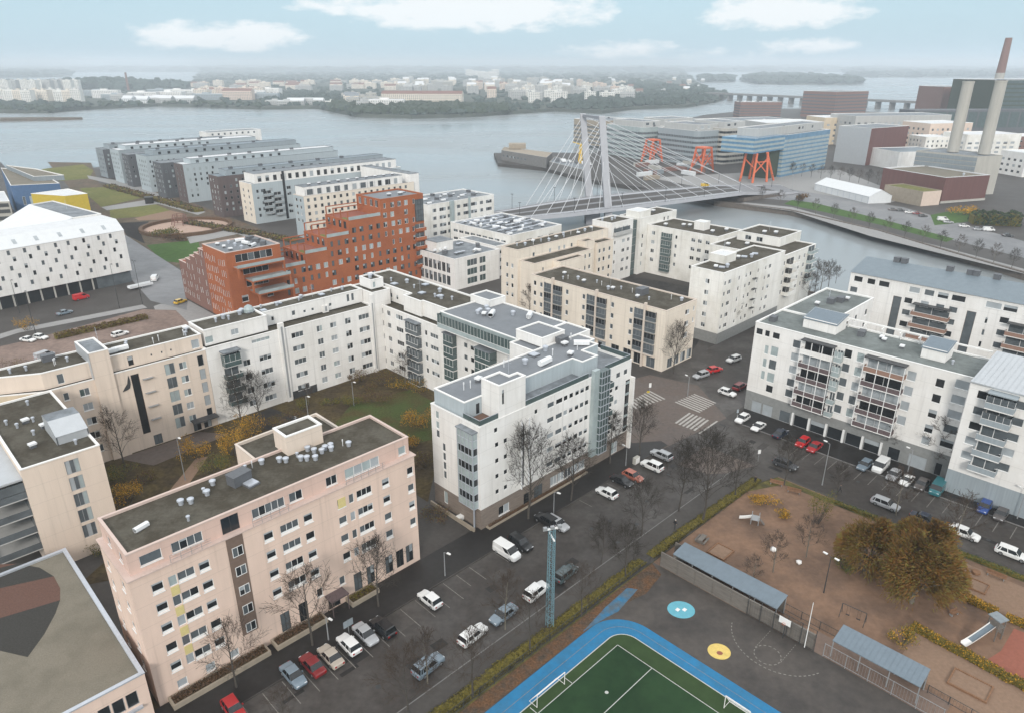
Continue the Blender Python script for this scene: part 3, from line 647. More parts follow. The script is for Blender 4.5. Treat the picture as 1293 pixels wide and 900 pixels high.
# ================================================================== white block in the middle with slate roof
def middle():
    u0, v0 = 65.5, -74.0
    B = Bld('apartment_building', 'white block in the middle with slate roof, glass corner tower and brown stone base', 'building', u0, v0)
    h = rows([14.85, 11.85, 8.9, 5.9], [69.3-u0, 71.25-u0], .85, .9, sill=False, glass='dark')+rows([17.6], [69.1-u0, 78.5-u0], .8, .9, sill=False, glass='dark')
    for z in (17.6, 14.7, 11.6, 8.8, 5.8):
        for i, q in enumerate((82.2, 84.4, 86.1, 87.6, 89.2, 90.6, 92.0)): h.append((q-u0, z-.5, 1.75 if i in (0, 1) else 1.1, 1.0, dict(n=1, sill=False, glass='dark' if (i+int(z)) % 3 == 0 else 'mix')))
    h += rows([14.75, 11.75, 8.8, 5.9], [99.2-u0, 100.9-u0], 1.0, 1.0, sill=False, glass='mix')+rows([17.3], [101.2-u0], 1.3, 1.1, n=1, sill=False, glass='mix')+rows([17.3], [103.5-u0], 1.2, 1.1, sill=False)
    h += [(75.3-u0, 4.3, .75, 11.8, dict(n=1, sill=False, frame='frame_grey', glass='dark'))]
    h += [(70.8-u0, .9, 2.5, 1.7, dict(n=2)), (79.3-u0, .3, 2.2, 2.4, dict(n=2, sill=False, frame='frame_dark')), (76.3-u0, .2, 1.4, 2.2, dict(n=1, sill=False, frame='frame_dark', glass='dark'))]
    h += [(83.4-u0+1.95*i, .9, 1.85, 1.9, dict(n=2, sill=True, glass='pale')) for i in range(5)]+[(101.3-u0, .3, 1.9, 2.6, dict(n=2, sill=False, glass='pale'))]
    v1 = -86.2
    hl = rows([17.8, 15.9, 14.2], [1.6], .9, 1.4, sill=False, glass='pale')+rows([12.2, 10.4, 8.6, 6.8], [3.1], .8, 1.5, sill=False, glass='mix')+rows([12.1, 9.4], [7.0], .8, .9, sill=False, glass='dark')+rows([2.2], [3.1], 1.0, 2.4, sill=False, glass='pale')
    B.tier(B.rect(u0, v0, 105.2, v1), -.2, 19.4, 'plaster_white', 'roof_grey', 'cap_white', holes={0: h, 3: hl}, par=.5, base=(3.95, 'stone_base'))
    # set back slate storey
    pts = [B.L(*q) for q in ((66.2, -78.3), (92.6, -78.3), (92.6, -75.9), (97.0, -75.9), (97.0, -79.6), (101.6, -79.6), (101.6, -81.8), (103.2, -81.8), (103.2, -86.0), (66.2, -86.0))]
    B.tier(pts, 18.9, 22.0, 'panel_blue', 'roof_slate', 'cap_white', par=.18, capw=.25, holes={0: [(2.9, 19.0, .8, 1.9, dict(n=1, sill=False, frame='frame_dark', glass='dark'))]})
    for k, u, v, r in (('stack', 69.5, -82.2, 0), ('stack', 70.8, -82, 0), ('box', 73.5, -83, .2), ('stack', 81.0, -84.5, 0), ('drum', 84.8, -82.9, 0), ('duct', 87.3, -80.3, .1), ('box', 93.5, -79.6, .3), ('stack', 91.2, -82.0, 0), ('drum', 92.0, -84.6, 0), ('box', 96.5, -83.7, 0), ('plant', 97.4, -85.2, 0), ('duct', 99.0, -81.6, -.8), ('stack', 96.6, -80.6, 0), ('stack', 99.8, -85, 0), ('hatch', 88.8, -84.5, 0)): B.vent(k, u, v, r, .95)
    pts = [B.L(*q) for q in ((69.9, -74.05), (75.9, -74.05), (75.9, -76.0), (74.0, -76.0), (74.0, -78.25), (69.9, -78.25))]
    B.tier(pts, 19.0, 25.1, 'plaster_white', 'roof_slate', 'cap_white', par=.2, holes={0: [(.9, 21.6, .5, 2.6, dict(n=1, sill=False, frame='frame_grey', glass='dark'))]})
    b = MB()                                                         # wooden roof terrace
    a = B.L(66.8, -75.6); b.box(a[0], a[1], 18.92, a[0]+3.0, a[1]+2.4, 18.98); b.make('terrace_deck', ['soil_deck'], B.root)
    for p, q in (((65.8, -74.2), (69.8, -74.2)), ((65.8, -74.2), (65.8, -78.2)), ((76.0, -74.2), (92.4, -74.2)), ((97.2, -74.2), (104.9, -74.2)), ((104.9, -74.2), (104.9, -81.5))):
        b = MB(); a, c = B.L(*p), B.L(*q); x0, x1 = sorted((a[0], c[0])); y0, y1 = sorted((a[1], c[1]))
        b.box(x0, y0, 19.46, max(x1, x0+.04), max(y1, y0+.04), 20.35, 0); b.box(x0-.02, y0-.02, 20.35, max(x1, x0+.04)+.02, max(y1, y0+.04)+.02, 20.42, 1); b.make('railing', ['glass_green', 'vent_metal'], B.root)
    # glass corner tower
    a = B.L(64.5, -74.6); o = B.root
    b = MB(); b.box(a[0], a[1], 4.2, a[0]+3.0, a[1]+3.7, 18.3, 0)
    for z in [4.2+1.42*i for i in range(11)]: b.box(a[0]-.05, a[1]-.05, z-.06, a[0]+3.05, a[1]+3.75, z+.06, 1)
    for x in (0, 1.0, 2.0, 3.0): b.box(a[0]+x-.05, a[1]-.06, 4.2, a[0]+x+.05, a[1]+.0, 18.3, 1)
    for y in (0, .92, 1.85, 2.8, 3.7): b.box(a[0]-.06, a[1]+y-.05, 4.2, a[0], a[1]+y+.05, 18.3, 1)
    for i, z in enumerate((5.7, 8.6, 11.4, 14.3)): b.box(a[0]-.012, a[1]+.3, z, a[0]+.05, a[1]+3.4, z+1.2, 3); b.box(a[0]+.2, a[1]-.012, z, a[0]+2.9, a[1]+.05, z+1.2, 3)
    b.box(a[0]-.25, a[1]-.25, 18.3, a[0]+3.3, a[1]+3.9, 18.5, 2); b.box(a[0]+.1, a[1]+.1, 0, a[0]+.3, a[1]+.3, 4.2, 1)
    b.make('glass_tower', ['glass_pale', 'vent_metal', 'roof_grey', 'glass_dark'], o)
    b = MB(); b.box(u0+11.1-u0, -.14, 4, u0+11.35-u0, -.003, 17); b.box(9.3, -.3, 3.9, 9.45, -.003, 17); b.make('downpipe', ['vent_white'], o)
    # glass stair bay
    a = B.L(93.0, -73.2)
    b = MB(); b.box(a[0], a[1], 3.0, a[0]+1.5, a[1]+.8, 20.8, 0); b.box(a[0]+1.5, a[1]-.5, 3.2, a[0]+3.9, a[1]+.8, 20.3, 1)
    for z in [3.2+1.45*i for i in range(12)]: b.box(a[0]+1.4, a[1]-.58, z-.08, a[0]+4.0, a[1]+.8, z+.08, 2)
    for x in (1.5, 2.3, 3.1, 3.9): b.box(a[0]+x-.04, a[1]-.56, 3.2, a[0]+x+.04, a[1]-.5, 20.3, 2)
    b.make('stair_bay', ['glass_pale', 'glass_green', 'vent_metal'], o)
    for z in (17.0, 14.1, 11.2, 8.3): balcony(B, B.L(96.9, -74), D1, 1.5, 1.2, z-1, 'glass_green', 'plaster_white')
    # white fin and its tall window strip
    a = B.L(105.2, -73.2); b = MB(); b.box(a[0], a[1], 0, a[0]+.45, a[1]+6, 15.8); b.make('fin_wall', ['plaster_white'], o)
    b = MB(); b.box(38.2, -.06, 4.2, 39.4, -.003, 15.4, 0)
    for z in (5, 7.4, 9.8, 12.2, 14.6): b.box(38.15, -.1, z, 39.45, -.06, z+.5, 1)
    b.make('window_strip', ['glass_dark', 'glass_pale'], o)
    b = MB(); a = B.L(64.2, -86); b.box(a[0], a[1]-11.6, 0, a[0]+.3, a[1], .75); b.make('plinth_wall', ['tan_wall'], o)
    B.finish()
middle()
# ================================================================== white block on the right with balconies
def right_block():
    u0, v0 = 138.6, -23.9; v1 = -66.0
    B = Bld('apartment_building', 'white apartment block on the right with stacks of balconies above a row of garages', 'building', u0, v0)
    H_ = []
    H_ += [(q-v1, 18.1, w, 1.4, dict(n=1, sill=False, glass='dark')) for q, w in ((-64.9, 1.5), (-63.1, 1.1), (-61.1, 1.6))]
    H_ += rows([15.3, 12.25, 9.25], [-61.0-v1], 1.7, 2.2, n=1, sill=False, glass='pale')+rows([15.2, 12.2, 9.3], [-62.8-v1], .9, 2.0, n=1, sill=False, glass='pale')+rows([6.6], [-60.9-v1], 1.6, 1.7, n=1, sill=False)
    H_ += rows([18.2, 15.4, 12.5, 9.5, 7.0], [-56.5-v1], 1.7, 1.75, n=1, sill=True, glass='mix')
    H_ += rows([19.1, 16.1, 13.0, 9.9, 7.0], [-46.1-v1], 1.5, 1.8, n=1, sill=True, glass='mix')+rows([19.0, 16.0, 12.8, 9.8, 7.0], [-43.7-v1], 1.4, 1.9, n=1, sill=True, glass='pale')
    H_ += rows([18.1, 15.0, 11.9, 8.8], [-34.2-v1], 1.6, 1.9, n=1, sill=True)
    H_ += rows([18.2, 15.1, 11.95, 8.8, 6.3], [-29.35-v1], 1.5, 1.7, n=1, sill=True)+rows([19.0, 16.0, 13.0, 10.0, 7.0], [-25.9-v1], 2.3, 1.7, n=1, sill=True)
    gar = [(-63.2, 2.3, 'blind'), (-60.6, 2.3, 'blind'), (-56.6, 2.4, 'mix'), (-53, 3.0, 'dark'), (-49.4, 3.0, 'dark'), (-45.8, 3.0, 'dark'), (-42, 3.0, 'dark'), (-38.4, 3.0, 'dark'), (-34.2, 2.2, 'dark'), (-29.9, 3.2, 'blind'), (-26.2, 1.2, 'dark')]
    H_ += [(q-v1, .1, w, 2.6, dict(n=1, sill=False, frame='frame_grey', glass=g)) for q, w, g in gar]
    B.tier(B.rect(u0, v0, 150.8, v1), -.2, 20.8, 'plaster_white', 'roof_green', 'cap_white', holes={3: H_}, par=.3, base=(4.75, 'garage_grey'))
    zr = B.zr
    for k, u, v in (('plant', 142.6, -64.0), ('plant', 146.5, -53.6), ('plant', 147, -47), ('box', 146.8, -42.5), ('box', 147.8, -43.3), ('plant', 146.2, -34.0), ('pipe', 143.6, -29.2), ('plant', 145, -56.4), ('box', 145.2, -38.6)): B.vent(k, u, v, .1, .8)
    for (a, c, e, f) in ((143.4, -57.8, 148.6, -50.9), (143.2, -34.6, 147.6, -30.4)):   # stair heads with pitched metal lids
        b = MB(); x0, y0 = B.L(a, f); x1, y1 = B.L(e, c); z = 20.4
        b.prism([(x0, y0), (x1, y0), (x1, y1), (x0, y1)], z, z+2.3)
        i = [(x0-.2, y0-.2, z+2.2), (x1+.2, y0-.2, z+3.3), (x1+.2, y1+.2, z+3.3), (x0-.2, y1+.2, z+2.2)]
        b.poly(i, 1); b.poly([(x, y, zz-.15) for x, y, zz in reversed(i)], 1)
        for q in range(4): p, r = i[q], i[(q+1) % 4]; b.poly([(p[0], p[1], p[2]-.15), (r[0], r[1], r[2]-.15), r, p], 1)
        b.poly([(x0, y0, z+2.3), (x1, y0, z+2.3), (x1, y0, z+3.3)]); b.poly([(x1, y1, z+2.3), (x0, y1, z+2.3), (x1, y1, z+3.3)]); b.poly([(x1, y0, z+2.3), (x1, y1, z+2.3), (x1, y1, z+3.3), (x1, y0, z+3.3)])
        b.make('stair_head', ['plaster_white', 'shed_roof'], B.root)
    b = MB()                                                        # white pergola beams at the back of the roof
    a = B.L(150.3, -55); c = B.L(150.3, -24.6)
    b.box(a[0]-.15, c[1], 22.2, a[0]+.15, a[1], 22.5)
    for v in (-54.6, -51, -47.5, -44, -40.5, -37, -33): q = B.L(150.3, v); b.box(q[0]-.12, q[1]-.12, 20.4, q[0]+.12, q[1]+.12, 22.2); b.box(q[0]-1.4, q[1]-.08, 22.0, q[0]-.12, q[1]+.08, 22.2)
    b.make('pergola', ['cap_white'], B.root)
    # balcony bays: three stacks with maroon fronts, white frames between
    for j, (va, w) in enumerate(((-55.0, 6.6), (-42.4, 7.4))):
        for i, z in enumerate((17.1, 14.1, 11.1, 8.1, 5.3)):
            fr = ('plaster_white' if i == 0 and j == 0 else 'terracotta' if i == 0 else 'maroon_panel')
            balcony(B, B.L(u0, va), D3, w, 1.7, z, fr, 'plaster_white', .95, None, inner='glass_blind' if (i+j) % 2 else 'glass_dark')
            for k in range(4):
                pass
        b = MB(); p = B.L(u0, va); b.box(p[0]-1.75, p[1]-w-.05, 19.95, p[0]-.003, p[1]+.05, 20.15); b.make('balcony_roof', ['frame_dark'], B.root)
        b = MB()
        for s in (0.0, w*.34, w*.67, w-.1): b.box(p[0]-1.72, p[1]-s-.12, 5.3, p[0]-1.58, p[1]-s, 19.95)
        b.make('balcony_frame', ['frame_white'], B.root)
    for i, z in enumerate((17.4, 14.3, 11.2, 8.2, 5.4)):
        balcony(B, B.L(u0, -48.3), D3, 1.5, 1.2, z-.4, 'glass_pale', 'plaster_white', 1.0, 'glass_pale' if i < 3 else None, 2.4)
    for v in (-54.8, -51.2, -47.6, -44, -40.2, -36.6): b = MB(); q = B.L(u0, v); b.box(q[0]-.3, q[1]-.2, 0, q[0]-.003, q[1]+.2, 3.0); b.make('garage_post', ['frame_white'], B.root)
    # rear wing along the side street with a small inner court
    B.tier(B.rect(150.85, -54.6, 174.4, -66.0), 0, 20.8, 'plaster_white', 'roof_green', 'cap_white', par=.3, holes={0: rows([18, 15, 12, 9], [4, 9, 14, 20], 1.5, 1.5, n=1)})
    for k, u, v in (('plant', 164, -60.5), ('plant', 166.5, -59.3), ('box', 168.6, -58.6), ('box', 160, -62)): B.vent(k, u, v, .1, .9)
    B.finish()
    # ---- block behind with pitched metal roof
    Bk = Bld('apartment_building', 'white waterside block with a blue grey metal roof, behind the right hand block', 'building', 192, 8); v1 = -67.0
    h = [(v-v1, 18.9, w, 1.5, dict(n=1, sill=True, glass=g)) for v, w, g in ((-64.9, 2.2, 'dark'), (-61.6, 2.0, 'dark'), (-58.4, 2.6, 'mix'), (-51.1, 2.5, 'pale'), (-47.7, 2.2, 'pale'), (-44.6, 2.4, 'mix'), (-41.2, 3.0, 'dark'), (-33.8, 3.2, 'mix'), (-30.4, 2.8, 'dark'), (-26.5, 2.4, 'mix'), (-22, 2.4, 'mix'), (-16, 2.4, 'mix'))]
    h += [(v-v1, z, 1.9, 1.5, dict(n=1, sill=True)) for v in (-65.6, -52, -48.2, -44.7, -41.8, -31) for z in (15.9, 12.8, 9.7)]
    h += [(v-v1, 4, 2.0, 13.2, dict(n=1, sill=False, frame='brown_panel', glass='dark')) for v in (-54.6, -37.8)]
    h += [(v-v1, z, .6, 1.5, dict(n=1, sill=False, glass='dark')) for v in (-34.5,) for z in (15, 12, 9)]
    Bk.tier(Bk.rect(192, 8, 205, v1), -.5, 21.3, 'plaster_white', None, 'cap_white', holes={3: h})
    b = MB(); x0, y0 = Bk.L(191.6, 8.2); x1, y1 = Bk.L(205.4, v1-.2); xm = x0+10.5
    b.poly([(x0, y0, 21.25), (xm, y0, 23.6), (xm, y1, 23.6), (x0, y1, 21.25)][::-1]); b.poly([(xm, y0, 23.6), (x1, y0, 21.5), (x1, y1, 21.5), (xm, y1, 23.6)][::-1])
    b.poly([(x0, y1, 21.25), (xm, y1, 23.6), (x1, y1, 21.5)], 1); b.poly([(x0, y0, 21.25), (x1, y0, 21.5), (xm, y0, 23.6)], 1)
    b.poly([(x0, y0, 21.24), (x0, y1, 21.24), (x1, y1, 21.3), (x1, y0, 21.3)], 1)
    for k in range(36): yy = y0+(y1-y0)*k/35; b.box(x0, yy-.02, 21.3, x0+.02, yy+.02, 21.35, 0)
    Bk.roof = b.make('roof', ['roof_bluegrey', 'cap_white'], Bk.root)
    for v in (-59.5, -57.6, -46.8, -42.2, -40.9, -36.4, -27.5, -25.3, -23, -15): Bk.vent('plant', 202.2, v, 0, (.65, .9, 1.0), z=23.4)
    for v, w in ((-50.4, 8.4), (-30.0, 6.5)):
        for i, z in enumerate((13.6, 10.6, 7.6, 4.6)): balcony(Bk, Bk.L(192, v), D3, w, 1.8, z, 'terracotta', 'plaster_white', .95, None, inner='glass_mid')
        b = MB(); p = Bk.L(192, v); b.box(p[0]-1.9, p[1]-w, 16.5, p[0]-.003, p[1], 16.7); b.make('balcony_roof', ['frame_dark'], Bk.root)
    b = MB(); p = Bk.L(192, v1)
    for a, e in ((-57.5, -51.2), (-41, -38.6), (-35.5, -31)): q = Bk.L(192, a); b.box(q[0]-.5, q[1]-(e-a), 0, q[0]-.003, q[1], 17.6)
    Bk.finish()
    # ---- block at the right edge
    F = Bld('apartment_building', 'white block at the right edge with blue grey balconies and a pale standing seam roof', 'building', 134.0, 14); v1 = -23.85
    h = [(v-v1, z-.75, 1.9, 1.5, dict(n=1, sill=True, glass='pale' if k % 2 else 'mix')) for v in (-21.6, -16.1, -9, -2) for k, z in enumerate((19.9, 16.9, 14.0, 11.1, 8.2))]
    h += [(-23+.0-v1+.0, 0, .1, .1)]
    F.tier(F.rect(134.0, 14, 147.5, v1), -.2, 22.0, 'plaster_white', None, 'cap_white', holes={3: h[:-1]}, base=(4.6, 'panel_greyblue'))
    b = MB(); x0, y0 = F.L(133.6, 14.3); x1, y1 = F.L(149, v1-.02)
    b.poly([(x0, y0, 22.0), (x0, y1, 22.0), (x1, y1, 23.2), (x1, y0, 23.2)][::-1] if False else [(x0, y0, 22.0), (x1, y0, 23.2), (x1, y1, 23.2), (x0, y1, 22.0)])
    b.poly([(x0, y0, 21.8), (x0, y1, 21.8), (x1, y1, 23.0), (x1, y0, 23.0)])
    for p, q in (((x0, y0), (x1, y0)), ((x1, y0), (x1, y1)), ((x1, y1), (x0, y1)), ((x0, y1), (x0, y0))):
        z = lambda t: 22.0 if t[0] == x0 else 23.2
        b.poly([(*p, z(p)-.2), (*q, z(q)-.2), (*q, z(q)), (*p, z(p))])
    for k in range(46):
        yy = y0+(y1-y0)*(k+.5)/46; b.poly([(x0, yy-.03, 22.06), (x1, yy-.03, 23.26), (x1, yy+.03, 23.26), (x0, yy+.03, 22.06)])
    F.roof = b.make('roof', ['roof_metal'], F.root)
    for va, w in ((-20.8, 4.2), (-8.0, 4.2), (3, 4.2)):
        for i, z in enumerate((18.6, 15.6, 12.6, 9.6, 6.6)): balcony(F, F.L(134, va), D3, w, 1.8, z-.2, 'panel_greyblue', 'plaster_white', 1.0, 'glass_mid' if i < 2 else None, 2.4)
        b = MB(); p = F.L(134, va); b.box(p[0]-1.9, p[1]-w, 21.2, p[0]-.003, p[1], 21.4); b.make('balcony_roof', ['panel_greyblue'], F.root)
    F.finish()
right_block()
# ================================================================== beige group in the centre
def beige():
    u0, v0 = 142.6, -91.0; v1 = -137.2
    B = Bld('apartment_building', 'low beige apartment block with blue glazed balcony pairs beside the zebra crossing', 'building', u0, v0)
    z4 = [13.9, 10.9, 7.9, 4.9]
    H_ = rows(z4, [q-v1 for q in (-135.7, -133.2, -123.4, -117.4, -107.6, -101.6)], 1.0, 1.35, n=1, glass='mix')
    H_ += rows([13.9, 10.9, 7.9], [-111-v1], .9, .9, n=1, sill=False, glass='blind')
    H_ += [(q-v1, .2, 2.6, 3.0, dict(n=2, sill=False, frame='frame_grey', glass='mix')) for q in (-130, -126.4, -122.5, -118.5, -114.3, -110.5, -106, -102, -98.6, -94.6)]
    hf = rows([13.7, 10.6, 7.5], [152.2-u0], 1.9, 1.3, n=2, glass='mix')+rows([14.0, 10.9], [155.2-u0], .7, 1.2)+[(q-u0, .3, 2.2, 2.6, dict(n=2, sill=False, frame='frame_grey')) for q in (146, 149, 152, 155)]
    B.tier(B.rect(u0, v0, 156.3, v1), -.2, 16.2, 'plaster_beige', 'roof_felt', 'cap_beige', holes={3: H_, 0: hf}, par=.3)
    for va in (-131.6, -115.9, -100.2):
        for s in (0, 3.4):
            for i, z in enumerate((12.6, 9.7, 6.8, 3.9)): balcony(B, B.L(u0, va+s), D3, 3.0, .6, z-.2, 'glass_mid', 'plaster_grey', 1.0, 'glass_dark' if (i+int(s)) % 2 else 'glass_mid', 2.7, 'frame_grey')
        b = MB(); p = B.L(u0, va+3.2); b.box(p[0]-.8, p[1]-.25, 0, p[0]-.003, p[1]+.25, 17.0); b.box(p[0]-.85, p[1]-4, 3.4, p[0]-.61, p[1]+3.4, 3.68); b.make('balcony_pier', ['cap_beige'], B.root)
    for i, (u, v) in enumerate(((146, -128), (147, -127), (149, -125), (148, -122), (150, -119), (149, -116.5), (147.5, -113), (148.2, -112), (150, -110.6), (149.6, -106.6), (151.2, -105), (147, -103), (147.6, -99.8), (152, -96), (153, -93.5), (150, -131))): B.vent(('pipe', 'stack', 'drum', 'box')[i % 4], u, v, .2, .85)
    B.vent('plant', 150.4, -104.0, 0, 1.3)
    B.finish()
    # ---- taller back block
    u0, v0 = 148.6, -148.8
    C = Bld('apartment_building', 'tall cream block with a stepped terrace roof behind the low beige block', 'building', u0, v0); v1 = -156.0
    hl = rows([14.9, 11.45, 8.6, 5.6], [-153.4-v1, -151.1-v1], .95, 1.35, glass='mix')
    hf = rows([17.6], [q-u0 for q in (155.7, 163.2, 167.5, 170, 173.6, 178.4, 181.5)], 1.0, 1.3, n=1, glass='mix')
    C.tier(C.rect(u0, v0, 192.5, v1), -.2, 20.2, 'plaster_beige', 'roof_felt', 'cap_beige', holes={3: hl, 0: hf}, par=.3)
    for i in range(16): C.vent(('pipe', 'drum', 'stack', 'box')[i % 4], 153+i*2.4, -153.5+(i*7 % 3)*1.2, .2, .85)
    C.tier(C.rect(149.4, -142.4, 176.5, -148.75), 0, 17.0, 'plaster_beige', 'roof_felt', 'cap_beige', par=.3, holes={0: rows([14.6], [3.8], .7, 1.3)+rows([15, 11.2], [20.5, 23.5, 25.8], 1.0, 1.4)})
    C.tier(C.rect(157.5, -139.4, 169, -142.38), 0, 16.6, 'plaster_beige', 'roof_felt', 'cap_beige', par=.3, holes={0: [(2.6, 12.8, .6, 1.1), (4.2, 12.4, 1.4, 1.2), (9, 11.5, .9, 1.3)]})
    C.tier(C.rect(176.6, -145.6, 181.4, -148.75), 0, 18.7, 'plaster_beige', 'roof_felt', 'cap_beige', par=.3)
    C.tier(C.rect(181.9, -144.8, 190.5, -148.75), 0, 17.4, 'plaster_beige', 'roof_felt', 'cap_beige', par=.3, holes={0: rows([14.6, 11.6, 8.2, 5.1], [1.4, 3.7, 6.7], 1.1, 1.4)})
    b = MB(); p = C.L(181.6, -146.5); b.box(p[0]-.25, p[1], 0, p[0]+.28, p[1]+2, 18); b.make('duct_shaft', ['frame_grey'], C.root)
    C.finish()
    # ---- white tower group behind
    D = Bld('apartment_building', 'slim white block with a long balcony under its roof, left of the dark glass stair', 'building', 195.8, -149.8)
    h = [(q-195.8, 18.0, .8, 1.5, dict(n=1, sill=False)) for q in (197.6, 200, 202.4, 204.5)]
    h += [(q-195.8, z-.65, w, 1.3, dict(n=2 if w > 1.2 else 1, sill=True)) for z in (14.1, 10.6, 7.1, 3.6) for q, w in ((198.0, .8), (202.9, 1.7), (205.8, 1.4))]
    D.tier(D.rect(195.8, -149.8, 208.0, -158.6), -.2, 21.3, 'plaster_white', 'roof_felt', 'cap_white', holes={0: h}, par=.3)
    balcony(D, D.L(196.6, -149.8), D1, 10, 1.1, 16.7, 'plaster_grey', 'plaster_grey')
    for u, v in ((201, -154), (204, -155), (198, -156)): D.vent('drum', u, v, 0, .9)
    b = MB(); p = D.L(208.02, -150.6); b.box(p[0], p[1], 0, p[0]+3.4, p[1]+5, 20.2); 
    for z in range(2, 20, 3): b.box(p[0]-.0, p[1]-.04, z, p[0]+3.4, p[1]-.003, z+.12, 1)
    b.make('glass_stair', ['glass_green', 'frame_grey'], D.root)
    D.finish()
    E_ = Bld('apartment_building', 'pale block at the corner of the inner court nearest the bridge pylons', 'building', 211.6, -149.4)
    E_.tier(E_.rect(211.6, -149.4, 235.0, -158.6), -.2, 20.8, 'plaster_pale', 'roof_felt', 'cap_white', holes={0: [(q-211.6, 17.9, .9, 1.4) for q in (227, 229.5)]+rows([14, 10.6, 7.2, 3.8], [2.2], .9, 1.5)}, par=.3)
    E_.tier(E_.rect(211.8, -150.2, 219, -156), 20.4, 23, 'plaster_pale', 'roof_pale', 'cap_white', par=.2)
    for u in (222, 226): E_.vent('box', u, -154, 0, 1.1, z=20.45)
    E_.finish()
    F = Bld('apartment_building', 'pale block with a stack of green glazed balconies facing the inner court', 'building', 216.5, -120.5); v1 = -149.3
    h = rows([15.2, 11.9, 8.6, 5.3], [-146.7-v1], 1.5, 1.4, n=2)+rows([15.2, 11.9, 8.6, 5.3], [-136.9-v1], .9, 1.3)+rows([15.3, 12.1, 8.9, 5.6], [-130-v1, -127.4-v1, -124.3-v1], 1.6, 1.3, n=2, glass='dark')
    F.tier(F.rect(216.5, -120.5, 233, v1), -.2, 18.0, 'plaster_pale', 'roof_felt', 'cap_white', holes={3: h}, par=.3)
    for i, z in enumerate((13.8, 10.9, 8, 5.1, 2.2)): balcony(F, F.L(216.5, -142.6), D3, 4.0, 1.0, z-.3, 'glass_green', 'plaster_grey', 1.0, 'glass_green', 2.7)
    F.tier(F.rect(222.5, -129.8, 226.5, -133.8), 17.6, 20.6, 'plaster_white', 'roof_pale', 'cap_white', par=.2)
    for u, v in ((220, -144), (224, -139), (225, -137), (222, -126), (228, -124)): F.vent('box', u, v, .2, 1.1, z=17.65)
    F.finish()
    # ---- white corner block
    u0, v0 = 169.2, -91.2; v1 = -101.4
    G = Bld('apartment_building', 'white corner block with small paired windows at the end of the side street', 'building', u0, v0)
    h = []
    for z in (17.4, 14.4, 11.2, 7.9, 4.8): h += [(q-u0, z-.6, w, 1.2, dict(n=n, sill=False)) for q, w, n in ((170.4, .9, 1), (172.9, 1.7, 2), (177.9, .8, 1), (181.8, .8, 1), (184.2, 1.0, 1), (188.7, .7, 1), (193.2, .8, 1), (195.8, 1.5, 2))]
    hl = rows([17.3, 14.1, 11, 7.8, 4.7], [-96.0-v1], 1.3, 1.3, n=2)
    G.tier(G.rect(u0, v0, 204.5, v1), -.2, 20.5, 'plaster_pale', 'roof_felt', 'cap_white', holes={0: h, 3: hl}, par=.3, base=(3.2, 'garage_grey'))
    G.tier(G.rect(178.5, -96.4, 184.5, -101.2), 20.1, 22.6, 'plaster_pale', 'roof_pale', 'cap_white', par=.2)
    for i, (u, v) in enumerate(((173, -96), (174.5, -95), (176, -94.2), (187, -97), (189.5, -96.5), (191, -95), (188, -99), (195, -96))): G.vent(('box', 'hatch', 'drum')[i % 3], u, v, .4, 1.0, z=20.15)
    for z in (13.2, 10.1, 7.0, 4.4):
        b = MB(); p = G.L(185.6, v0); b.box(p[0], p[1]-.9, z+2.4, p[0]+1.8, p[1]-.003, z+2.5); b.make('window_canopy', ['frame_dark'], G.root)
    G.finish()
    J = Bld('apartment_building', 'white block with open curved balconies and roof penthouses at the canal bank', 'building', 204.55, -92.6)
    J.tier(J.rect(204.55, -92.6, 229.5, -116.5), -.5, 18.2, 'plaster_pale', 'roof_felt', 'cap_white', holes={0: rows([15.6, 12.6, 9.5, 6.4], [3.6, 14, 17.5, 21.5], 1.3, 1.4, n=2), 3: rows([15.6, 12.4, 9.2], [4, 9, 12.6], 1.4, 1.3, n=2)}, par=.3)
    J.tier(J.rect(218, -99.5, 233, -114.5), 0, 20.8, 'plaster_pale', 'roof_felt', 'cap_white', par=.35, holes={3: rows([19.2], [4, 8], 2.2, 1.5, n=2)})
    for i, z in enumerate((14.4, 11.4, 8.4, 5.4)): balcony(J, J.L(209.2, -92.6), D1, 5.5, 2.0, z-.2, 'plaster_pale', 'plaster_pale', 1.0, None, inner='glass_dark')
    for i, z in enumerate((15.8, 12.8, 9.8, 6.8)): balcony(J, J.L(224, -92.6), D1, 5.0, 1.3, z-.2, 'glass_pale', 'plaster_pale', 1.0, None)
    for u, v in ((222, -107), (224, -104), (210, -104), (213, -108), (208, -112)): J.vent('box', u, v, .2, 1.1, z=20.4 if u > 218 else 17.8)
    J.finish()
beige()
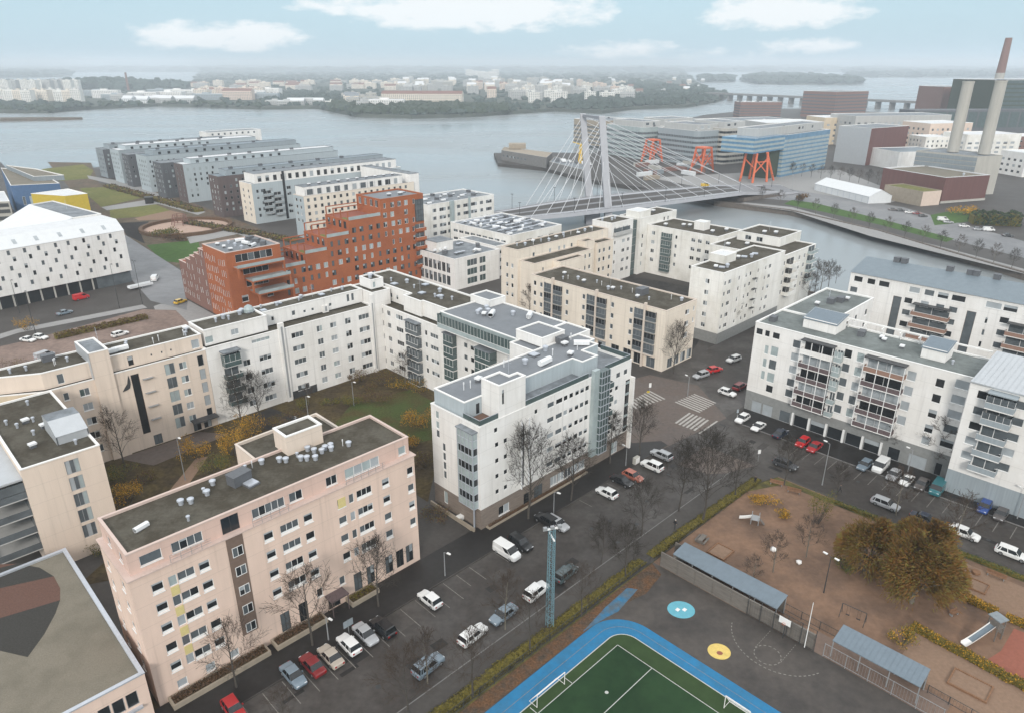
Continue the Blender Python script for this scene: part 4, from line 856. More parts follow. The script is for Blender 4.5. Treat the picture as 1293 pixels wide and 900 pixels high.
# ================================================================== red brick stepped building
def brick():
    u0, v0 = 81.0, -200.0
    B = Bld('apartment_building', 'red brick apartment building stepping down in roof terraces, with a tower at its right end', 'building', u0, v0)
    kw = dict(n=2, sill=False, frame='frame_dark', glass='mix'); kb = dict(n=1, sill=False, frame='frame_white', glass='blind')
    steps = [(98.0, 106.0, 14.2), (106.0, 114.0, 17.2), (114.0, 122.5, 21.0), (122.5, 135.2, 25.3), (135.2, 153.0, 30.6)]
    r = random.Random(5)
    for i, (a, e, z) in enumerate(steps):
        h = []
        fl = [2.2+3.15*k for k in range(int((z-1.5)/3.15))]
        n = max(2, int((e-a)/2.6))
        for zz in fl:
            for k in range(n):
                q = (k+.5)*(e-a)/n+r.uniform(-.25, .25)
                if r.random() < .12: continue
                w = r.choice((.9, 1.5, 1.5)); kk = kb if r.random() < .28 else kw
                h.append((q, zz, w, 1.75, dict(kk, n=2 if w > 1 else 1)))
        hl = [] if i == 0 else [(s, z-2.9, 1.6, 2.3, dict(kw, glass='mix')) for s in (2.2, 5.5, 9, 12)]
        B.tier(B.rect(a, v0, e-.02, v0-14.5), -.2, z, 'brick_red', 'roof_slate' if i == 4 else 'sand_red', 'brick_red', holes={0: h, 3: hl}, par=.45 if i == 4 else .25, capw=.35)
        if i < 4:                                                     # glass balustrade, pergola frame and sedum strip on each terrace
            b = MB(); x0, y0 = B.L(a, v0); x1 = x0+e-a
            b.box(x0+.1, y0+.08, z+.05, x1-.3, y0+.14, z+1.1, 0); b.make('glass_railing', ['glass_pale'], B.root)
            b = MB(); b.box(x0+.5, y0+.5, z-.22, x0+2.2, y0+6, z-.02); b.make('planted_strip', ['lawn_pale'], B.root)
            b = MB()
            for y in (.6, 5, 9.5, 14): b.box(x0+.2, y0+y, z, x0+.5, y0+y+.3, z+2.8); b.box(x0+.2, y0+y, z+2.5, x1-.3, y0+y+.25, z+2.8) if y > 6 else None
            b.make('pergola', ['brick_red'], B.root)
    B.vent('box', 143, -206, .1); B.vent('box', 147, -205, .1, 1.1); B.vent('hatch', 150, -208)
    for z in (5.0, 8.2, 11.4, 14.6, 17.8): balcony(B, B.L(148.6, v0), D1, 4.4, 1.2, z, 'brick_red', 'brick_red', 1.0, None, inner='glass_mid')
    b = MB(); x, y = B.L(149.2, v0); b.box(x, y-.3, 21.2, x+3.5, y-.003, 28.8, 0)
    for z in (21.2, 23.1, 25, 26.9, 28.7): b.box(x-.05, y-.36, z, x+3.55, y-.3, z+.12, 1)
    for k in (0, 1.1, 2.3, 3.4): b.box(x+k, y-.36, 21.2, x+k+.1, y-.3, 28.8, 1)
    b.make('glazed_bay', ['glass_mid', 'frame_dark'], B.root)
    # left block with loggias, stepping down at the back towards the park
    hl = []
    for k, (s0, s1, z) in enumerate(((-216, -200, 22), (-220, -216.02, 20), (-224, -220.02, 18), (-228, -224.02, 16.4), (-232, -228.02, 14.8), (-238, -232.02, 13))):
        hl = []
        for zz in [2.0+3.1*i for i in range(int((z-1)/3.1))]:
            q = .9
            while q < (s1-s0)-.6:
                if r.random() < .8: hl.append((q, zz+r.uniform(-.3, .3), .55, 1.9, dict(n=1, sill=False, frame='frame_dark' if r.random() < .6 else 'frame_white', glass='mix' if r.random() < .65 else 'blind')))
                q += 1.35
        hf = []
        if k == 0: hf = [(8.5, 18.6, 11.5, 2.3, dict(n=6, sill=False, frame='frame_dark', glass='dark')), (8.5, 14.6, 8.0, 2.5, dict(n=4, sill=False, frame='frame_dark', glass='dark')), (8.5, 10.8, 7, 2.4, dict(n=4, sill=False, frame='frame_dark', glass='dark')), (4, 6.5, 2, 2), (12, 6.5, 2, 2)]
        B.tier(B.rect(u0, s1, 97.98, s0), -.2, z, 'brick_red' if k == 0 else 'brick_dull', 'roof_slate' if k == 0 else 'sand_red', 'cap_pink', holes={3: hl, 0: hf}, par=.3)
        if k == 0:
            for i in range(12): B.vent(('box', 'drum', 'duct', 'plant')[i % 4], 84+i % 4*3.4, -203-(i//4)*4.4, .3*i, .9)
    for z, x0, x1, d in ((17.2, 82.6, 97.4, 3.2), (13.2, 85.5, 97.9, 5.2), (9.4, 86.5, 97.9, 6.4)):
        b = MB(); x, y = B.L(x0, v0); b.box(x, y-d, z, x+x1-x0, y-.003, z+.35, 0); b.box(x+.2, y-d+.1, z+.35, x+x1-x0-.2, y-.1, z+.42, 1)
        b.box(x+.1, y-d+.05, z+.42, x+x1-x0-.1, y-d+.1, z+1.3, 2); b.box(x+.4, y-d+.2, z+.42, x+(x1-x0)*.5, y-d+.9, z+.6, 3)
        b.box(x, y-d, z-2.9, x+.5, y-d+.5, z); b.box(x+x1-x0-.5, y-d, z-2.9, x+x1-x0, y-d+.5, z)
        b.make('loggia', ['brick_red', 'paving_light', 'glass_pale', 'lawn_pale'], B.root)
    B.finish()
brick()
# ================================================================== white building with sloping eaves, upper left
def white_left():
    a = math.radians(51); L_ = 78.0; ex, ey = -135.6, 245.6
    ox, oy = ex-L_*cos(a), ey-L_*sin(a)
    B = Bld('office_building', 'white building with scattered small dark windows and a folded white roof', 'building', ox, oy, ang=a, world=True)
    h = []; r = random.Random(3)
    for k, z in enumerate((6.2, 9.0, 11.7, 14.4, 16.6)):
        q = 1.6+(k % 2)*1.4
        while q < L_-1:
            h.append((q+r.uniform(-.5, .5), z, .9, 1.5, dict(n=1, sill=False, frame='frame_grey', glass='dark' if r.random() < .8 else 'mix'))); q += 4.5
    pts = [(0, 0), (L_, 0), (L_, 16), (0, 16)]
    B.tier(pts, 4.2, 18.6, 'plaster_white', None, 'cap_white', holes={0: h})
    b = MB()
    b.poly([(0, -.15, 18.55), (L_+.1, -.15, 18.55), (L_+.1, 4.6, 21.9), (0, 4.6, 21.9)]); b.poly([(0, 4.6, 21.9), (L_+.1, 4.6, 21.9), (L_+.1, 16.0, 21.9), (0, 16.0, 21.9)], 1)
    b.poly([(L_+.1, -.15, 18.55), (L_+.1, 16, 18.55), (L_+.1, 16, 21.9), (L_+.1, 4.6, 21.9)]); b.poly([(L_+.1, 16, 18.55), (0, 16, 18.55), (0, 16, 21.9), (L_+.1, 16, 21.9)])
    B.roof = b.make('roof', ['roof_white', 'roof_pale'], B.root); B.zr = 21.9
    for k in range(11):
        x = 3+k*6.9+r.uniform(-.6, .6); y = 1.2; z = 18.55+(y+.15)*3.35/4.75
        b = MB(); b.poly([(x, y, z+.04), (x+1.1, y, z+.04), (x+1.1, y+1.7, z+1.24), (x, y+1.7, z+1.24)]); b.make('skylight', ['glass_blind'], B.root)
    # recessed glass ground floor
    b = MB(); b.box(.4, .8, 0, L_-.4, 15.5, 4.2, 0)
    for k in range(20): b.box(.4+k*4, .74, 0, .9+k*4, .8, 4.2, 1)
    b.box(L_-12, .7, 0, L_-.4, .74, 4.2, 2); b.make('ground_floor', ['glass_dark', 'concrete', 'glass_mid'], B.root)
    # rear wing with grey flat roof
    B.tier([(L_-9.5, 16.05), (L_, 16.05), (L_-.5, 58), (L_-9.5, 56)], 0, 22.4, 'plaster_white', 'roof_grey', 'cap_white', par=.3)
    b = MB(); b.poly([(L_-9.6, 16.05, 22.5), (L_-9.6, 56, 22.5), (L_-27, 50, 16), (L_-27, 16.05, 16)]); b.poly([(L_-27, 16.05, 0), (L_-9.6, 16.05, 0), (L_-9.6, 16.05, 22.5), (L_-27, 16.05, 16)]); b.poly([(L_-27, 16.05, 16), (L_-27, 50, 16), (L_-27, 50, 0), (L_-27, 16.05, 0)]); b.poly([(L_-27, 50, 16), (L_-9.6, 56, 22.5), (L_-9.6, 56, 0), (L_-27, 50, 0)])
    b.make('folded_roof', ['roof_white'], B.root)
    B.finish()
    def ob(name, label, cat, quad, z, wm, rf, hs=None, z0=0, cap='cap_white', par=.3):
        """quad: four world corners, counter clockwise from front left"""
        o = quad[0]; X = Bld(name, label, cat, o[0], o[1], ang=0, world=True)
        X.tier([(p[0]-o[0], p[1]-o[1]) for p in quad], z0, z, wm, rf, cap, holes=hs or {}, par=par); return X
    X = ob('office_building', 'deep blue building with a brown gravelled roof at the left edge', 'building', [(-238, 342), (-219, 349), (-252, 387), (-284, 404)], 19.0, 'blue_paint', 'roof_gravel', {0: [(4, 9.5, 1.2, 4, dict(n=1, sill=False, glass='pale')), (7, 9.5, 1.2, 4, dict(n=1, sill=False, glass='pale')), (12, 4, 1.2, 6, dict(n=1, sill=False))]})
    X.tier([(2, 15), (14, 20), (-14, 43), (-40, 58)], 18.5, 21, 'cladding_grey', 'roof_gravel', 'cap_white'); X.finish()
    X = ob('office_building', 'yellow fronted block beside the deep blue building', 'building', [(-222, 331), (-203, 325), (-196, 331), (-213, 345)], 17.0, 'yellow_paint', 'roof_pale', {0: [(5+k*1.4, 3.5+j*2.6, .9, 1.8, dict(n=1, sill=False, frame='frame_dark', glass='dark')) for k in range(4) for j in range(4)]}); X.finish()
    X = ob('parking_house', 'grey open parking deck with dark floor bands at the left edge', 'building', [(-262, 325), (-235, 334), (-256, 362), (-290, 352)], 13.0, 'concrete', 'roof_pale')
    b = MB()
    d = Vector((27, 9)).normalized()
    for z in (1.2, 4.4, 7.6, 10.4):
        p = [Vector((0, 0))+d*.6+Vector((.06, -.2)), Vector((27, 9))-d*.6+Vector((.06, -.2))]
        b.poly([(p[0].x, p[0].y, z), (p[1].x, p[1].y, z), (p[1].x, p[1].y, z+1.7), (p[0].x, p[0].y, z+1.7)])
    b.make('opening', ['frame_dark'], X.root); X.finish()
white_left()
# ================================================================== long bars by the bay
def bars():
    r = random.Random(21)
    def bar(name, label, u0, v0, u1, v1, z, endm, sidem, top, wn='dark', ze=None, group=None, nend=3, endw=1.0, roof='roof_grey'):
        B = Bld(name, label, 'building', u0, v0, group=group)
        d = v0-v1; fl = [3.0+2.85*k for k in range(int((z-2)/2.85))]
        hl = [((k+.7)*d/(nend+.4)+r.uniform(-.4, .4), zz, endw, 1.5, dict(n=1, sill=False, frame='frame_white' if wn == 'lit' else 'frame_grey', glass='blind' if wn == 'lit' and r.random() < .5 else 'dark')) for zz in fl for k in range(nend) if r.random() < .85]
        hf = [(2.5+k*3.4+r.uniform(-.4, .4), zz, 1.1, 1.5, dict(n=1, sill=False, frame='frame_grey', glass='dark' if r.random() < .6 else 'blind')) for zz in fl for k in range(5) if r.random() < .8]
        B.tier(B.rect(u0, v0, u1, v1), -.2, z, sidem, roof, 'roof_grey', holes={3: hl, 0: hf}, par=.3)
        if endm != sidem:                                            # end wall cladding stands 3 cm proud
            b = MB(); p = B.L(u0, v1); q = B.L(u0, v0)
            wall_quads(b, Vector((p[0]-.04, p[1]-.02)), Vector((q[0]-.04, q[1]+.02)), .1, z-.15, [h[:4] for h in hl], 0, .03); b.make('end_wall', [endm], B.root)
        if top:
            B.tier(B.rect(u0+5, v0-1.6, u1-2, v1+1.6), z-.3, z+2.6, top, roof, 'roof_grey', par=.2, holes={0: [(4+k*5.5, z+.1, 1.8, 1.6, dict(n=1, sill=False, frame='frame_grey', glass='dark')) for k in range(10)]})
            for k in range(5): B.vent('plant', u0+12+k*15+r.uniform(-3, 3), (v0+v1)/2, 0, .8)
        B.finish(); return B
    bar('apartment_building', 'farthest dark grey bar of the bayside row, at its left end', 150, -546.5, 240, -562, 19.0, 'cladding_grey', 'cladding_dark', 'panel_greyblue', nend=4)
    bar('apartment_building', 'grey bar with a pale vertical stripe, second from the left in the bayside row', 150, -513.5, 246, -531, 21.0, 'panel_blue', 'panel_greyblue', 'panel_blue', nend=5, roof='roof_pale')
    bar('apartment_building', 'narrow dark clad bar, third from the left in the bayside row', 149, -494, 250, -505, 20.0, 'cladding_dark', 'cladding_dark', None, wn='lit', nend=4)
    bar('apartment_building', 'light blue clad bar in the middle of the bayside row', 150, -465, 252, -482, 21.5, 'panel_blue', 'panel_blue', 'panel_greyblue', nend=5, roof='roof_bluegrey')
    bar('apartment_building', 'dark clad bar with many white framed windows in the bayside row', 148.5, -437, 250, -450, 20.0, 'cladding_dark', 'cladding_dark', None, wn='lit', nend=4)
    bar('apartment_building', 'bar with a brown end and a light blue long side in the bayside row', 152, -414, 250, -427, 21, 'cladding_brown', 'panel_blue', 'panel_blue', nend=2, roof='roof_pale')
    bar('apartment_building', 'dark brown clad bar nearest to the circular playground', 148, -359.5, 250, -371, 20.5, 'cladding_brown', 'cladding_brown', 'panel_greyblue', wn='lit', nend=3, roof='roof_bluegrey')
    B = Bld('apartment_building', 'white penthouse block standing alone behind the bayside row', 'building', 240, -585); B.tier(B.rect(240, -590, 285, -606), 0, 22, 'plaster_white', 'roof_grey', 'cap_white', holes={0: rows([20.2], [4+5*k for k in range(8)], 1.6, 1.6, n=1)}); B.finish()
    # light blue building with cream end
    B = Bld('apartment_building', 'light blue apartment block with a cream end and white roof storey facing the park', 'building', 152.5, -332.8)
    fl = [3.2+2.9*k for k in range(5)]
    hf = [(q, zz, w, 1.5, dict(n=2 if w > 1.3 else 1, sill=False, frame='frame_grey', glass='dark' if r.random() < .7 else 'mix')) for zz in fl for q, w in ((2.6, 1.2), (5.6, 2.4), (9.5, 1.8), (12.5, 2.6), (19, 2.2), (23, 1.6), (27, 2.4), (32, 1.8), (37, 2.2), (43, 2)) if r.random() < .85]
    hl = [(q, zz, 1.3, 1.4, dict(n=1, sill=False)) for zz in fl for q in (3.5, 9)]
    B.tier(B.rect(152.5, -332.8, 240, -346), -.2, 19.3, 'panel_blue', 'roof_grey', 'cap_white', holes={0: hf, 3: hl}, par=.3)
    b = MB(); p = B.L(152.5, -346); q = B.L(152.5, -332.8); wall_quads(b, Vector((p[0]-.04, p[1]-.02)), Vector((q[0]-.04, q[1]+.02)), .1, 19.1, [h[:4] for h in hl], 0, .03); b.make('end_wall', ['plaster_beige'], B.root)
    B.tier(B.rect(155, -334.2, 238, -345), 19, 23.6, 'plaster_white', 'roof_grey', 'roof_grey', holes={0: [(2.6+k*4.0, 19.6, 1.9, 2.6, dict(n=1, sill=False, frame='frame_grey', glass='mix')) for k in range(20)]}, par=.2)
    b = MB(); x, y = B.L(168.5, -332.8); b.box(x, y-.12, .5, x+1.3, y-.003, 23.7); b.make('stair_window', ['glass_dark'], B.root)
    for i, z in enumerate((4.2, 7.1, 10, 12.9)): balcony(B, B.L(157.6, -332.8), D1, 4.5, 1.4, z, 'panel_greyblue', 'plaster_grey', 1.0, None, inner='glass_dark'); balcony(B, B.L(163, -332.8), D1, 4.2, 1.4, z-1.2, 'panel_greyblue', 'plaster_grey', 1.0, None, inner='glass_dark')
    B.finish()
    # cream block
    B = Bld('apartment_building', 'cream block with square windows and a white set back storey behind the brick tower', 'building', 154, -286.5)
    hf = [(2.2+k*3.3, zz, 1.3, 1.5, dict(n=1, sill=False, frame='frame_grey', glass='dark' if r.random() < .6 else 'mix')) for zz in (16.2, 13.2, 10.2, 7.2, 4.2) for k in range(17)]
    hl = [(q, zz, 1.6, 1.4, dict(n=1, sill=False)) for zz in (16, 13, 10, 7) for q in (2.5, 6)]
    B.tier(B.rect(154, -286.5, 214, -295.5), -.2, 18.8, 'plaster_beige', 'roof_grey', 'cap_beige', holes={0: hf, 3: hl}, par=.3)
    b = MB(); p = B.L(154, -295.5); q = B.L(154, -286.5); wall_quads(b, Vector((p[0]-.04, p[1]-.02)), Vector((q[0]-.04, q[1]+.02)), .1, 18.6, [h[:4] for h in hl], 0, .03); b.make('end_wall', ['panel_blue'], B.root)
    B.tier(B.rect(155, -287.6, 208, -295), 18.5, 22.6, 'plaster_white', 'roof_grey', 'roof_grey', holes={0: [(3+k*4.6, 18.9, 2.0 if k % 3 else 3.0, 2.5, dict(n=1, sill=False, frame='frame_grey', glass='mix')) for k in range(11)]}, par=.2)
    b = MB()
    for k in range(14): x, y = B.L(155.2+k*4.0, -286.7); b.box(x, y, 18.8, x+.12, y+.12, 21.6)
    b.make('balcony_post', ['frame_grey'], B.root)
    B.tier(B.rect(212.2, -287.6, 218, -330), 0, 22.6, 'plaster_white', 'roof_grey', 'roof_grey', par=.2)
    for k in range(10): B.vent('box', 160+k*5, -291.5, .2, 1.0, z=22.4)
    B.finish()
    # ---- offices by the water
    B = Bld('office_building', 'white office block with tall window grids and grey roof ducts', 'building', 150.5, -181.0)
    kk = dict(n=3, sill=False, frame='frame_white', glass='green')
    h = [(8.0, z, 4.6, 2.3, kk) for z in (1.0, 4.2, 7.4)]+[(12.9, z, 2.9, 2.3, dict(kk, n=2)) for z in (1.0, 4.2, 7.4)]
    hl = [(1.4+k*2.45, z, 1.9, 3.3, dict(n=2, sill=False, frame='frame_grey', glass='dark')) for k in range(8) for z in (1.2, 5.6)]
    B.tier(B.rect(150.5, -181, 171.5, -203), -.2, 11.0, 'plaster_white', 'roof_grey', 'cap_white', holes={0: h, 3: hl}, par=.4)
    B.tier(B.rect(172, -183.5, 178.5, -203), 0, 11.4, 'plaster_white', 'roof_grey', 'cap_white', par=.3, holes={0: rows([9, 6, 3], [3], 1.8, 1.5)})
    b = MB(); x, y = B.L(153, -193.5); b.box(x, y, 10.6, x+7.5, y+7, 14.2, 0, 1); b.box(x-.1, y-.1, 14.2, x+7.6, y+7.1, 14.35, 1); b.make('plant_room', ['plaster_white', 'roof_grey'], B.root)
    for k in range(14): B.vent(('duct', 'hatch', 'plant')[k % 3], 153+(k*3.1) % 17, -184-(k % 3)*2.6-(0 if k % 2 else 10), .2*k, .8)
    B.finish()
    B = Bld('office_building', 'long low office block with a grey roof crowded with ducts, below the bridge', 'building', 179, -183)
    hl = rows([11.4, 8.3], [3+k*3.4 for k in range(10)], 2.6, 1.1, n=2, sill=False, glass='mix')
    B.tier(B.rect(179, -183, 207, -217), -.2, 14.3, 'plaster_pale', 'roof_grey', 'cap_white', holes={3: hl, 0: rows([11, 7.8], [4, 10, 16, 22], 3, 1.2, n=2)}, par=.4)
    for k in range(44): B.vent(('duct', 'hatch', 'plant', 'box', 'duct')[k % 5], 181+(k*5.3) % 24, -185.5-(k*3.7) % 29, (k % 4)*.8, .75+.1*(k % 3))
    b = MB()
    for k in range(7): x, y = B.L(180.5, -187-k*4.2); b.tube((x, y, 14.6), (x+24, y+1.5, 14.6), .25, .25, 6)
    b.make('roof_pipes', ['vent_metal'], B.root); B.finish()
    B = Bld('office_building', 'pale office block with ribbon windows at the water edge behind the brick tower', 'building', 189, -244)
    h = [(3.5+k*4.6, z, 3.6 if k % 3 else 2.0, 1.5, dict(n=3, sill=False, frame='frame_grey', glass='mix')) for z in (12.6, 9.2, 5.8, 2.4) for k in range(8)]
    B.tier(B.rect(189, -244, 228, -266), -.2, 16.2, 'plaster_pale', 'roof_grey', 'cap_white', holes={0: h}, par=.4)
    b = MB(); x, y = B.L(201, -244); b.box(x, y-1.0, 0, x+1.9, y-.003, 16.5, 0); b.box(x+11, y-.5, 0, x+12, y-.003, 17.0, 0); b.make('stair_bay', ['glass_pale'], B.root)
    for k in range(20): B.vent(('duct', 'hatch', 'plant', 'box')[k % 4], 192+(k*4.7) % 33, -247-(k*3.1) % 16, (k % 4)*.8, .8)
    B.finish()
bars()
# ================================================================== land, water, streets
WATER_Z = -2.6
b = MB(); S = 30000.0
b.poly([(-S, -S, WATER_Z), (S, -S, WATER_Z), (S, S, WATER_Z), (-S, S, WATER_Z)])
wm = bpy.data.materials.new('bay_water'); wm.use_nodes = True; nt = wm.node_tree; n = nt.nodes; L = nt.links; M['bay_water'] = wm
pb = n['Principled BSDF']; pb.inputs['Base Color'].default_value = (.24, .262, .27, 1); pb.inputs['Roughness'].default_value = .12; pb.inputs['IOR'].default_value = 1.33  # murky water, base colour lightened to stand in for reflected cloud
geo = n.new('ShaderNodeNewGeometry'); mp = n.new('ShaderNodeMapping'); mp.inputs['Scale'].default_value = (.5, 1.0, 1); L.new(geo.outputs['Position'], mp.inputs['Vector'])
no = n.new('ShaderNodeTexNoise'); no.inputs['Scale'].default_value = .35; no.inputs['Detail'].default_value = 4; L.new(mp.outputs['Vector'], no.inputs['Vector'])
bp = n.new('ShaderNodeBump'); bp.inputs['Strength'].default_value = .1; bp.inputs['Distance'].default_value = .6; L.new(no.outputs['Fac'], bp.inputs['Height']); L.new(bp.outputs['Normal'], pb.inputs['Normal'])
n2 = n.new('ShaderNodeTexNoise'); n2.inputs['Scale'].default_value = .009; n2.inputs['Detail'].default_value = 4; L.new(mp.outputs['Vector'], n2.inputs['Vector'])
r2 = n.new('ShaderNodeMapRange'); r2.inputs['From Min'].default_value = .35; r2.inputs['From Max'].default_value = .65; r2.inputs['To Min'].default_value = .16; r2.inputs['To Max'].default_value = .32; L.new(n2.outputs['Fac'], r2.inputs['Value']); L.new(r2.outputs['Result'], pb.inputs['Roughness'])
o = b.make('water', ['bay_water']); o['kind'] = 'structure'
near = [(212, 260), (212.5, -66), (213, -86), (236, -90), (238, -120), (239, -162), (236, -178), (211, -180), (211, -222), (232, -236), (234, -268), (222, -278), (222, -335), (246, -340), (255, -352), (257, -520), (252, -560), (262, -586), (290, -586), (292, -612), (230, -628), (150, -612), (110, -640), (117, -702), (90, -800), (-60, -960), (-560, -760), (-500, 260)]
slab('ground', near, -7, 0, 'asphalt_old')
far = [(100, 430), (116, 408), (149, 381), (173, 330), (183, 289), (192, 258), (250, 60), (330, -150), (900, -300), (2400, 300), (2400, 1000), (900, 1020), (700, 1040), (640, 1100), (560, 1330), (440, 1320), (300, 1160), (150, 900), (112, 780), (95, 690), (70, 642), (28, 652), (-16, 646), (-11, 576), (24, 550), (52, 490), (84, 455)]
slab('ground', far, -7, 0, 'asphalt_old', uv=False)
# quay walls
b = MB()
for i in range(1, 8):
    p, q = Vector(far[i]), Vector(far[i+1]) if i < 7 else None
    if q is None: break
    d = (q-p).normalized(); k = Vector((d.y, -d.x))
    b.prism([tuple(v) for v in (p-k*.3, q-k*.3, q+k*1.2, p+k*1.2)][::-1], -7, .35)
o = b.make('quay', ['quay_stone']); o['kind'] = 'structure'
b = MB()
for i in (0, 1, 2, 3, 4, 5): 
    p, q = Vector(W(*near[i])), Vector(W(*near[i+1])); d = (q-p).normalized(); k = Vector((-d.y, d.x))
    b.prism([tuple(v) for v in (p-k*.2, q-k*.2, q+k*.9, p+k*.9)], -7, .3)
o = b.make('quay', ['quay_stone']); o['kind'] = 'structure'
def disc(nm, c, rx, ry, z, m, n=40, rot=0):
    b = MB(); b.poly([(c[0]+rx*cos(2*pi*k/n)*cos(rot)-ry*sin(2*pi*k/n)*sin(rot), c[1]+rx*cos(2*pi*k/n)*sin(rot)+ry*sin(2*pi*k/n)*cos(rot), z) for k in range(n)]); o = b.make(nm, [m]); o['kind'] = 'structure'; return o
# ---- main street, parking bays, pavements
sheet('road', [(-60, -68.6), (117, -68.6), (120, -67), (131, -66.4), (131, 60), (117.6, 60), (117.6, -52), (113, -54.2), (-60, -54.2)], .02, 'asphalt')
sheet('road', [(129, -66.6), (215, -66.6), (215, -90.8), (142.3, -91.6), (129, -80)], .024, 'asphalt')
sheet('road', [(108, -74), (120, -67.2), (131, -66.6), (141, -92), (141, -140), (122, -140), (108, -120)], .028, 'asphalt_old')
sheet('road', [(106.5, -68.7), (131.5, -66.3), (142, -80), (139, -92), (124, -96), (110, -84)], .032, 'paving_brown')
slab('pavement', [(-60, -75), (106.2, -75), (112.5, -70.4), (112, -68.7), (-60, -68.7)], .0, .13, 'asphalt_wet')
slab('kerb', [(-60, -68.7), (112, -68.7), (112, -68.55), (-60, -68.55)], 0, .15, 'asphalt_old')
slab('pavement', [(-60, -54.1), (112, -54.1), (115.5, -52.6), (116.6, -50), (116.6, -47), (112, -48.5), (-60, -51.5)], 0, .13, 'asphalt_old')
slab('kerb', [(-60, -54.25), (112, -54.25), (112, -54.1), (-60, -54.1)], 0, .15, 'concrete_dark')
slab('pavement', [(131.2, -64), (138.55, -66), (138.55, -24), (133.9, -24), (133.9, 60), (131.2, 60)], 0, .13, 'asphalt_wet')
slab('kerb', [(131.0, -64), (131.2, -64), (131.2, 60), (131.0, 60)], 0, .15, 'concrete_dark')
slab('pavement', [(107, -62.8), (117.4, -62.9), (117.4, -52), (112, -53.6), (108, -57)], 0, .06, 'paving_brown')
sheet('path', [(105.5, -76), (109, -76), (109, -120), (120, -140), (141, -140), (141, -168), (100, -168), (108, -116)], .036, 'asphalt_wet')
# bay lines and crossings
def stripes(name, segs, w, z, m='paint_white'):
    b = MB()
    for (u0, v0, u1, v1) in segs:
        p, q = Vector(W(u0, v0)), Vector(W(u1, v1)); d = (q-p).normalized(); k = Vector((-d.y, d.x))*w/2
        b.poly([(*(p-k), z), (*(q-k), z), (*(q+k), z), (*(p+k), z)])
    o = b.make(name, [m]); o['kind'] = 'structure'
stripes('road_marking', [(52.6+2.62*k, -68.3, 52.6+2.62*k, -63.6) for k in range(-12, 1)]+[(52.6+2.62*k, -68.3, 52.6+2.62*k, -65.4+(k % 3)*.5) for k in (1, 2, 4, 5, 9, 12, 15)], .10, .03, 'paint_worn')
stripes('road_marking', [(126.0, -49.2+2.52*k, 130.6, -49.2+2.52*k) for k in range(0, 30)], .11, .034, 'paint_worn')
stripes('road_marking', [(121.2+a*8.6, -82.9+a*1.6-.0, 122.6+a*8.4, -86.2-a*.4) for a in [i/8 for i in range(9)]], .5, .042, 'zebra')
stripes('road_marking', [(130.4+.95*i, -78.8+.1*i, 130.4+.95*i-.6, -71.9) for i in range(8)], .48, .042, 'zebra')
stripes('road_marking', [(121.4, -68.2-.92*i, 127.9, -68.7-.92*i) for i in range(6)], .48, .042, 'zebra')
stripes('road_marking', [(121.0, -66.7, 128.8, -67.0)], .4, .042, 'zebra')
r = random.Random(31)
for k in range(26):                                                 # mended patches and tar lines in the street
    u, v = r.uniform(20, 128), r.uniform(-67, -55); a, c = r.uniform(.6, 3.2), r.uniform(.5, 1.6)
    sheet('asphalt_patch', [(u, v), (u+a, v+r.uniform(-.1, .1)), (u+a, v+c), (u, v+c)], .0262+k*.0001, 'asphalt_wet' if k % 2 else 'asphalt_old')
for k in range(12):
    u, v = r.uniform(118.5, 130), r.uniform(-50, 0); a, c = r.uniform(.5, 1.6), r.uniform(.8, 3.2); sheet('asphalt_patch', [(u, v), (u+a, v), (u+a, v+c), (u, v+c)], .0286+k*.0001, 'asphalt_wet' if k % 2 else 'asphalt_old')
for k in range(16): disc('manhole', W(r.uniform(25, 125), r.uniform(-64, -55.5)) if k < 10 else W(r.uniform(119, 129), r.uniform(-50, -6)), .34, .34, .034, 'steel_dark', 14)
# ---- courtyards and gardens
sheet('garden', [(13.0, -106), (56, -87), (64.5, -87), (94, -116), (94, -142), (10, -142), (21.8, -112)], .04, 'garden')
sheet('lawn', [(66, -108), (80, -104), (90, -112), (91, -127), (76, -130), (64, -121)], .05, 'lawn')
sheet('path', [(55, -140), (62, -141.6), (68, -118), (66, -96), (60.5, -88), (58.5, -88), (61, -97), (60, -118)], .06, 'asphalt_wet')
sheet('path', [(30, -141.5), (46, -141.5), (50, -136), (34, -134)], .06, 'paving_brown')
sheet('path', [(31, -121), (41, -131), (43, -130), (33, -119)], .062, 'sand_pale')
sheet('yard', [(55.0, -76), (64.3, -76), (64.2, -97), (57, -92), (54.6, -86)], .05, 'asphalt_old')
sheet('yard', [(12.9, -74.5), (13.9, -74.5), (14, -106), (12.9, -106)], .05, 'garden')
sheet('yard', [(157, -92), (168, -96), (214, -120), (208, -150), (178, -140), (157, -138)], .03, 'asphalt_wet')
sheet('yard', [(151, -54), (191, -64), (191, 8), (151, 0)], .03, 'asphalt_wet')
# ---- gravel parking lot and upper left street
sheet('gravel_lot', [(-40, -152), (78, -152), (76, -190), (60, -186), (-40, -183)], .03, 'gravel_lot')
sheet('path', [(70, -192), (80.4, -199.5), (80.4, -240), (70, -236), (62, -205)], .034, 'paving_light')
def wsheet(nm, pts, z, m): return sheet(nm, [P(*p) for p in pts], z, m, uv=False)
wsheet('road', [(-60, 440), (-60, 398), (60, 378), (170, 357), (240, 343), (236, 388), (170, 380), (80, 415)], .04, 'asphalt_old')
wsheet('road', [(150, 292), (163, 300), (236, 347), (236, 392), (190, 380), (165, 352)], .044, 'road_grey')
wsheet('pavement', [(-40, 434), (20, 416), (180, 385), (186, 389), (22, 421), (-40, 441)], .05, 'paving_light')
wsheet('gravel_lot', [(-40, 447), (30, 431), (100, 413), (180, 391), (222, 392), (238, 408), (238, 424), (-40, 520)], .055, 'gravel_lot')
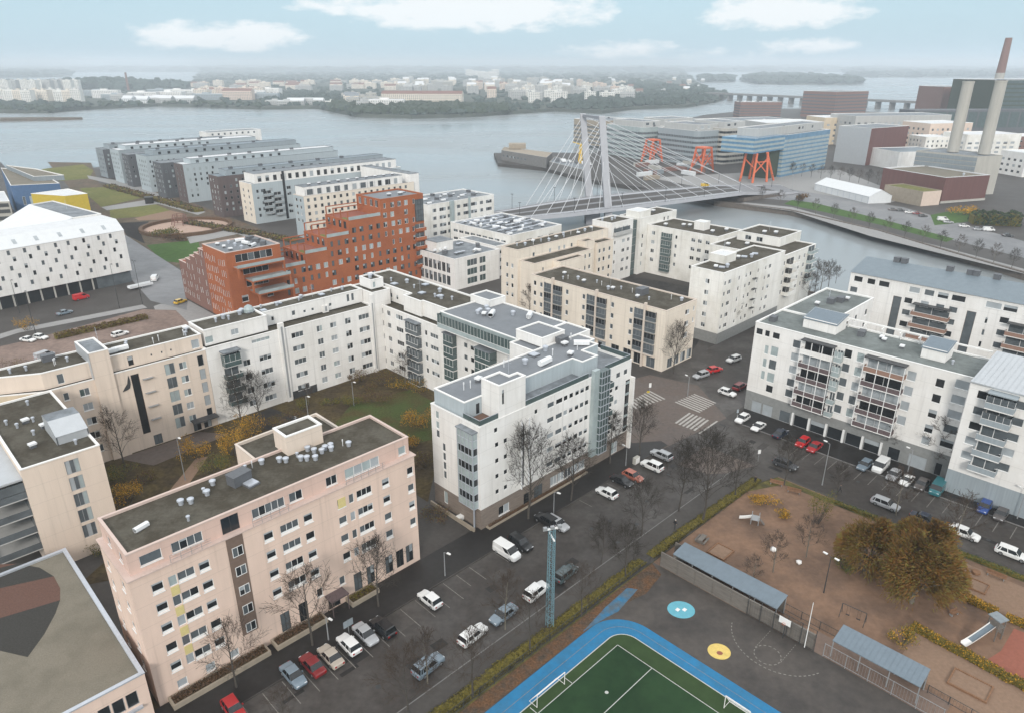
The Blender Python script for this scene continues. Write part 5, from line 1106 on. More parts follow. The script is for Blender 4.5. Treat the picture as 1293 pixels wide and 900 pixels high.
wsheet('park', [(60, 205), (115, 206), (125, 232), (190, 236), (330, 290), (330, 300), (250, 320), (238, 345), (150, 300), (90, 240)], .03, 'heath')
wsheet('lawn', [(52, 214), (105, 208), (118, 216), (112, 226), (75, 229)], .04, 'lawn_pale')
wsheet('lawn', [(100, 238), (150, 236), (180, 250), (128, 262)], .04, 'lawn_pale')
wsheet('lawn', [(138, 264), (195, 258), (215, 266), (180, 274), (140, 277)], .04, 'lawn_pale')
wsheet('lawn', [(185, 310), (250, 303), (254, 320), (233, 333), (205, 330)], .04, 'lawn_fresh')
wsheet('path', [(170, 276), (215, 266), (232, 270), (228, 277), (175, 279)], .045, 'sand_pale')
wsheet('black_earth', [(150, 282), (188, 280), (178, 296), (183, 308), (160, 298)], .04, 'black_earth')
wsheet('path', [(128, 262), (190, 252), (230, 260), (260, 268), (250, 272), (200, 258), (135, 266)], .05, 'paving_light')
wsheet('path', [(110, 222), (170, 232), (230, 258), (224, 262), (160, 238), (112, 226)], .052, 'paving_light')
wsheet('path', [(236, 300), (300, 288), (345, 302), (335, 308), (300, 296), (240, 308)], .05, 'paving_light')
c = P(236, 288)
disc('sand_ground', c, 19, 19, .06, 'sand_pink')
b = MB()
for k in range(48):
    a0, a1 = 2*pi*k/48, 2*pi*(k+1)/48
    b.prism([(c[0]+r*cos(a), c[1]+r*sin(a)) for r, a in ((19, a0), (20.6, a0), (20.6, a1), (19, a1))], 0, 1.5)
tag(b.make('ring_hedge', ['leaf_brown']), 'clipped brown hedge ringing the circular playground', 'hedge')
# ---- sports ground
sheet('court', [(-60, -49), (79.2, -49), (79.2, 40), (-60, 40)], .03, 'court')
sheet('leaf_litter', [(-60, -49.2), (79, -49.2), (77.6, -46.4), (72.5, -45.6), (66, -47.0), (-60, -47.4)], .04, 'leaf_litter')
def ring(u_in, v_in, u_out, v_out, r, m, z, nm):
    """strip with a rounded corner at (u, v); runs along -u and +v"""
    n = 12; a = [(-60, v_in)]; o_ = [(-60, v_out)]
    for k in range(n+1):
        t = pi/2*k/n
        a.append((u_in-r+r*sin(t), v_in+r-r*cos(t))); R_ = r+(u_out-u_in); o_.append((u_in-r+R_*sin(t), v_in+r-R_*cos(t)*(v_in-v_out)/(u_out-u_in)-0+(r*cos(t)*((v_in-v_out)/(u_out-u_in)-1))))
    a.append((u_in, 40)); o_.append((u_out, 40))
    b = MB()
    for k in range(len(a)-1): b.poly([(*W(*o_[k]), z), (*W(*a[k]), z), (*W(*a[k+1]), z), (*W(*o_[k+1]), z)])
    if b.v and (Vector(b.v[1])-Vector(b.v[0])).cross(Vector(b.v[2])-Vector(b.v[1])).z < 0: b.f = [tuple(reversed(f)) for f in b.f]
    o = b.make(nm, [m]); o['kind'] = 'structure'
    return a, o_
ai, ao = ring(64.2, -43.9, 66.9, -46.9, 2.6, 'track_blue', .05, 'running_track')
pit = ai[:-1]+[(64.2, 40), (-60, 40)]
sheet('pitch', pit, .052, 'turf_edge')
sheet('pitch', [(-60, -42.4), (61.6, -42.4), (61.6, 40), (-60, 40)], .06, 'turf')
stripes('pitch_marking', [(-40, -42.35, 61.5, -42.35), (61.5, -42.35, 61.5, 40), (45.5, -36.8, 61.5, -36.8), (45.9, -43.6, 45.9, -42.3), (52.3, -43.7, 52.3, -42.3)], .10, .068, 'line_white')
b = MB()
for A_, m_ in ((ai, 0),):
    for p, q in zip(A_, A_[1:]):
        p, q = Vector(W(*p)), Vector(W(*q)); d = (q-p).normalized(); k = Vector((-d.y, d.x))*.07; b.poly([(*(p-k), .072), (*(q-k), .072), (*(q+k), .072), (*(p+k), .072)])
o = b.make('track_edge', ['line_white']); o['kind'] = 'structure'
mid = [((p[0]+q[0])/2, (p[1]+q[1])/2) for p, q in zip(ai, ao)]
stripes('track_marking', [(*p, *q) for p, q in zip(mid, mid[1:])], .06, .058, 'paint_worn')
sheet('track_run', [(64.5, -46.6), (66.6, -46.2), (72.4, -47.0), (71.5, -48.3), (66, -48.0), (60, -47.2)], .046, 'track_worn')
disc('pitch_marking', W(54.3, -38.5), .24, .24, .07, 'line_white', 14)
disc('painted_circle', W(73.3, -40.1), 1.95, 1.75, .06, 'paint_cyan', 32)
disc('painted_circle', W(70.2, -32.2), 1.5, 1.4, .06, 'paint_yellow', 32)
disc('painted_circle', W(70.0, -32.0), .42, .35, .066, 'sand_red', 14)
b = MB()
for du, dv in ((-.35, -.35), (.35, .35)): 
    x, y = W(73.3+du, -40.1+dv); b.obox(x, y, A+.0, .62, .5, .064, .07)
o = b.make('court_marking', ['paint_white']); o['kind'] = 'structure'
b = MB()                                                            # dashed basketball arcs
def arc(cu, cv, r, a0, a1, n, w=.07):
    for k in range(n):
        t0 = a0+(a1-a0)*k/n; t1 = t0+(a1-a0)/n*.55
        b.poly([(*W(cu+rr*cos(t), cv+rr*sin(t)), .064) for rr, t in ((r-w, t0), (r+w, t0), (r+w, t1), (r-w, t1))][::-1])
arc(78.5, -27.5, 6.6, pi*.62, pi*1.40, 26); arc(74.2, -27.4, 1.7, 0, 2*pi, 16)
for k in range(9): x, y = W(78.4-k*.5, -29.2); b.obox(x, y, A, .3, .08, .06, .066); x, y = W(78.4-k*.5, -25.6); b.obox(x, y, A, .3, .08, .06, .066)
o = b.make('court_marking', ['paint_worn']); o['kind'] = 'structure'
x, y = W(67.6, -15.9); b = MB(); b.obox(x, y, A, 2.2, 2.4, .055, .075); o = b.make('painted_square', ['paint_red']); o['kind'] = 'structure'
for (u, v, m_) in ((66.5, -17.3, 'paint_white'), (68.4, -14.5, 'paint_yellow')): 
    x, y = W(u, v); b = MB(); b.obox(x, y, A, .9, .9, .055, .07); o = b.make('painted_square', [m_]); o['kind'] = 'structure'
# ---- playground
sheet('playground', [(79.2, -49), (108, -48.8), (116.8, -47), (116.8, 40), (79.2, 40)], .032, 'sand')
sheet('playground', [(84.5, -15), (92.4, -15), (90.5, 10), (82, 10)], .04, 'sand_pale')
sheet('playground', [(105.6, -15), (113.8, -16), (113.8, 20), (104, 20)], .04, 'sand_pale')
sheet('playground', [(93.5, -7), (97, -6), (103, -5.8), (104, 10), (92, 10)], .044, 'sand_red')
sheet('yard', [(79.2, -24.5), (83.2, -24.5), (83.0, -8), (79.0, -8)], .046, 'brown_panel')
sheet('verge', [(-60, -51.5), (112, -51.5), (116.5, -47.6), (117, 40), (115.2, 40), (115.0, -45), (108, -48.6), (80, -49.0), (-60, -49.1)], .05, 'verge')
# ---- far bank
wsheet('road', [(940, 243), (1000, 240), (1140, 262), (1293, 305), (1420, 350), (1420, 372), (1293, 326), (1120, 283), (1000, 254), (950, 250)], .03, 'road_grey')
wsheet('lawn', [(1000, 253), (1030, 257), (1120, 279), (1205, 302), (1195, 306), (1110, 284), (1040, 268), (990, 258)], .04, 'lawn_fresh')
wsheet('path', [(940, 256), (1000, 262), (1110, 292), (1200, 315), (1293, 340), (1293, 346), (1190, 321), (1100, 299), (1000, 267), (930, 258)], .045, 'paving_light')
wsheet('lawn', [(1195, 268), (1230, 266), (1225, 280), (1180, 285), (1175, 272)], .04, 'lawn_fresh')
wsheet('pavement', [(820, 225), (1000, 215), (1060, 215), (1150, 250), (1100, 262), (1000, 240), (900, 240)], .028, 'paving_light')
# ================================================================== cable stayed bridge
def bridge():
    ZD = (6, 6, 6, 6, 6, 5.4, 2.2, .3)
    near = [P(x, y, z) for (x, y), z in zip(((600, 281), (665, 275), (720, 270), (772, 264), (860, 253), (940, 243), (985, 243), (1010, 244)), ZD)]
    fr = [P(x, y, z) for (x, y), z in zip(((600, 271), (645, 264), (690, 256), (744, 248.5), (830, 240), (900, 234), (950, 234), (985, 234)), ZD)]
    R_ = thing('cable_bridge', 'cable stayed bridge with two inclined white pylon legs across the canal mouth', 'bridge', (0, 0, 0))
    b = MB()
    for k in range(len(near)-1):
        a, c, d, e = near[k], near[k+1], fr[k+1], fr[k]
        za, zc = ZD[k], ZD[k+1]
        b.poly([(*a, za), (*c, zc), (*d, zc), (*e, za)], 0)
        b.poly([(*e, za-1.6), (*d, zc-1.6), (*c, zc-1.6), (*a, za-1.6)], 2)
        b.poly([(*a, za-1.6), (*c, zc-1.6), (*c, zc+.2), (*a, za+.2)], 1); b.poly([(*d, zc-1.6), (*e, za-1.6), (*e, za+.2), (*d, zc+.2)], 1)
        def mix(p, q, t): return (p[0]+(q[0]-p[0])*t, p[1]+(q[1]-p[1])*t)
        for t0, t1, m in ((.06, .15, 1), (.18, .45, 3), (.55, .82, 3), (.85, .94, 1)):
            b.poly([(*mix(a, e, t0), za+.01), (*mix(c, d, t0), zc+.01), (*mix(c, d, t1), zc+.01), (*mix(a, e, t1), za+.01)], m)
    b.make('deck', ['bridge_deck', 'bridge_white', 'bridge_grey', 'asphalt_old'], R_)
    b = MB()
    for pts in (near, fr):
        for z in (.6, 1.1): b.path([(p[0], p[1], z+zz) for p, zz in zip(pts, ZD)], .06, 4)
        for p, q, za, zc in zip(pts, pts[1:], ZD, ZD[1:]):
            n = 12
            for k in range(n): z = za+(zc-za)*k/n; b.tube((p[0]+(q[0]-p[0])*k/n, p[1]+(q[1]-p[1])*k/n, z+.1), (p[0]+(q[0]-p[0])*k/n, p[1]+(q[1]-p[1])*k/n, z+1.15), .05, .05, 4)
    b.make('railing', ['steel_grey'], R_)
    b = MB(); q = [near[5], near[6], near[7], fr[7], fr[6], fr[5]]; b.prism(q, -5, .25); b.prism([near[5], near[6], fr[6], fr[5]], .25, 2.0); b.make('abutment', ['quay_stone'], R_)
    legs = []
    for bp_, tp in (((771, 262), (760, 147)), ((747, 248), (736, 144))):
        bx, by = P(*bp_, 6)
        # top: same depth, height from the picture row
        v = (450-tp[1])/FPX; k = (-SP+v*CP)/(CP+v*SP); zt = H+by*k; tx = (tp[0]-646.5)/FPX*(by*CP-(zt-H)*SP)
        legs.append(((bx, by), (tx, by, zt)))
        b = MB(); w = 1.9
        base = [(bx-w, by-2.4, -6), (bx+w, by-2.4, -6), (bx+w, by+2.4, -6), (bx-w, by+2.4, -6)]
        top = [(tx-w*.8, by-1.6, zt), (tx+w*.8, by-1.6, zt), (tx+w*.8, by+1.6, zt), (tx-w*.8, by+1.6, zt)]
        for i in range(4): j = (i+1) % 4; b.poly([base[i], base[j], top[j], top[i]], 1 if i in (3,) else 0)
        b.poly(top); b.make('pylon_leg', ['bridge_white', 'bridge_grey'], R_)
    (n0, n1), (f0, f1) = legs
    b = MB(); b.tube((f1[0], f1[1], f1[2]-.9), (n1[0], n1[1], n1[2]-.9), .9, .9, 4); b.make('crossbeam', ['bridge_grey'], R_)
    x, y = (n0[0]+f0[0])/2, (n0[1]+f0[1])/2
    b = MB(); b.box(x-9, y-17, -7, x-2, y-8, 4.3); b.box(n0[0]-3, n0[1]-3, -7, n0[0]+3, n0[1]+3, -.5); b.make('pier', ['bridge_grey'], R_)
    def along(pts, t):
        L_ = [0]
        for p, q in zip(pts, pts[1:]): L_.append(L_[-1]+math.dist(p, q))
        s = t*L_[-1]
        for i in range(len(pts)-1):
            if s <= L_[i+1]: f = (s-L_[i])/(L_[i+1]-L_[i]); return (pts[i][0]+(pts[i+1][0]-pts[i][0])*f, pts[i][1]+(pts[i+1][1]-pts[i][1])*f)
        return pts[-1]
    for side, pts, base, top in (('n', near, n0, n1), ('f', fr, f0, f1)):
        for dirn in (-1, 1):
            N = 8
            for k in range(N):
                t0 = .41 if side == 'n' else .425
                t = t0+dirn*(.045+k*(.034 if dirn < 0 else .050))
                if t < .03 or t > .97: continue
                zt = top[2]*(1-.055*(N-1-k))-1.0; f = (zt-6)/(top[2]-6)
                ax, ay = base[0]+(top[0]-base[0])*f, base[1]+(top[1]-base[1])*f
                e = along(pts, t)
                b = MB(); b.tube((ax, ay, zt), (e[0], e[1], 6.2), .13, .13, 5); b.make('stay_cable', ['cable'], R_)
    for k in range(7):
        for pts in (near, fr):
            e = along(pts, .1+.13*k); b = MB(); b.tube((e[0], e[1], 6), (e[0], e[1], 13), .12, .09, 5); b.box(e[0]-.7, e[1]-.2, 13, e[0]+.7, e[1]+.2, 13.2); b.make('deck_lamp', ['steel_dark'], R_)
bridge()
# ================================================================== pier, cranes, offices on the far bank
def pier():
    B = Bld('pier_building', 'long low weathered pier building with a curved end roof', 'building', -11, 590, ang=0, world=True)
    q = [P(x, y, 0) for x, y in ((630, 203), (690, 213.5), (745, 226), (752, 213), (690, 199), (640, 196))]
    q = [(p[0]+11, p[1]-590) for p in q]
    B.tier([(q[0][0]+2, q[0][1]+2), (q[1][0], q[1][1]+2), (q[1][0]+6, q[1][1]+34), (q[0][0]+4, q[0][1]+26)], 0, 8.0, 'concrete_dark', 'tan_wall', 'concrete', holes={0: [(3+k*5, 3, 2.8, 1.6, dict(n=2, sill=False, frame='frame_grey')) for k in range(7)]}); 
    B.tier([(q[1][0]+2, q[1][1]-3), (q[2][0]-2, q[2][1]-2), (q[2][0]+2, q[2][1]+22), (q[1][0]+8, q[1][1]+30)], 0, 5.5, 'concrete_dark', 'roof_grey', 'concrete')
    for k in range(18): B.vent(('plant', 'duct', 'box')[k % 3], q[1][0]+8+k % 6*4.5, q[1][1]+1+k//6*5-k % 6*5, .5*k, 1.2, local=True, z=5.2)
    b = MB(); b.box(q[0][0]+8, q[0][1]+10, 8, q[0][0]+22, q[0][1]+24, 11.5); b.make('roof_cabin', ['tan_wall'], B.root); B.finish()
pier()
def lattice(b, p, q, r=.3, m=0): b.tube(p, q, r, r, 4, m)
def trestle(label, x, y, rz, h, s=1.0, group=None):
    R_ = thing('crane_trestle', label, 'crane', (x, y, 0), rz, group)
    for sx in (-1, 1):
        for sy in (-1, 1):
            b = MB(); lattice(b, (sx*6.5*s, sy*5*s, 0), (sx*3.2*s, sy*4*s, h), .75); b.make('leg', ['crane_orange'], R_)
    b = MB()
    for sy in (-1, 1):
        lattice(b, (-6*s, sy*4.9*s, h*.15), (4.2*s, sy*4.3*s, h*.7), .4); lattice(b, (6*s, sy*4.9*s, h*.15), (-4.2*s, sy*4.3*s, h*.7), .4); lattice(b, (-4.6*s, sy*4.4*s, h*.55), (4.6*s, sy*4.4*s, h*.55), .4)
    for sx in (-1, 1): lattice(b, (sx*5.6*s, -4.8*s, h*.3), (sx*3.6*s, 4*s, h*.85), .35); lattice(b, (sx*5.6*s, 4.8*s, h*.3), (sx*3.6*s, -4*s, h*.85), .35)
    b.make('bracing', ['crane_orange'], R_)
    b = MB(); b.box(-4*s, -4.6*s, h-.6, 4*s, 4.6*s, h+.4); b.make('platform', ['crane_orange'], R_)
G_ = None
trestle('orange crane legs under the rounded pale office, nearest the bridge pylon', 112, 585, .5, 17)
trestle('orange crane legs under the middle office front, left of the blue block', 138, 528, .6, 17)
trestle('small orange crane legs seen just right of the pylon top', 90, 668, .5, 16)
R_ = thing('crane_trestle', 'tall orange trestle carrying the overhanging end of the blue office block', 'crane', (162, 482, 0), .7)
for a, c in (((-9, -4), (-6, -3)), ((-8, 6), (-6, 5)), ((3, -7), (5, -4)), ((13, -6), (4, -4)), ((6, 8), (4, 5))):
    b = MB(); b.tube((a[0], a[1], 0), (c[0], c[1], 18.6), .8, .8, 5); b.make('leg', ['crane_orange'], R_)
b = MB(); lattice(b, (-8, -3.6, 6), (4, -5, 15), .45); lattice(b, (4, -5, 6), (-7, -3, 15), .45); lattice(b, (-7.4, -3.4, 13), (4.4, -5, 13), .45); lattice(b, (-7.4, -3.4, 9), (-7, 5.4, 15), .4); b.make('bracing', ['crane_orange'], R_)
R_ = thing('harbour_crane', 'yellow lattice crane standing on the pier behind the left pylon leg', 'crane', (*P(735, 214, 0), 0), .3)
for sx in (-1, 1):
    for sy in (-1, 1): b = MB(); b.tube((sx*2.6, sy*2.6, 0), (sx*1.3, sy*1.3, 15), .55, .45, 4); b.make('leg', ['crane_yellow'], R_)
b = MB()
for z in (3, 7, 11): 
    for sx in (-1, 1): b.tube((sx*2.4, -2.4, z), (sx*1.9, 2, z+4), .3, .3, 4); b.tube((-2.4, sx*2.4, z), (2, sx*1.9, z+4), .3, .3, 4)
b.box(-2, -2, 15, 2, 2, 18); b.tube((0, 0, 17), (-9, -2, 20), .5, .3, 4); b.make('cab', ['crane_yellow'], R_)
def band_block(name, label, x, y, ang, L_, D_, z, wall, glass, top='roof_grey', z0=0, floors=None, round_=False, overhang=None, step=3.6, cap='cap_white'):
    B = Bld(name, label, 'building', x, y, ang=ang, world=True)
    pts = [(0, 0), (L_, 0), (L_, D_), (0, D_)]
    if round_: pts = [(0, 4), (1, 1.5), (3, .4), (6, 0), (L_, 0), (L_, D_), (0, D_)]
    B.tier(pts, z0, z, wall, top, cap, par=.4)
    b = MB()
    fl = floors or [z0+1.4+step*k for k in range(int((z-z0-1.5)/step))]
    op = inset(pts, -.05)
    for zz in fl:
        for i in range(len(op)):
            p, q = op[i], op[(i+1) % len(op)]; b.poly([(*p, zz), (*q, zz), (*q, zz+1.7), (*p, zz+1.7)])
    b.make('window_band', [glass], B.root)
    b = MB()
    for zz in fl:
        for i in range(len(op)):
            p, q = Vector(op[i]), Vector(op[(i+1) % len(op)]); n = int((q-p).length/1.8); d = (q-p).normalized() if n else 0
            for k in range(1, n): s = p+d*k*1.8; w = Vector((d.y, -d.x))*.04; b.prism([tuple(v) for v in (s-d*.1, s+d*.1, s+d*.1+w, s-d*.1+w)][::-1], zz, zz+1.7)
    b.make('mullion', [wall], B.root)
    for k in range(6): B.vents(1, ['plant', 'box', 'duct'], 3, 3, L_-3, D_-3, k+int(abs(x)))
    return B
a43 = math.radians(43)
BB = band_block('office_building', 'blue glazed office block whose left end overhangs on orange legs', 185, 500, a43, 68, 24, 28.0, 'glass_blue', 'glass_pale', step=2.7)
for zz in range(9): pass
b = MB(); b.box(-40, 0, 18.6, -.05, 24, 28.0, 0)
for k in range(3): b.box(-40.06, -.06, 19.6+2.8*k, -.05, 0, 21.0+2.8*k, 1); b.box(-40.06, -.06, 19.6+2.8*k, -40, 24, 21.0+2.8*k, 1)
b.make('overhang', ['glass_blue', 'glass_pale'], BB.root)
b = MB(); b.box(-13, 2.5, 0, -.06, 22, 18.6); b.make('stair_core', ['leaf_dark'], BB.root)
BB.tier([(-25, 6), (66, 6), (66, 22), (-25, 22)], 27.6, 33.0, 'plaster_grey', 'roof_grey', 'cap_white', holes={0: [(34, 28.2, 5, 5.2, dict(n=2, sill=False, frame='frame_grey')), (56, 29.5, 3, 2), (61, 29.5, 3, 2), (76, 29.5, 3, 2)]})
BB.finish()
for (wl, gl), (lab, x, y, L_, D_, z) in zip((('glass_pale', 'glass_mid'), ('plaster_grey', 'glass_green'), ('panel_greyblue', 'glass_mid'), ('concrete', 'glass_dark')), (('pale green banded office with a rounded corner above the first orange crane legs', 106, 600, 26, 46, 25), ('long banded office behind the crane legs, in the middle of the far bank', 128, 622, 40, 34, 25.5), ('rounded glass banded office just left of the blue block', 141, 560, 30, 44, 25.5), ('set back banded office between the rounded one and the blue block', 163, 566, 30, 40, 27))):
    q = band_block('office_building', lab, x, y, math.radians(32), L_, D_, z, wl, gl, round_='round' in lab)
    q.tier([(5, 6), (L_-2, 6), (L_-2, D_-2), (5, D_-2)], z-.4, z+4.0, 'plaster_grey', 'roof_grey', 'cap_white', holes={0: [(5, z+.8, 3.5, 2.2), (12, z+.8, 2.5, 2.2)]}); q.finish()
q = band_block('office_building', 'brownish banded office at the far end behind the pylon', 84, 700, math.radians(35), 46, 40, 23, 'tan_wall', 'glass_mid'); q.finish()
q = band_block('office_building', 'low pale hall behind the banded offices', 210, 790, math.radians(20), 130, 70, 14, 'plaster_grey', 'glass_mid'); q.finish()
q = band_block('office_building', 'small brick cube on the far water edge', 330, 1085, 0, 60, 30, 22, 'brick_dull', 'glass_mid', top='roof_grey'); q.finish()
r = random.Random(8)
for k in range(16):
    px, py = r.uniform(800, 900), r.uniform(205, 228); X, Y = P(px, py, 0); R_ = thing('container', 'shipping container or site hut on the quay behind the stay cables', 'container', (X, Y, .03), r.choice((.5, 2.1)), 'containers on the far quay'); b = MB(); b.box(-6, -1.3, 0, 6, 1.3, 2.7)
    for j in range(12): b.box(-5.9+j, -1.36, .2, -5.5+j, -1.303, 2.5)
    b.make('box', [r.choice(('vent_white', 'tan_wall', 'cladding_grey', 'brick_dull', 'roof_white', 'concrete'))], R_)
# ---- industrial quarter
B = Bld('theatre_hall', 'big windowless hall with a grey side and a brown front', 'building', 272, 561, ang=math.radians(31), world=True)
B.tier([(0, 0), (48, 0), (48, 28), (0, 28)], 0, 27.5, 'brown_metal', 'roof_grey', 'cap_white'); b = MB(); b.poly([(-.05, 28, .1), (-.05, 0, .1), (-.05, 0, 27.3), (-.05, 28, 27.3)]); b.make('side_wall', ['roof_metal'], B.root)
B = Bld('cultural_hall', 'dark brown low hall with a pale edged flat roof in front of the chimneys', 'building', 240, 400, ang=math.radians(19), world=True)
B.tier([(0, 0), (33, 0), (33, 44), (0, 44)], 0, 14.2, 'brown_metal', 'roof_gravel', 'roof_pale', par=.5, capw=.8); B.vent('drum', 20, 6, 0, 1.2, local=True)
b = MB(); b.box(-.4, -.3, 0, 33.3, -.003, 1.2); b.make('plinth', ['concrete'], B.root)
B = Bld('annex', 'low tan concrete annex with one pale pink end wall beside the brown hall', 'building', 224, 391, ang=math.radians(20), world=True)
B.tier([(0, 0), (13.5, 0), (13.5, 26), (0, 26)], 0, 8.0, 'tan_wall', 'lawn_pale', 'tan_wall'); b = MB(); b.poly([(0, -.05, .1), (13.5, -.05, .1), (13.5, -.05, 7.9), (0, -.05, 7.9)]); b.make('end_wall', ['pale_pink'], B.root)
B = Bld('power_building', 'grey concrete boiler house with a band of metal louvres under the two chimneys', 'building', 272, 427, ang=0, world=True)
B.tier([(0, 0), (17, 4), (6, 46), (-20, 30)], 0, 22.5, 'concrete', 'roof_grey', 'concrete')
b = MB(); p, r_ = Vector((-20, 30)), Vector((0, 0)); d = (r_-p).normalized(); k = Vector((d.y, -d.x))*.15; p += k; r_ += k
for i in range(5): b.poly([(p.x, p.y, 9+i*2.6), (r_.x, r_.y, 9+i*2.6), (r_.x, r_.y, 11.2+i*2.6), (p.x, p.y, 11.2+i*2.6)])
b.make('louvre_band', ['cladding_grey'], B.root)
for lab, bp_, tp in (('left one of the two pale concrete chimneys', (1203, 192), (1219.5, 103)), ('right one of the two pale concrete chimneys', (1242, 195), (1261.6, 102))):
    x, y = P(*bp_, 22.5); v = (450-tp[1])/FPX; k = (-SP+v*CP)/(CP+v*SP); zt = H+y*k
    R_ = thing('chimney', lab, 'chimney', (x, y, 22.52)); b = MB(); b.lathe([(3.3, 0), (3.1, zt-23.5), (3.3, zt-23.4), (3.3, zt-22.5)], 16); b.make('shaft', ['concrete'], R_); b = MB(); b.lathe([(2.4, zt-22.49), (2.4, zt-22.2)], 12); b.make('flue', ['frame_dark'], R_)
def plain(name, label, x, y, ang, L_, D_, z, wall, roof='roof_white', win=None, z0=0, seed=1, glass='mix'):
    B = Bld(name, label, 'building', x, y, ang=math.radians(ang), world=True); h = {}
    if win:
        w, hh, sx, sz = win
        h = {e: [((k+.6)*sx, 2.2+j*sz, w, hh, dict(n=1, sill=False, frame='frame_grey', glass=glass)) for k in range(int((LL-1.5)/sx)) for j in range(int((z-3)/sz))] for e, LL in ((0, L_), (3, D_))}
    B.tier([(0, 0), (L_, 0), (L_, D_), (0, D_)], z0, z, wall, roof, 'cap_white', holes=h); B.finish(); return B
plain('office_building', 'low white office with two ribbon windows between the theatre hall and the louvred boiler house', 283, 535, 12, 40, 30, 13, 'plaster_white', 'roof_bluegrey', (36, 1.6, 39, 4.2))
plain('apartment_building', 'white and pink apartment block behind the theatre hall', 338, 600, 15, 42, 30, 28, 'pale_pink', 'roof_pale', (2, 1.8, 5, 4))
plain('apartment_building', 'long white rooftop row right behind the theatre hall', 318, 690, 10, 100, 40, 28, 'plaster_grey', 'roof_grey', (3, 2, 7, 4.5))
plain('apartment_building', 'white apartment slab seen between the two chimneys', 345, 560, 8, 46, 26, 23, 'plaster_pale', 'roof_pale', (3.4, 1.6, 6, 3.4))
plain('apartment_building', 'white block left of the first chimney', 322, 574, 8, 22, 20, 20, 'plaster_pale', 'roof_white', (1.4, 1.6, 4, 3.4))
plain('apartment_building', 'long white roofed row right of the chimneys', 388, 568, 5, 95, 24, 21, 'brick_dull', 'roof_pale', (4, 1.6, 6, 3.6))
plain('apartment_building', 'white block low at the right edge beyond the car park', 352, 500, 10, 50, 22, 16, 'plaster_white', 'roof_white', (2.2, 1.6, 5, 3.8))
plain('office_building', 'cream cube behind the blue office block', 300, 715, 12, 36, 30, 25, 'plaster_ochre', 'roof_pale', (3, 2, 8, 5))
plain('office_building', 'white domed hall behind the blue office block', 236, 690, 12, 60, 40, 22, 'plaster_grey', 'roof_white')
B = plain('brick_office', 'large brown brick block with horizontal bands standing before the far water', 462, 1075, 31, 74, 56, 36, 'brick_dull', 'roof_grey')
b = MB()
for k in range(7): b.box(-.1, -.12, 4+k*4.4, 74.1, -.02, 5.6+k*4.4); b.box(-.12, -.1, 4+k*4.4, -.02, 56, 5.6+k*4.4)
b.make('window_band', ['glass_mid'], B.root); B.box('stair_tower', 3, -3.0, 10, -.05, 0, 35, 'plaster_grey') if False else None
plain('brick_hall', 'wide brown brick hall behind the chimneys at the right edge', 545, 955, 0, 130, 60, 46, 'brick_dull', 'roof_grey')
B = plain('power_plant', 'dark green glazed power plant hall at the right edge', 545, 850, 4, 160, 80, 56, 'leaf_dark', 'roof_grey')
b = MB()
for k in range(12): b.box(-.2, -.3, 3+k*4.5, 160, -.02, 6+k*4.5)
b.make('glass_band', ['glass_green'], B.root)
b = MB(); b.box(-110, -30, 0, 160, -.5, 26)
for k in range(22): b.box(-108+k*12, -30.2, 8, -98+k*12, -30.02, 24, 1)
b.make('lower_hall', ['cladding_dark', 'glass_green'], B.root)
R_ = thing('chimney', 'tall red banded chimney fading into the cloud at the right edge', 'chimney', (640, 1000, 0)); b = MB(); b.lathe([(6.4, 0), (5.4, 62)], 16); b.make('base_shaft', ['concrete'], R_); b = MB(); b.lathe([(5.3, 62.02), (4.0, 104)], 16); b.make('shaft', ['brick_dull'], R_)
# white festival tent
B = thing('festival_tent', 'long white ridge tent by the canal road', 'tent', (199, 399, 0), math.radians(104))
b = MB(); L_, D_ = 48, 15
b.poly([(0, 0, 0), (L_, 0, 0), (L_, 0, 4), (0, 0, 4)][::-1]); b.poly([(0, -D_, 0), (L_, -D_, 0), (L_, -D_, 4), (0, -D_, 4)]); 
for x in (0, L_): b.poly([(x, -D_, 0), (x, 0, 0), (x, 0, 4), (x, -D_/2, 7.4), (x, -D_, 4)])
b.make('side_wall', ['roof_white'], B); b = MB(); b.poly([(-.3, .3, 3.95), (L_+.3, .3, 3.95), (L_+.3, -D_/2, 7.5), (-.3, -D_/2, 7.5)][::-1]); b.poly([(-.3, -D_-.3, 3.95), (L_+.3, -D_-.3, 3.95), (L_+.3, -D_/2, 7.5), (-.3, -D_/2, 7.5)]); b.make('roof', ['roof_white'], B)
b = MB()
for k in range(10): b.box(k*L_/9.2, .02, 0, k*L_/9.2+.3, .08, 4); b.box(k*L_/9.2, -D_-.08, 0, k*L_/9.2+.3, -D_-.02, 4)
b.make('frame', ['vent_metal'], B)
# low causeway bridge far away
R_ = thing('road_bridge', 'long low road bridge across the far bay on the right', 'bridge', (0, 0, 0)); p, q = Vector(P(890, 119, 10)), Vector(P(1330, 139, 10)); d = (q-p).normalized(); k = Vector((-d.y, d.x))
b = MB(); b.prism([tuple(v) for v in (p, q, q+k*20, p+k*20)], 10, 13.5); b.make('deck', ['concrete_dark'], R_)
for i in range(26): c = p+(q-p)*(i+.5)/26+k*10; b = MB(); b.obox(c.x, c.y, math.atan2(d.y, d.x), 3, 14, -4, 9.99); b.make('pier', ['concrete_dark'], R_)
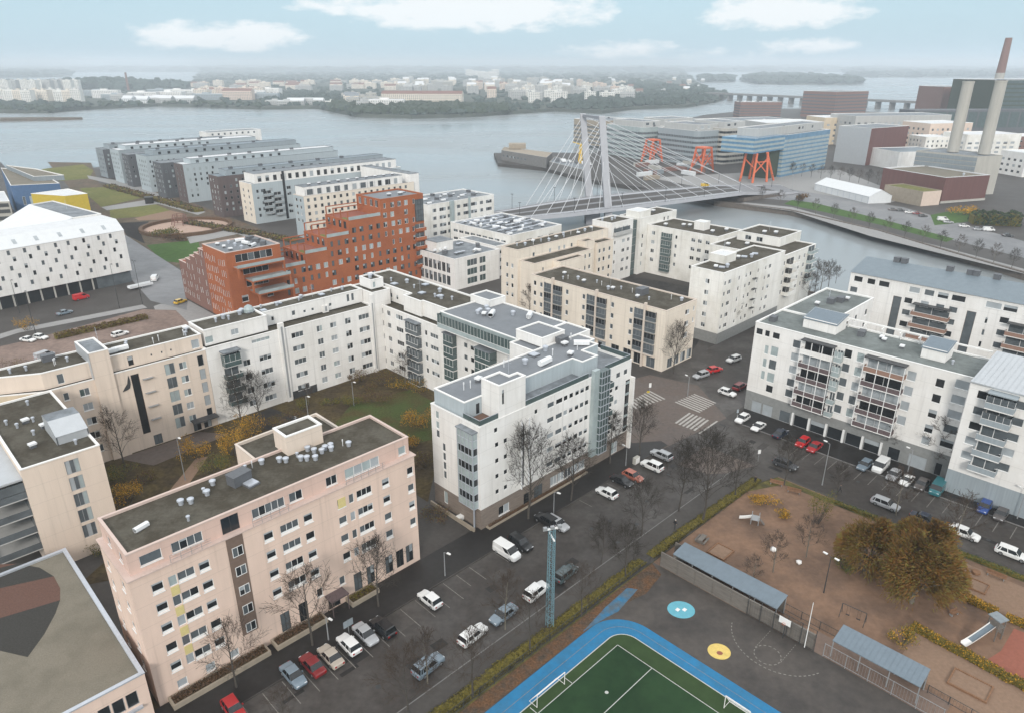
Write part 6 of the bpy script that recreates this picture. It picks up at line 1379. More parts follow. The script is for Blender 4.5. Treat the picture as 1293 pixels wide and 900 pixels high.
# ================================================================== far shores, woods and the hazy town
rf = random.Random(77)
def pip(x, y, poly):
    c = False; j = len(poly)-1
    for i in range(len(poly)):
        if (poly[i][1] > y) != (poly[j][1] > y) and x < (poly[j][0]-poly[i][0])*(y-poly[i][1])/(poly[j][1]-poly[i][1])+poly[i][0]: c = not c
        j = i
    return c
def wood(poly, n, h0, h1, m='forest', skip=(), nm='forest', lab='hazy wooded shore'):
    b = MB(); xs = [p[0] for p in poly]; ys = [p[1] for p in poly]; k = 0
    while k < n:
        x, y = rf.uniform(min(xs), max(xs)), rf.uniform(min(ys), max(ys))
        if not pip(x, y, poly): continue
        k += 1
        if any(a < x < c and e < y < f and rf.random() < pr for a, c, e, f, pr in skip): continue
        X, Y = P(x, y, 0); hgt = rf.uniform(h0, h1)*(1+max(0, (Y-1500)/9000)); q = 1+max(0, Y-900)/2500; b.blob((X, Y, hgt*.42), hgt*.62*q, rf, 0, .95/q, .4)
    o = b.make(nm, [m]); tag(o, lab, 'woods', kind='stuff'); return o
lands = {'shore': [(-260, 141), (60, 141.5), (110, 137), (200, 133), (250, 134), (330, 137), (400, 136), (420, 140), (450, 146), (520, 148), (600, 146), (640, 143), (700, 139), (760, 142), (800, 137), (870, 134), (905, 128), (925, 121), (895, 112), (880, 104), (872, 97), (862, 90.5), (252, 90.5), (243, 103), (225, 106), (120, 107), (85, 106), (70, 102), (20, 103), (-260, 105)],
         'left_hills': [(-300, 99), (30, 98), (88, 97), (84, 91), (-300, 91)], 'isle': [(938, 103), (960, 106), (1082, 106.5), (1086, 103), (1000, 97), (948, 97.5)], 'isle_b': [(884, 103.5), (922, 104), (924, 99.5), (886, 98.5)], 'right_hills': [(1075, 97.5), (1500, 98.5), (1500, 91), (1068, 91)], 'horizon': [(-400, 91.2), (1700, 91.2), (1900, 86.5), (-600, 86.5)]}
for nm, poly in lands.items(): slab('far_shore', [P(*p, 0) for p in poly], -6, 2.5 if nm != 'horizon' else 6, 'far_land', uv=False)
slab('spit', [P(*p, 0) for p in ((-80, 150), (55, 148.6), (104, 149), (60, 150.3), (-80, 152))], -6, .6, 'heath', uv=False)
wood(lands['shore'], 6000, 6, 11, skip=((-200, 110, 104, 132, .9), (100, 330, 108, 134, .88), (480, 890, 101, 137, .72), (240, 500, 104, 118, .65), (490, 600, 126, 140, .9)), lab='hazy woods covering the far shore between the houses')
wood([(418, 140), (450, 146), (520, 147.6), (600, 145.6), (640, 143), (640, 138), (560, 136), (470, 134), (420, 134)], 420, 9, 14, 'leaf_dark', lab='dark trees along the wooded point in the bay')
wood([(700, 138), (760, 141.5), (800, 136.5), (870, 133), (905, 127.5), (890, 112), (800, 104), (760, 118), (700, 134)], 500, 11, 16, lab='wooded slope at the right end of the far shore')
wood([(0, 141), (60, 141.5), (110, 137), (200, 133), (330, 136.8), (330, 134.5), (200, 131), (110, 134), (60, 138), (0, 137)], 130, 6, 10, 'leaf_dark', lab='shoreline trees below the hazy left hand town')
wood(lands['left_hills'], 500, 18, 26, lab='distant wooded hills at the left horizon'); wood(lands['isle'], 420, 16, 24, lab='long wooded island in the right hand bay'); wood(lands['isle_b'], 120, 14, 20, lab='small wooded islet left of the long island'); wood(lands['right_hills'], 500, 18, 26, lab='distant wooded hills at the right horizon')
wood(lands['horizon'], 1400, 16, 30, lab='wooded horizon fading into the haze')
b = MB(); X, Y = P(140, 113, 0)
for k in range(120): a = rf.uniform(0, 6.28); r_ = rf.random()**.5; b.blob((X+r_*260*cos(a), Y+r_*160*sin(a), 4+16*(1-r_*r_)), 22, rf, 0, .8, .35)
tag(b.make('wooded_hill', ['forest']), 'rounded wooded hill behind the left hand town', 'hill', kind='stuff')
TOWN = {}
def town_mesh(L_, D_, z, wall, roof, pitched):
    b = MB(); b.box(0, 0, 0, L_, D_, z, 0, 1)
    n = max(1, int((z-1)/3.1)); m = max(2, int(L_/3.6))
    for k in range(n):
        for j in range(m): x = (j+.5)*L_/m; b.poly([(x-.9, -.12, 1.3+k*3.1), (x+.9, -.12, 1.3+k*3.1), (x+.9, -.12, 2.9+k*3.1), (x-.9, -.12, 2.9+k*3.1)], 2)
    if pitched: b.poly([(-.4, -.4, z), (L_+.4, -.4, z), (L_, D_/2, z+5), (0, D_/2, z+5)], 1); b.poly([(L_+.4, D_+.4, z), (-.4, D_+.4, z), (0, D_/2, z+5), (L_, D_/2, z+5)], 1); b.poly([(-.4, D_+.4, z), (-.4, -.4, z), (0, D_/2, z+5)]); b.poly([(L_+.4, -.4, z), (L_+.4, D_+.4, z), (L_, D_/2, z+5)])
    else: b.box(L_*.3, D_*.3, z, L_*.55, D_*.7, z+2.6, 0)
    return b.mesh('far_house', [wall, roof, 'glass_mid'])
def town(n, x0, x1, y0, y1, Ls, Ds, zs, walls, roofs, lab, group, pitched=0, reg=False, ang=.12):
    for k in range(n):
        px = x0+(x1-x0)*(k+.5)/n if reg else rf.uniform(x0, x1); py = rf.uniform(y0, y1); X, Y = P(px, py, 0)
        key = (rf.randrange(4), group)
        if key not in TOWN: TOWN[key] = town_mesh(rf.uniform(*Ls), rf.uniform(*Ds), rf.uniform(*zs), rf.choice(walls), rf.choice(roofs), rf.random() < pitched)
        o = put('far_house', TOWN[key], None, (X, Y, 2.4), rf.uniform(-ang, ang)); tag(o, lab, 'building', group)
PW = ('plaster_grey', 'concrete', 'plaster_beige')
town(12, -10, 95, 117, 120, (17, 24), (14, 18), (30, 38), ('plaster_grey', 'plaster_pale', 'panel_greyblue'), ('roof_grey',), 'grey tower block in the back row at the far left of the hazy shore', 'grey towers of the far left town', reg=True)
town(10, -8, 96, 128, 131, (18, 26), (14, 18), (20, 26), ('plaster_beige', 'plaster_cream', 'plaster_pale'), ('roof_grey',), 'cream slab block in the front row at the far left of the hazy shore', 'cream blocks of the far left town', reg=True)
town(20, 100, 330, 120, 130, (40, 70), (16, 22), (12, 18), ('plaster_white', 'plaster_grey', 'panel_greyblue'), ('roof_pale', 'roof_grey'), 'long pale building behind the boat sheds on the hazy left shore', 'long buildings of the left shore', reg=True)
town(9, 150, 235, 131, 133, (18, 30), (14, 18), (7, 10), ('roof_white', 'plaster_grey'), ('roof_pale',), 'white boat shed at the water of the hazy left shore', 'white boat sheds', 1.0, True)
town(14, 240, 320, 121, 128, (20, 34), (14, 18), (14, 20), ('plaster_pale', 'pale_pink', 'plaster_beige'), ('roof_grey', 'brick_dull'), 'pale pinkish building beside the boat sheds', 'pinkish buildings on the left shore', .6)
town(46, 240, 500, 106, 116, (24, 44), (14, 18), (12, 18), PW, ('roof_pale', 'brick_dull'), 'small pale block on the ridge behind the wooded left bay', 'blocks on the far ridge', .3)
town(9, 325, 410, 134, 135.5, (26, 50), (12, 16), (6, 9), ('plaster_grey', 'plaster_pale'), ('roof_pale',), 'low boathouse on the shore left of the wooded point', 'low boathouses', .5)
town(80, 500, 720, 104, 122, (22, 34), (16, 20), (16, 24), PW, ('roof_pale', 'brick_dull', 'roof_grey'), 'pale block in the hazy town behind the wooded point', 'white blocks of the hazy town', .35)
town(26, 630, 800, 120, 132, (22, 30), (16, 20), (16, 22), ('plaster_pale', 'plaster_grey'), ('roof_grey', 'roof_grey'), 'white waterside block behind the bridge pylons', 'white waterside blocks of the hazy town', .2)
town(22, 580, 790, 110, 126, (18, 26), (14, 18), (16, 22), ('pale_pink', 'plaster_peach', 'plaster_cream', 'plaster_beige'), ('brick_dull', 'roof_grey'), 'peach or cream block among the white ones in the hazy town', 'peach blocks of the hazy town', .6)
town(30, 690, 890, 102, 124, (14, 20), (12, 16), (8, 12), PW, ('roof_pale', 'brick_dull'), 'small house among the trees of the right far slope', 'small houses on the right slope', .7)
town(5, 584, 625, 97, 101, (40, 60), (20, 24), (30, 46), ('plaster_pale', 'plaster_white'), ('roof_pale',), 'pale high block on the skyline above the hazy town', 'high blocks on the skyline', 0, True)
town(14, 425, 480, 126, 140, (18, 28), (14, 18), (10, 15), ('plaster_grey', 'concrete', 'plaster_beige'), ('roof_grey',), 'pale house among the trees of the wooded point', 'houses on the wooded point', .3)
X, Y = P(482, 135, 0); tag(put('far_house', town_mesh(150, 26, 20, 'plaster_beige', 'brick_dull', True), None, (X, Y, 2.4), -.06), 'long orange roofed hospital like building on the far shore', 'building')
X, Y = P(466, 139, 0); tag(put('far_house', town_mesh(60, 24, 14, 'plaster_white', 'roof_pale', False), None, (X, Y, 2.4), .03), 'white building in front of the long orange roofed one', 'building')
X, Y = P(282, 128, 0); tag(put('far_house', town_mesh(62, 20, 18, 'pale_pink', 'brick_dull', True), None, (X, Y, 2.4), 0), 'long pink building at the end of the boat sheds', 'building')
R_ = thing('chimney', 'thin dark chimney rising above the hazy left hand town', 'chimney', (*P(163, 117, 0), 2)); b = MB(); b.lathe([(3.6, 0), (2.6, 50)], 10); b.make('shaft', ['brick_dull'], R_)
# ================================================================== sky, haze, light, camera
wd = bpy.data.worlds.new('World'); sc.world = wd; wd.use_nodes = True; nt = wd.node_tree; n = nt.nodes; L = nt.links; bg = n['Background']
SUN_EL, SUN_AZ = math.radians(27), math.radians(186)        # azimuth of the sun, clockwise from +Y: behind and left of the camera
sky = n.new('ShaderNodeTexSky'); sky.sky_type = 'NISHITA'; sky.sun_disc = False; sky.sun_elevation = SUN_EL; sky.sun_rotation = SUN_AZ; sky.air_density = 1.2; sky.dust_density = 2.0; sky.ozone_density = 2.5
tc = n.new('ShaderNodeTexCoord'); sp = n.new('ShaderNodeSeparateXYZ'); L.new(tc.outputs['Generated'], sp.inputs['Vector'])
def math_(op, a, b_=None, clamp=False):
    x = n.new('ShaderNodeMath'); x.operation = op; x.use_clamp = clamp
    for i, v in enumerate((a, b_)):
        if v is None: continue
        if isinstance(v, (int, float)): x.inputs[i].default_value = v
        else: L.new(v, x.inputs[i])
    return x.outputs[0]
az = math_('ARCTAN2', sp.outputs['X'], sp.outputs['Y']); el = math_('ARCSINE', sp.outputs['Z'])
cno = n.new('ShaderNodeTexNoise'); cno.inputs['Scale'].default_value = 26; cno.inputs['Detail'].default_value = 7; cno.inputs['Roughness'].default_value = .6
mp = n.new('ShaderNodeMapping'); mp.inputs['Scale'].default_value = (1, 1, 2.6); L.new(tc.outputs['Generated'], mp.inputs['Vector']); L.new(mp.outputs['Vector'], cno.inputs['Vector'])
tot = None
for px, py, rx, ry, w in ((285, 46, 112, 17, 1.0), (600, 14, 180, 25, 1.1), (470, 10, 100, 15, .8), (985, 14, 95, 22, 1.1), (1015, 58, 58, 12, .8), (785, 64, 85, 12, .75), (930, 70, 120, 8, .35)):
    a0 = math.atan((px-646.5)/(FPX*CP+(450-py)*SP)); d0 = Vector(((px-646.5)/FPX, CP+(450-py)/FPX*SP, -SP+(450-py)/FPX*CP)).normalized(); e0 = math.asin(d0.z); a0 = math.atan2(d0.x, d0.y)
    dx = math_('DIVIDE', math_('SUBTRACT', az, a0), rx/FPX/1.0); dy = math_('DIVIDE', math_('SUBTRACT', el, e0), ry/FPX)
    r2 = math_('ADD', math_('MULTIPLY', dx, dx), math_('MULTIPLY', dy, dy))
    c = math_('MULTIPLY', math_('SUBTRACT', 1.15, r2, True), w)
    tot = c if tot is None else math_('MAXIMUM', tot, c)
nz = math_('MULTIPLY', math_('SUBTRACT', cno.outputs['Fac'], .46), 2.6)
cl = math_('MULTIPLY', math_('ADD', math_('MULTIPLY', tot, 1.15), math_('SUBTRACT', nz, .42)), 1.5, True)
cl = math_('MULTIPLY', cl, math_('GREATER_THAN', tot, .001))
over = n.new('ShaderNodeMapRange'); over.inputs['From Min'].default_value = .13; over.inputs['From Max'].default_value = .45; over.inputs['To Max'].default_value = .85; L.new(sp.outputs['Z'], over.inputs['Value'])
cl2 = math_('MAXIMUM', math_('MULTIPLY', cl, .8), over.outputs['Result'])
mix = n.new('ShaderNodeMix'); mix.data_type = 'RGBA'; L.new(cl2, mix.inputs['Factor']); 
base = n.new('ShaderNodeMix'); base.data_type = 'RGBA'; base.inputs['Factor'].default_value = .82; L.new(sky.outputs['Color'], base.inputs['A']); base.inputs['B'].default_value = (3.8, 5.4, 6.4, 1)
ov2 = n.new('ShaderNodeMix'); ov2.data_type = 'RGBA'; L.new(over.outputs['Result'], ov2.inputs['Factor']); ov2.inputs['A'].default_value = (7.4, 7.5, 7.55, 1); ov2.inputs['B'].default_value = (11.0, 11.0, 11.0, 1); L.new(ov2.outputs['Result'], mix.inputs['B'])
L.new(base.outputs['Result'], mix.inputs['A'])
L.new(mix.outputs['Result'], bg.inputs['Color']); bg.inputs['Strength'].default_value = .10
sl = bpy.data.lights.new('sun', 'SUN'); sl.energy = 1.5; sl.angle = math.radians(11); sl.color = (1, .95, .88)
so = bpy.data.objects.new('sun', sl); COL.objects.link(so)
sd = Vector((sin(SUN_AZ)*cos(SUN_EL), cos(SUN_AZ)*cos(SUN_EL), sin(SUN_EL)))
so.rotation_euler = sd.to_track_quat('Z', 'Y').to_euler()
hz = MB(); hz.box(-9800, -600, -8, 9800, 13500, 135); ho = hz.make('haze', []); ho['kind'] = 'stuff'; tag(ho, 'pale damp haze thickening towards the horizon', 'haze', kind='stuff')
hm = bpy.data.materials.new('haze_air'); hm.use_nodes = True; nt = hm.node_tree; nt.nodes.clear(); out = nt.nodes.new('ShaderNodeOutputMaterial'); pv = nt.nodes.new('ShaderNodeVolumePrincipled')
pv.inputs['Color'].default_value = (.86, .93, 1.0, 1); pv.inputs['Density'].default_value = .00021; pv.inputs['Anisotropy'].default_value = .15; nt.links.new(pv.outputs['Volume'], out.inputs['Volume']); ho.data.materials.append(hm)
cam = bpy.data.cameras.new('camera'); co = bpy.data.objects.new('camera', cam); COL.objects.link(co)
cam.sensor_width = 36; cam.lens = FPX/1293*36; cam.clip_start = .5; cam.clip_end = 60000
co.location = (0, 0, H); co.rotation_euler = (pi/2-PITCH, 0, 0); sc.camera = co
sc.view_settings.view_transform = 'Standard'; sc.view_settings.look = 'None'; sc.view_settings.exposure = 0.5; sc.view_settings.gamma = 1
try: sc.view_settings.use_curve_mapping = False
except Exception: pass
sc.cycles.volume_bounces = 3; sc.cycles.max_bounces = 6; sc.cycles.diffuse_bounces = 3; sc.cycles.glossy_bounces = 3; sc.cycles.use_denoising = True
# ================================================================== trees, hedges, shrubs
def bare_tree(seed, h, spread=.5, cap=2600, up=.35, nb=28):
    """slender leader with many thin ascending side branches, each splitting into fine twigs"""
    r = random.Random(seed); T = MB(); C = MB()
    def rod(M_, p, q, a, c, n): M_.tube(p, q, a, c, n, 0, False)
    def twigs(p, d, ln, rad, lev):
        if len(C.v) > cap*6: return
        n = 3; q = Vector(p); d = Vector(d)
        for k in range(n):
            d = (d+Vector((r.gauss(0, .11), r.gauss(0, .11), r.gauss(0, .07)+up*.12))).normalized(); w = q+d*(ln/n)
            rod(C, q, w, max(.014, rad*(1-k*.25)), max(.010, rad*(1-(k+1)*.25)), 3)
            if lev < 2:
                for j in range(2 if lev else 3):
                    s_ = Matrix.Rotation(r.uniform(0, 6.28), 3, d) @ d.orthogonal().normalized(); t = r.uniform(.45, .95)
                    twigs(w, d*cos(t)+s_*sin(t), ln*r.uniform(.38, .6), rad*.5, lev+1)
            q = w
    p = Vector((0, 0, -.1)); d = Vector((0, 0, 1)); N = 9; pts = [p]
    for k in range(N):
        d = (d+Vector((r.gauss(0, .05), r.gauss(0, .05), .12))).normalized(); w = p+d*(h*.92/N); f0, f1 = 1-k/N, 1-(k+1)/N
        rod(T, p, w, h*.0125*f0+.018, h*.0125*f1+.018, 6); p = w; pts.append(w)
    for k in range(nb):
        f = .27+.68*(k/(nb-1)); i = min(N-1, int(f*N)); q = pts[i]+(pts[i+1]-pts[i])*(f*N-i); a = k*2.4+r.uniform(-.5, .5)
        t = (spread+.4)*(1.1-.65*f)*r.uniform(.8, 1.15); ln = h*(.36-.26*abs(f-.42)-.16*max(0, f-.6))*r.uniform(.8, 1.1)
        e = Vector((cos(a)*sin(t), sin(a)*sin(t), cos(t))); rod(T, q, q+e*ln*.4, h*.0048*(1.2-f), h*.0034*(1.2-f), 4); twigs(q+e*ln*.38, e, ln*.75, h*.0032*(1.2-f), 0)
    return T, C
TREES = []
for i, (h, s, m, tm) in enumerate(((10, .42, 'bark', 'twig'), (11, .34, 'bark', 'twig'), (9, .55, 'bark', 'twig_warm'), (8, .5, 'bark', 'twig'), (7, .6, 'bark_pale', 'twig_warm'))):
    T, C = bare_tree(40+i, h, s, 7000, nb=(28, 28, 17, 24, 16)[i])
    top = max(v[2] for v in C.v); TREES.append((T.mesh('trunk', [m]), C.mesh('crown', [tm]), top))
def tree(kind, loc, h, label, group=None, name='bare_tree', rz=None):
    T, C, top = TREES[kind]; s = 1.1*h/top
    R_ = thing(name, label, 'tree', (*loc, .02), RND.uniform(0, 6.28) if rz is None else rz, group); R_.scale = (s, s, s)
    put('trunk', T, R_); put('crown', C, R_); return R_
def at(px, py): return P(px, py, 0)
def hpx(px, py, topy):
    X, Y = P(px, py, 0); v = (450-topy)/FPX; k = (-SP+v*CP)/(CP+v*SP); return H+Y*k
for k, (x, y, ty, kind, lab) in enumerate((
    (299, 868, 785, 2, 'bare tree before the peach block, beside the parked dark red car'),
    (395, 815, 716, 2, 'bare tree at the kerb behind the white hatchback in the foreground bays'),
    (478, 766, 682, 0, 'bare tree before the tall ground floor windows of the peach block'),
    (667, 655, 545, 1, 'slim bare tree before the left half of the white middle block'),
    (721, 632, 552, 3, 'bare tree on the pavement below the window rows of the white middle block'),
    (770, 585, 522, 3, 'thin bare tree beside the brown base, right end of the white middle block'),
    (808, 574, 508, 0, 'bare tree at the street corner by the two white cars'),
    (857, 645, 562, 1, 'bare tree on the pavement nearest to the walking person'),
    (887, 658, 546, 0, 'tall dark bare tree in the verge near the playground corner'),
    (928, 627, 562, 1, 'slender bare tree at the pointed end of the verge'),
    (809, 677, 606, 0, 'bare tree at the kerb across from the white estate car'),
    (759, 712, 655, 3, 'thin bare tree by the pavement edge above the lattice mast'),
    (790, 729, 662, 3, 'bare tree in the verge at the grey shelter wall'),
    (734, 778, 712, 2, 'bare tree in the hedge strip right of the lattice mast'),
    (669, 822, 748, 2, 'bare tree in the hedge strip left of the lattice mast'),
    (638, 794, 728, 4, 'bare tree beside the dark blue grey sedan'),
    (597, 880, 795, 2, 'bare tree in the hedge strip above the goal end of the pitch'),
    (540, 862, 800, 4, 'low bare tree at the kerb left of the grey estate car'),
    (516, 905, 815, 2, 'bare tree cut by the bottom edge of the picture'),
    (360, 912, 868, 2, 'bushy bare tree at the bottom edge near the red car'),
    (990, 612, 556, 1, 'bare tree at the playground corner opposite the two red cars'),
    (1057, 624, 585, 3, 'small bare tree by the dark driving car'),
    (1131, 650, 594, 4, 'bare tree beside the light estate on the side street'),
    (1200, 698, 628, 4, 'bare tree at the kerb in front of the silver estate'),
    (1058, 549, 500, 4, 'bare tree before the garages of the right hand block, behind the navy car'),
    (990, 520, 478, 3, 'bare tree at the corner of the right hand block'),
    (1121, 576, 532, 3, 'bare tree before the balconies above the white van'),
    (1180, 598, 530, 4, 'spreading bare tree at the joint of the two right hand blocks'),
    (1240, 622, 575, 3, 'bare tree before the blue grey base at the right edge'),
    (850, 472, 410, 1, 'bare tree at the beige corner by the crossing'),
    (917, 420, 372, 3, 'bare tree in the side street before the white corner block'),
    (668, 402, 362, 4, 'small bare tree between the slate roof and the beige block'),
    (950, 738, 704, 4, 'small bare tree standing behind the long grey shelter'),
    (976, 722, 676, 4, 'small leaning bare tree in the playground sand, left of the lamp'),
    (1018, 703, 655, 4, 'small bare tree next to the playground lamp'),
    (158, 592, 518, 2, 'bare courtyard tree before the cream wing'),
    (305, 548, 478, 1, 'tall bare courtyard tree before the balcony stack'),
    (328, 533, 470, 0, 'bare courtyard tree with pale twigs by the white wing'),
    (390, 512, 486, 4, 'small bare tree at the passage under the white wing'),
    (512, 487, 447, 4, 'small bare tree in the inner corner of the courtyard'))):
    tree(kind, at(x, y), hpx(x, y, ty), lab)
for k, (x, y, ty) in enumerate(((1028, 372, 330), (1036, 366, 332), (1046, 362, 330), (1055, 358, 336), (1020, 383, 345))):
    tree((2, 4, 3)[k % 3], at(x, y), hpx(x, y, ty), 'bare tree in the small thicket on the canal bank behind the white corner block', 'thicket of bare trees on the canal bank')
for k in range(16):
    x = 962+k*22.5; y = 258+k*6.2; tree((3, 4)[k % 2], P(x, y-6, 0), 7.5, 'young bare tree in the row along the canal road', 'row of young trees along the canal road')
for k in range(12):
    x = 1000+k*12; y = 222+k*1.3; tree((3, 2)[k % 2], P(x, y, 0), 9, 'dark bare tree on the square before the blue office block', 'trees on the square before the blue office')
# leafy things: scattered small leaves
def leafy(name, label, cat, loc, size, n, m, group=None, leaf=.14, lump=7, stems=True, rz=0):
    r = random.Random(str(label)+str(loc)); sx, sy, sz = size; R_ = thing(name, label, cat, (*loc, .03), rz, group)
    cs = [(r.uniform(-.5, .5)*sx, r.uniform(-.5, .5)*sy, r.uniform(.35, .8)*sz) for _ in range(lump)]
    b = MB()
    for k in range(n):
        c = r.choice(cs); d = Vector((r.gauss(0, 1), r.gauss(0, 1), r.gauss(0, 1))).normalized()*(r.random()**.4)
        p = (c[0]+d.x*sx*.28, c[1]+d.y*sy*.28, max(.05, c[2]+d.z*sz*.32)); b.leaf(p, leaf*r.uniform(.6, 1.3), r, 0 if r.random() < .7 else 1)
    mm = m if isinstance(m, tuple) else (m, m); b.make('foliage', list(mm), R_)
    if stems:
        b = MB()
        for c in cs: b.tube((c[0]*.3, c[1]*.3, 0), c, .05, .02, 4, 0, False)
        b.make('stem', ['bark'], R_)
    return R_
Yl = ('leaf_yellow', 'leaf_olive'); Ol = ('leaf_olive', 'leaf_green'); Br = ('leaf_brown', 'leaf_olive')
for x, y, s, n, m, lab in (
    (250, 578, (5, 4, 4.6), 900, Yl, 'golden shrub in the courtyard by the cream wing entrance'), (294, 574, (5, 4, 7), 1200, Yl, 'tall golden shrub below the bare courtyard trees'), (318, 556, (5, 4, 6), 900, Yl, 'yellow and brown shrub beside the tall golden one'),
    (162, 634, (4.4, 4, 3.6), 900, Yl, 'golden shrub behind the corner of the peach block'), (150, 606, (5, 4, 3.0), 800, Ol, 'olive shrub under the bare courtyard tree'), (270, 596, (6, 4, 3.2), 900, Ol, 'dull olive shrub behind the peach block roof'),
    (350, 541, (7, 4, 3.0), 800, Br, 'brown shrub row along the white wing'), (520, 492, (9, 4, 2.6), 1000, ('leaf_olive', 'leaf_yellow'), 'yellowish shrub strip along the far side of the lawn'), (478, 506, (8, 4, 2.4), 900, Br, 'brownish shrubs beyond the lawn'),
    (490, 484, (7, 5, 4), 900, Br, 'bare brown thicket in the courtyard corner'), (444, 512, (5, 3, 2.4), 600, Ol, 'low olive shrub beside the lawn path'), (528, 537, (6, 5, 3.4), 1000, ('leaf_yellow', 'leaf_brown'), 'rust yellow shrub between the peach block and the white block'), (512, 566, (5, 4, 2.6), 700, ('leaf_yellow', 'leaf_brown'), 'rust coloured shrub at the peach block corner'), (540, 590, (6, 4, 2.6), 800, Br, 'brown shrub beside the yard behind the white block'), (548, 655, (4, 4, 2), 500, Br, 'low brown shrub in the yard beside the peach block'),
    (965, 636, (4.2, 2.6, 1.7), 600, Yl, 'golden shrub beside the small white slide'), (984, 652, (2.6, 2, 1.4), 350, Yl, 'smaller yellow shrub right of the small white slide'), (1192, 708, (2.6, 2.4, 2.4), 450, Ol, 'olive shrub at the kerb above the enclosed sand play area'), (1140, 812, (3, 3, 2.4), 600, ('leaf_olive', 'leaf_yellow'), 'yellow green shrub at the end of the clipped hedge by the shelter'), (1068, 720, (3.4, 3, 2.6), 500, Ol, 'green shrub at the foot of the round bronze tree'),
    (1030, 660, (4, 3, 6.5), 600, Ol, 'thin olive tree like shrub left of the round bronze tree'),
    (208, 300, (10, 8, 4), 700, Ol, 'greenish shrub at the edge of the circular playground'), (222, 304, (9, 5, 3), 600, ('leaf_brown', 'leaf_bronze'), 'rusty shrub before the circular playground'), (36, 417, (4, 4, 4), 500, Yl, 'small golden tree at the end of the gravel car park'), (150, 437, (8, 3, 2), 500, Br, 'brown scrub in the gravel car park'),
    (1215, 272, (12, 8, 5), 700, ('leaf_yellow', 'leaf_olive'), 'yellow shrub on the lawn before the brown hall'), (1012, 254, (8, 5, 4), 500, ('leaf_bronze', 'leaf_brown'), 'rust coloured shrub by the bridge abutment'), (5, 470, (8, 6, 3), 500, Br, 'brown scrub at the left edge of the gravel car park')):
    leafy('shrub', lab, 'shrub', at(x, y), s, int(n*1.9) if y > 350 else n, m, leaf=.115 if y > 350 else .4, lump=11)
r = random.Random(9)
for k in range(26):
    u, v = r.choice(((r.uniform(14, 34), r.uniform(-139, -108)), (r.uniform(34, 56), r.uniform(-112, -97)), (r.uniform(56, 64), r.uniform(-104, -88)), (r.uniform(62, 92), r.uniform(-140, -132))))
    leafy('shrub', 'dull brown or yellowing shrub among the planting of the courtyard', 'shrub', W(u, v), (r.uniform(2.5, 5), r.uniform(2, 4), r.uniform(1.2, 2.8)), 520, r.choice((Br, Br, Ol, Ol, Yl)), group='courtyard planting shrubs', leaf=.13)
def hedge(label, p, q, w, h, m, n, leaf=.11, cat='hedge', uv=True):
    p, q = (W(*p), W(*q)) if uv else (p, q); d = Vector(q)-Vector(p); r = random.Random(label); R_ = thing('hedge', label, cat, (*p, .04), math.atan2(d.y, d.x))
    b = MB(); L_ = d.length; g = max(2, int(L_/1.2))
    prof = [(r.uniform(.75, 1.1), r.uniform(-.12, .12)) for _ in range(g+1)]
    for k in range(n):
        x = r.uniform(0, L_); f = prof[int(x/L_*g)]; e = r.random()
        if e < .45: y, z = r.uniform(-.5, .5), f[0]
        else: y, z = r.choice((-.5, .5))*r.uniform(.8, 1.1), r.uniform(.05, f[0])
        b.leaf((x, y*w+f[1]+r.gauss(0, .05), max(.03, z*h+r.gauss(0, .06))), leaf*r.uniform(.6, 1.3), r, 0 if r.random() < .65 else 1)
    b.make('foliage', list(m), R_)
    b = MB()
    for k in range(g): x0, x1 = k*L_/g, (k+1)*L_/g; b.box(x0, -w*.38+prof[k][1], 0, x1, w*.38+prof[k][1], h*prof[k][0]*.82)
    b.make('body', ['leaf_olive'], R_); return R_
hedge('long unclipped olive hedge between the street pavement and the sports ground', (12, -50.6), (78, -50.3), 1.6, .5, ('verge', 'leaf_olive'), 9000, .13)
hedge('low hedge along the playground side of the pavement up to the street corner', (80, -50.2), (113, -49.2), 1.6, .5, ('verge', 'leaf_olive'), 4500, .13)
hedge('low dark hedge along the side street kerb above the playground', (115.8, -36), (115.8, 4), .8, .6, ('leaf_green', 'leaf_olive'), 3000, .12)
hedge('clipped yellow green hedge between the two sand play areas, beside the big slide', (92.9, -15.8), (91.2, 6), 1.0, 1.0, ('leaf_olive', 'leaf_yellow'), 5200)
hedge('clipped golden hedge on the upper side of the big slide yard, left part', (105.2, -15.9), (104.2, -8.2), 1.0, .9, ('leaf_yellow', 'leaf_olive'), 2600)
hedge('clipped golden hedge on the upper side of the big slide yard, right part', (104.3, -7.2), (104.3, 6), 1.0, .9, ('leaf_yellow', 'leaf_olive'), 3600)
hedge('short golden hedge running from the round bronze tree to the kerb', (106.2, -15.6), (112, -17.0), .9, .9, ('leaf_olive', 'leaf_yellow'), 1800)
hedge('dark evergreen hedge beside the canal road car park', P(1225, 282), P(1285, 285), 9, 6, ('leaf_dark', 'leaf_green'), 1500, .6, uv=False)
hedge('brown scrub strip between the gravel car park and the street', P(70, 428), P(186, 402), 2.6, 1.3, ('leaf_brown', 'leaf_olive'), 1800, .28, uv=False)
hedge('scrubby strip before the pale dark clad bars of the bayside row', P(136, 236), P(252, 268), 6, 1.6, ('leaf_brown', 'leaf_dark'), 1200, .6, uv=False)
hedge('dark planting strip between the park path and the light blue block', P(236, 282), P(372, 305), 5, 1.4, ('leaf_brown', 'leaf_dark'), 1500, .5, uv=False)
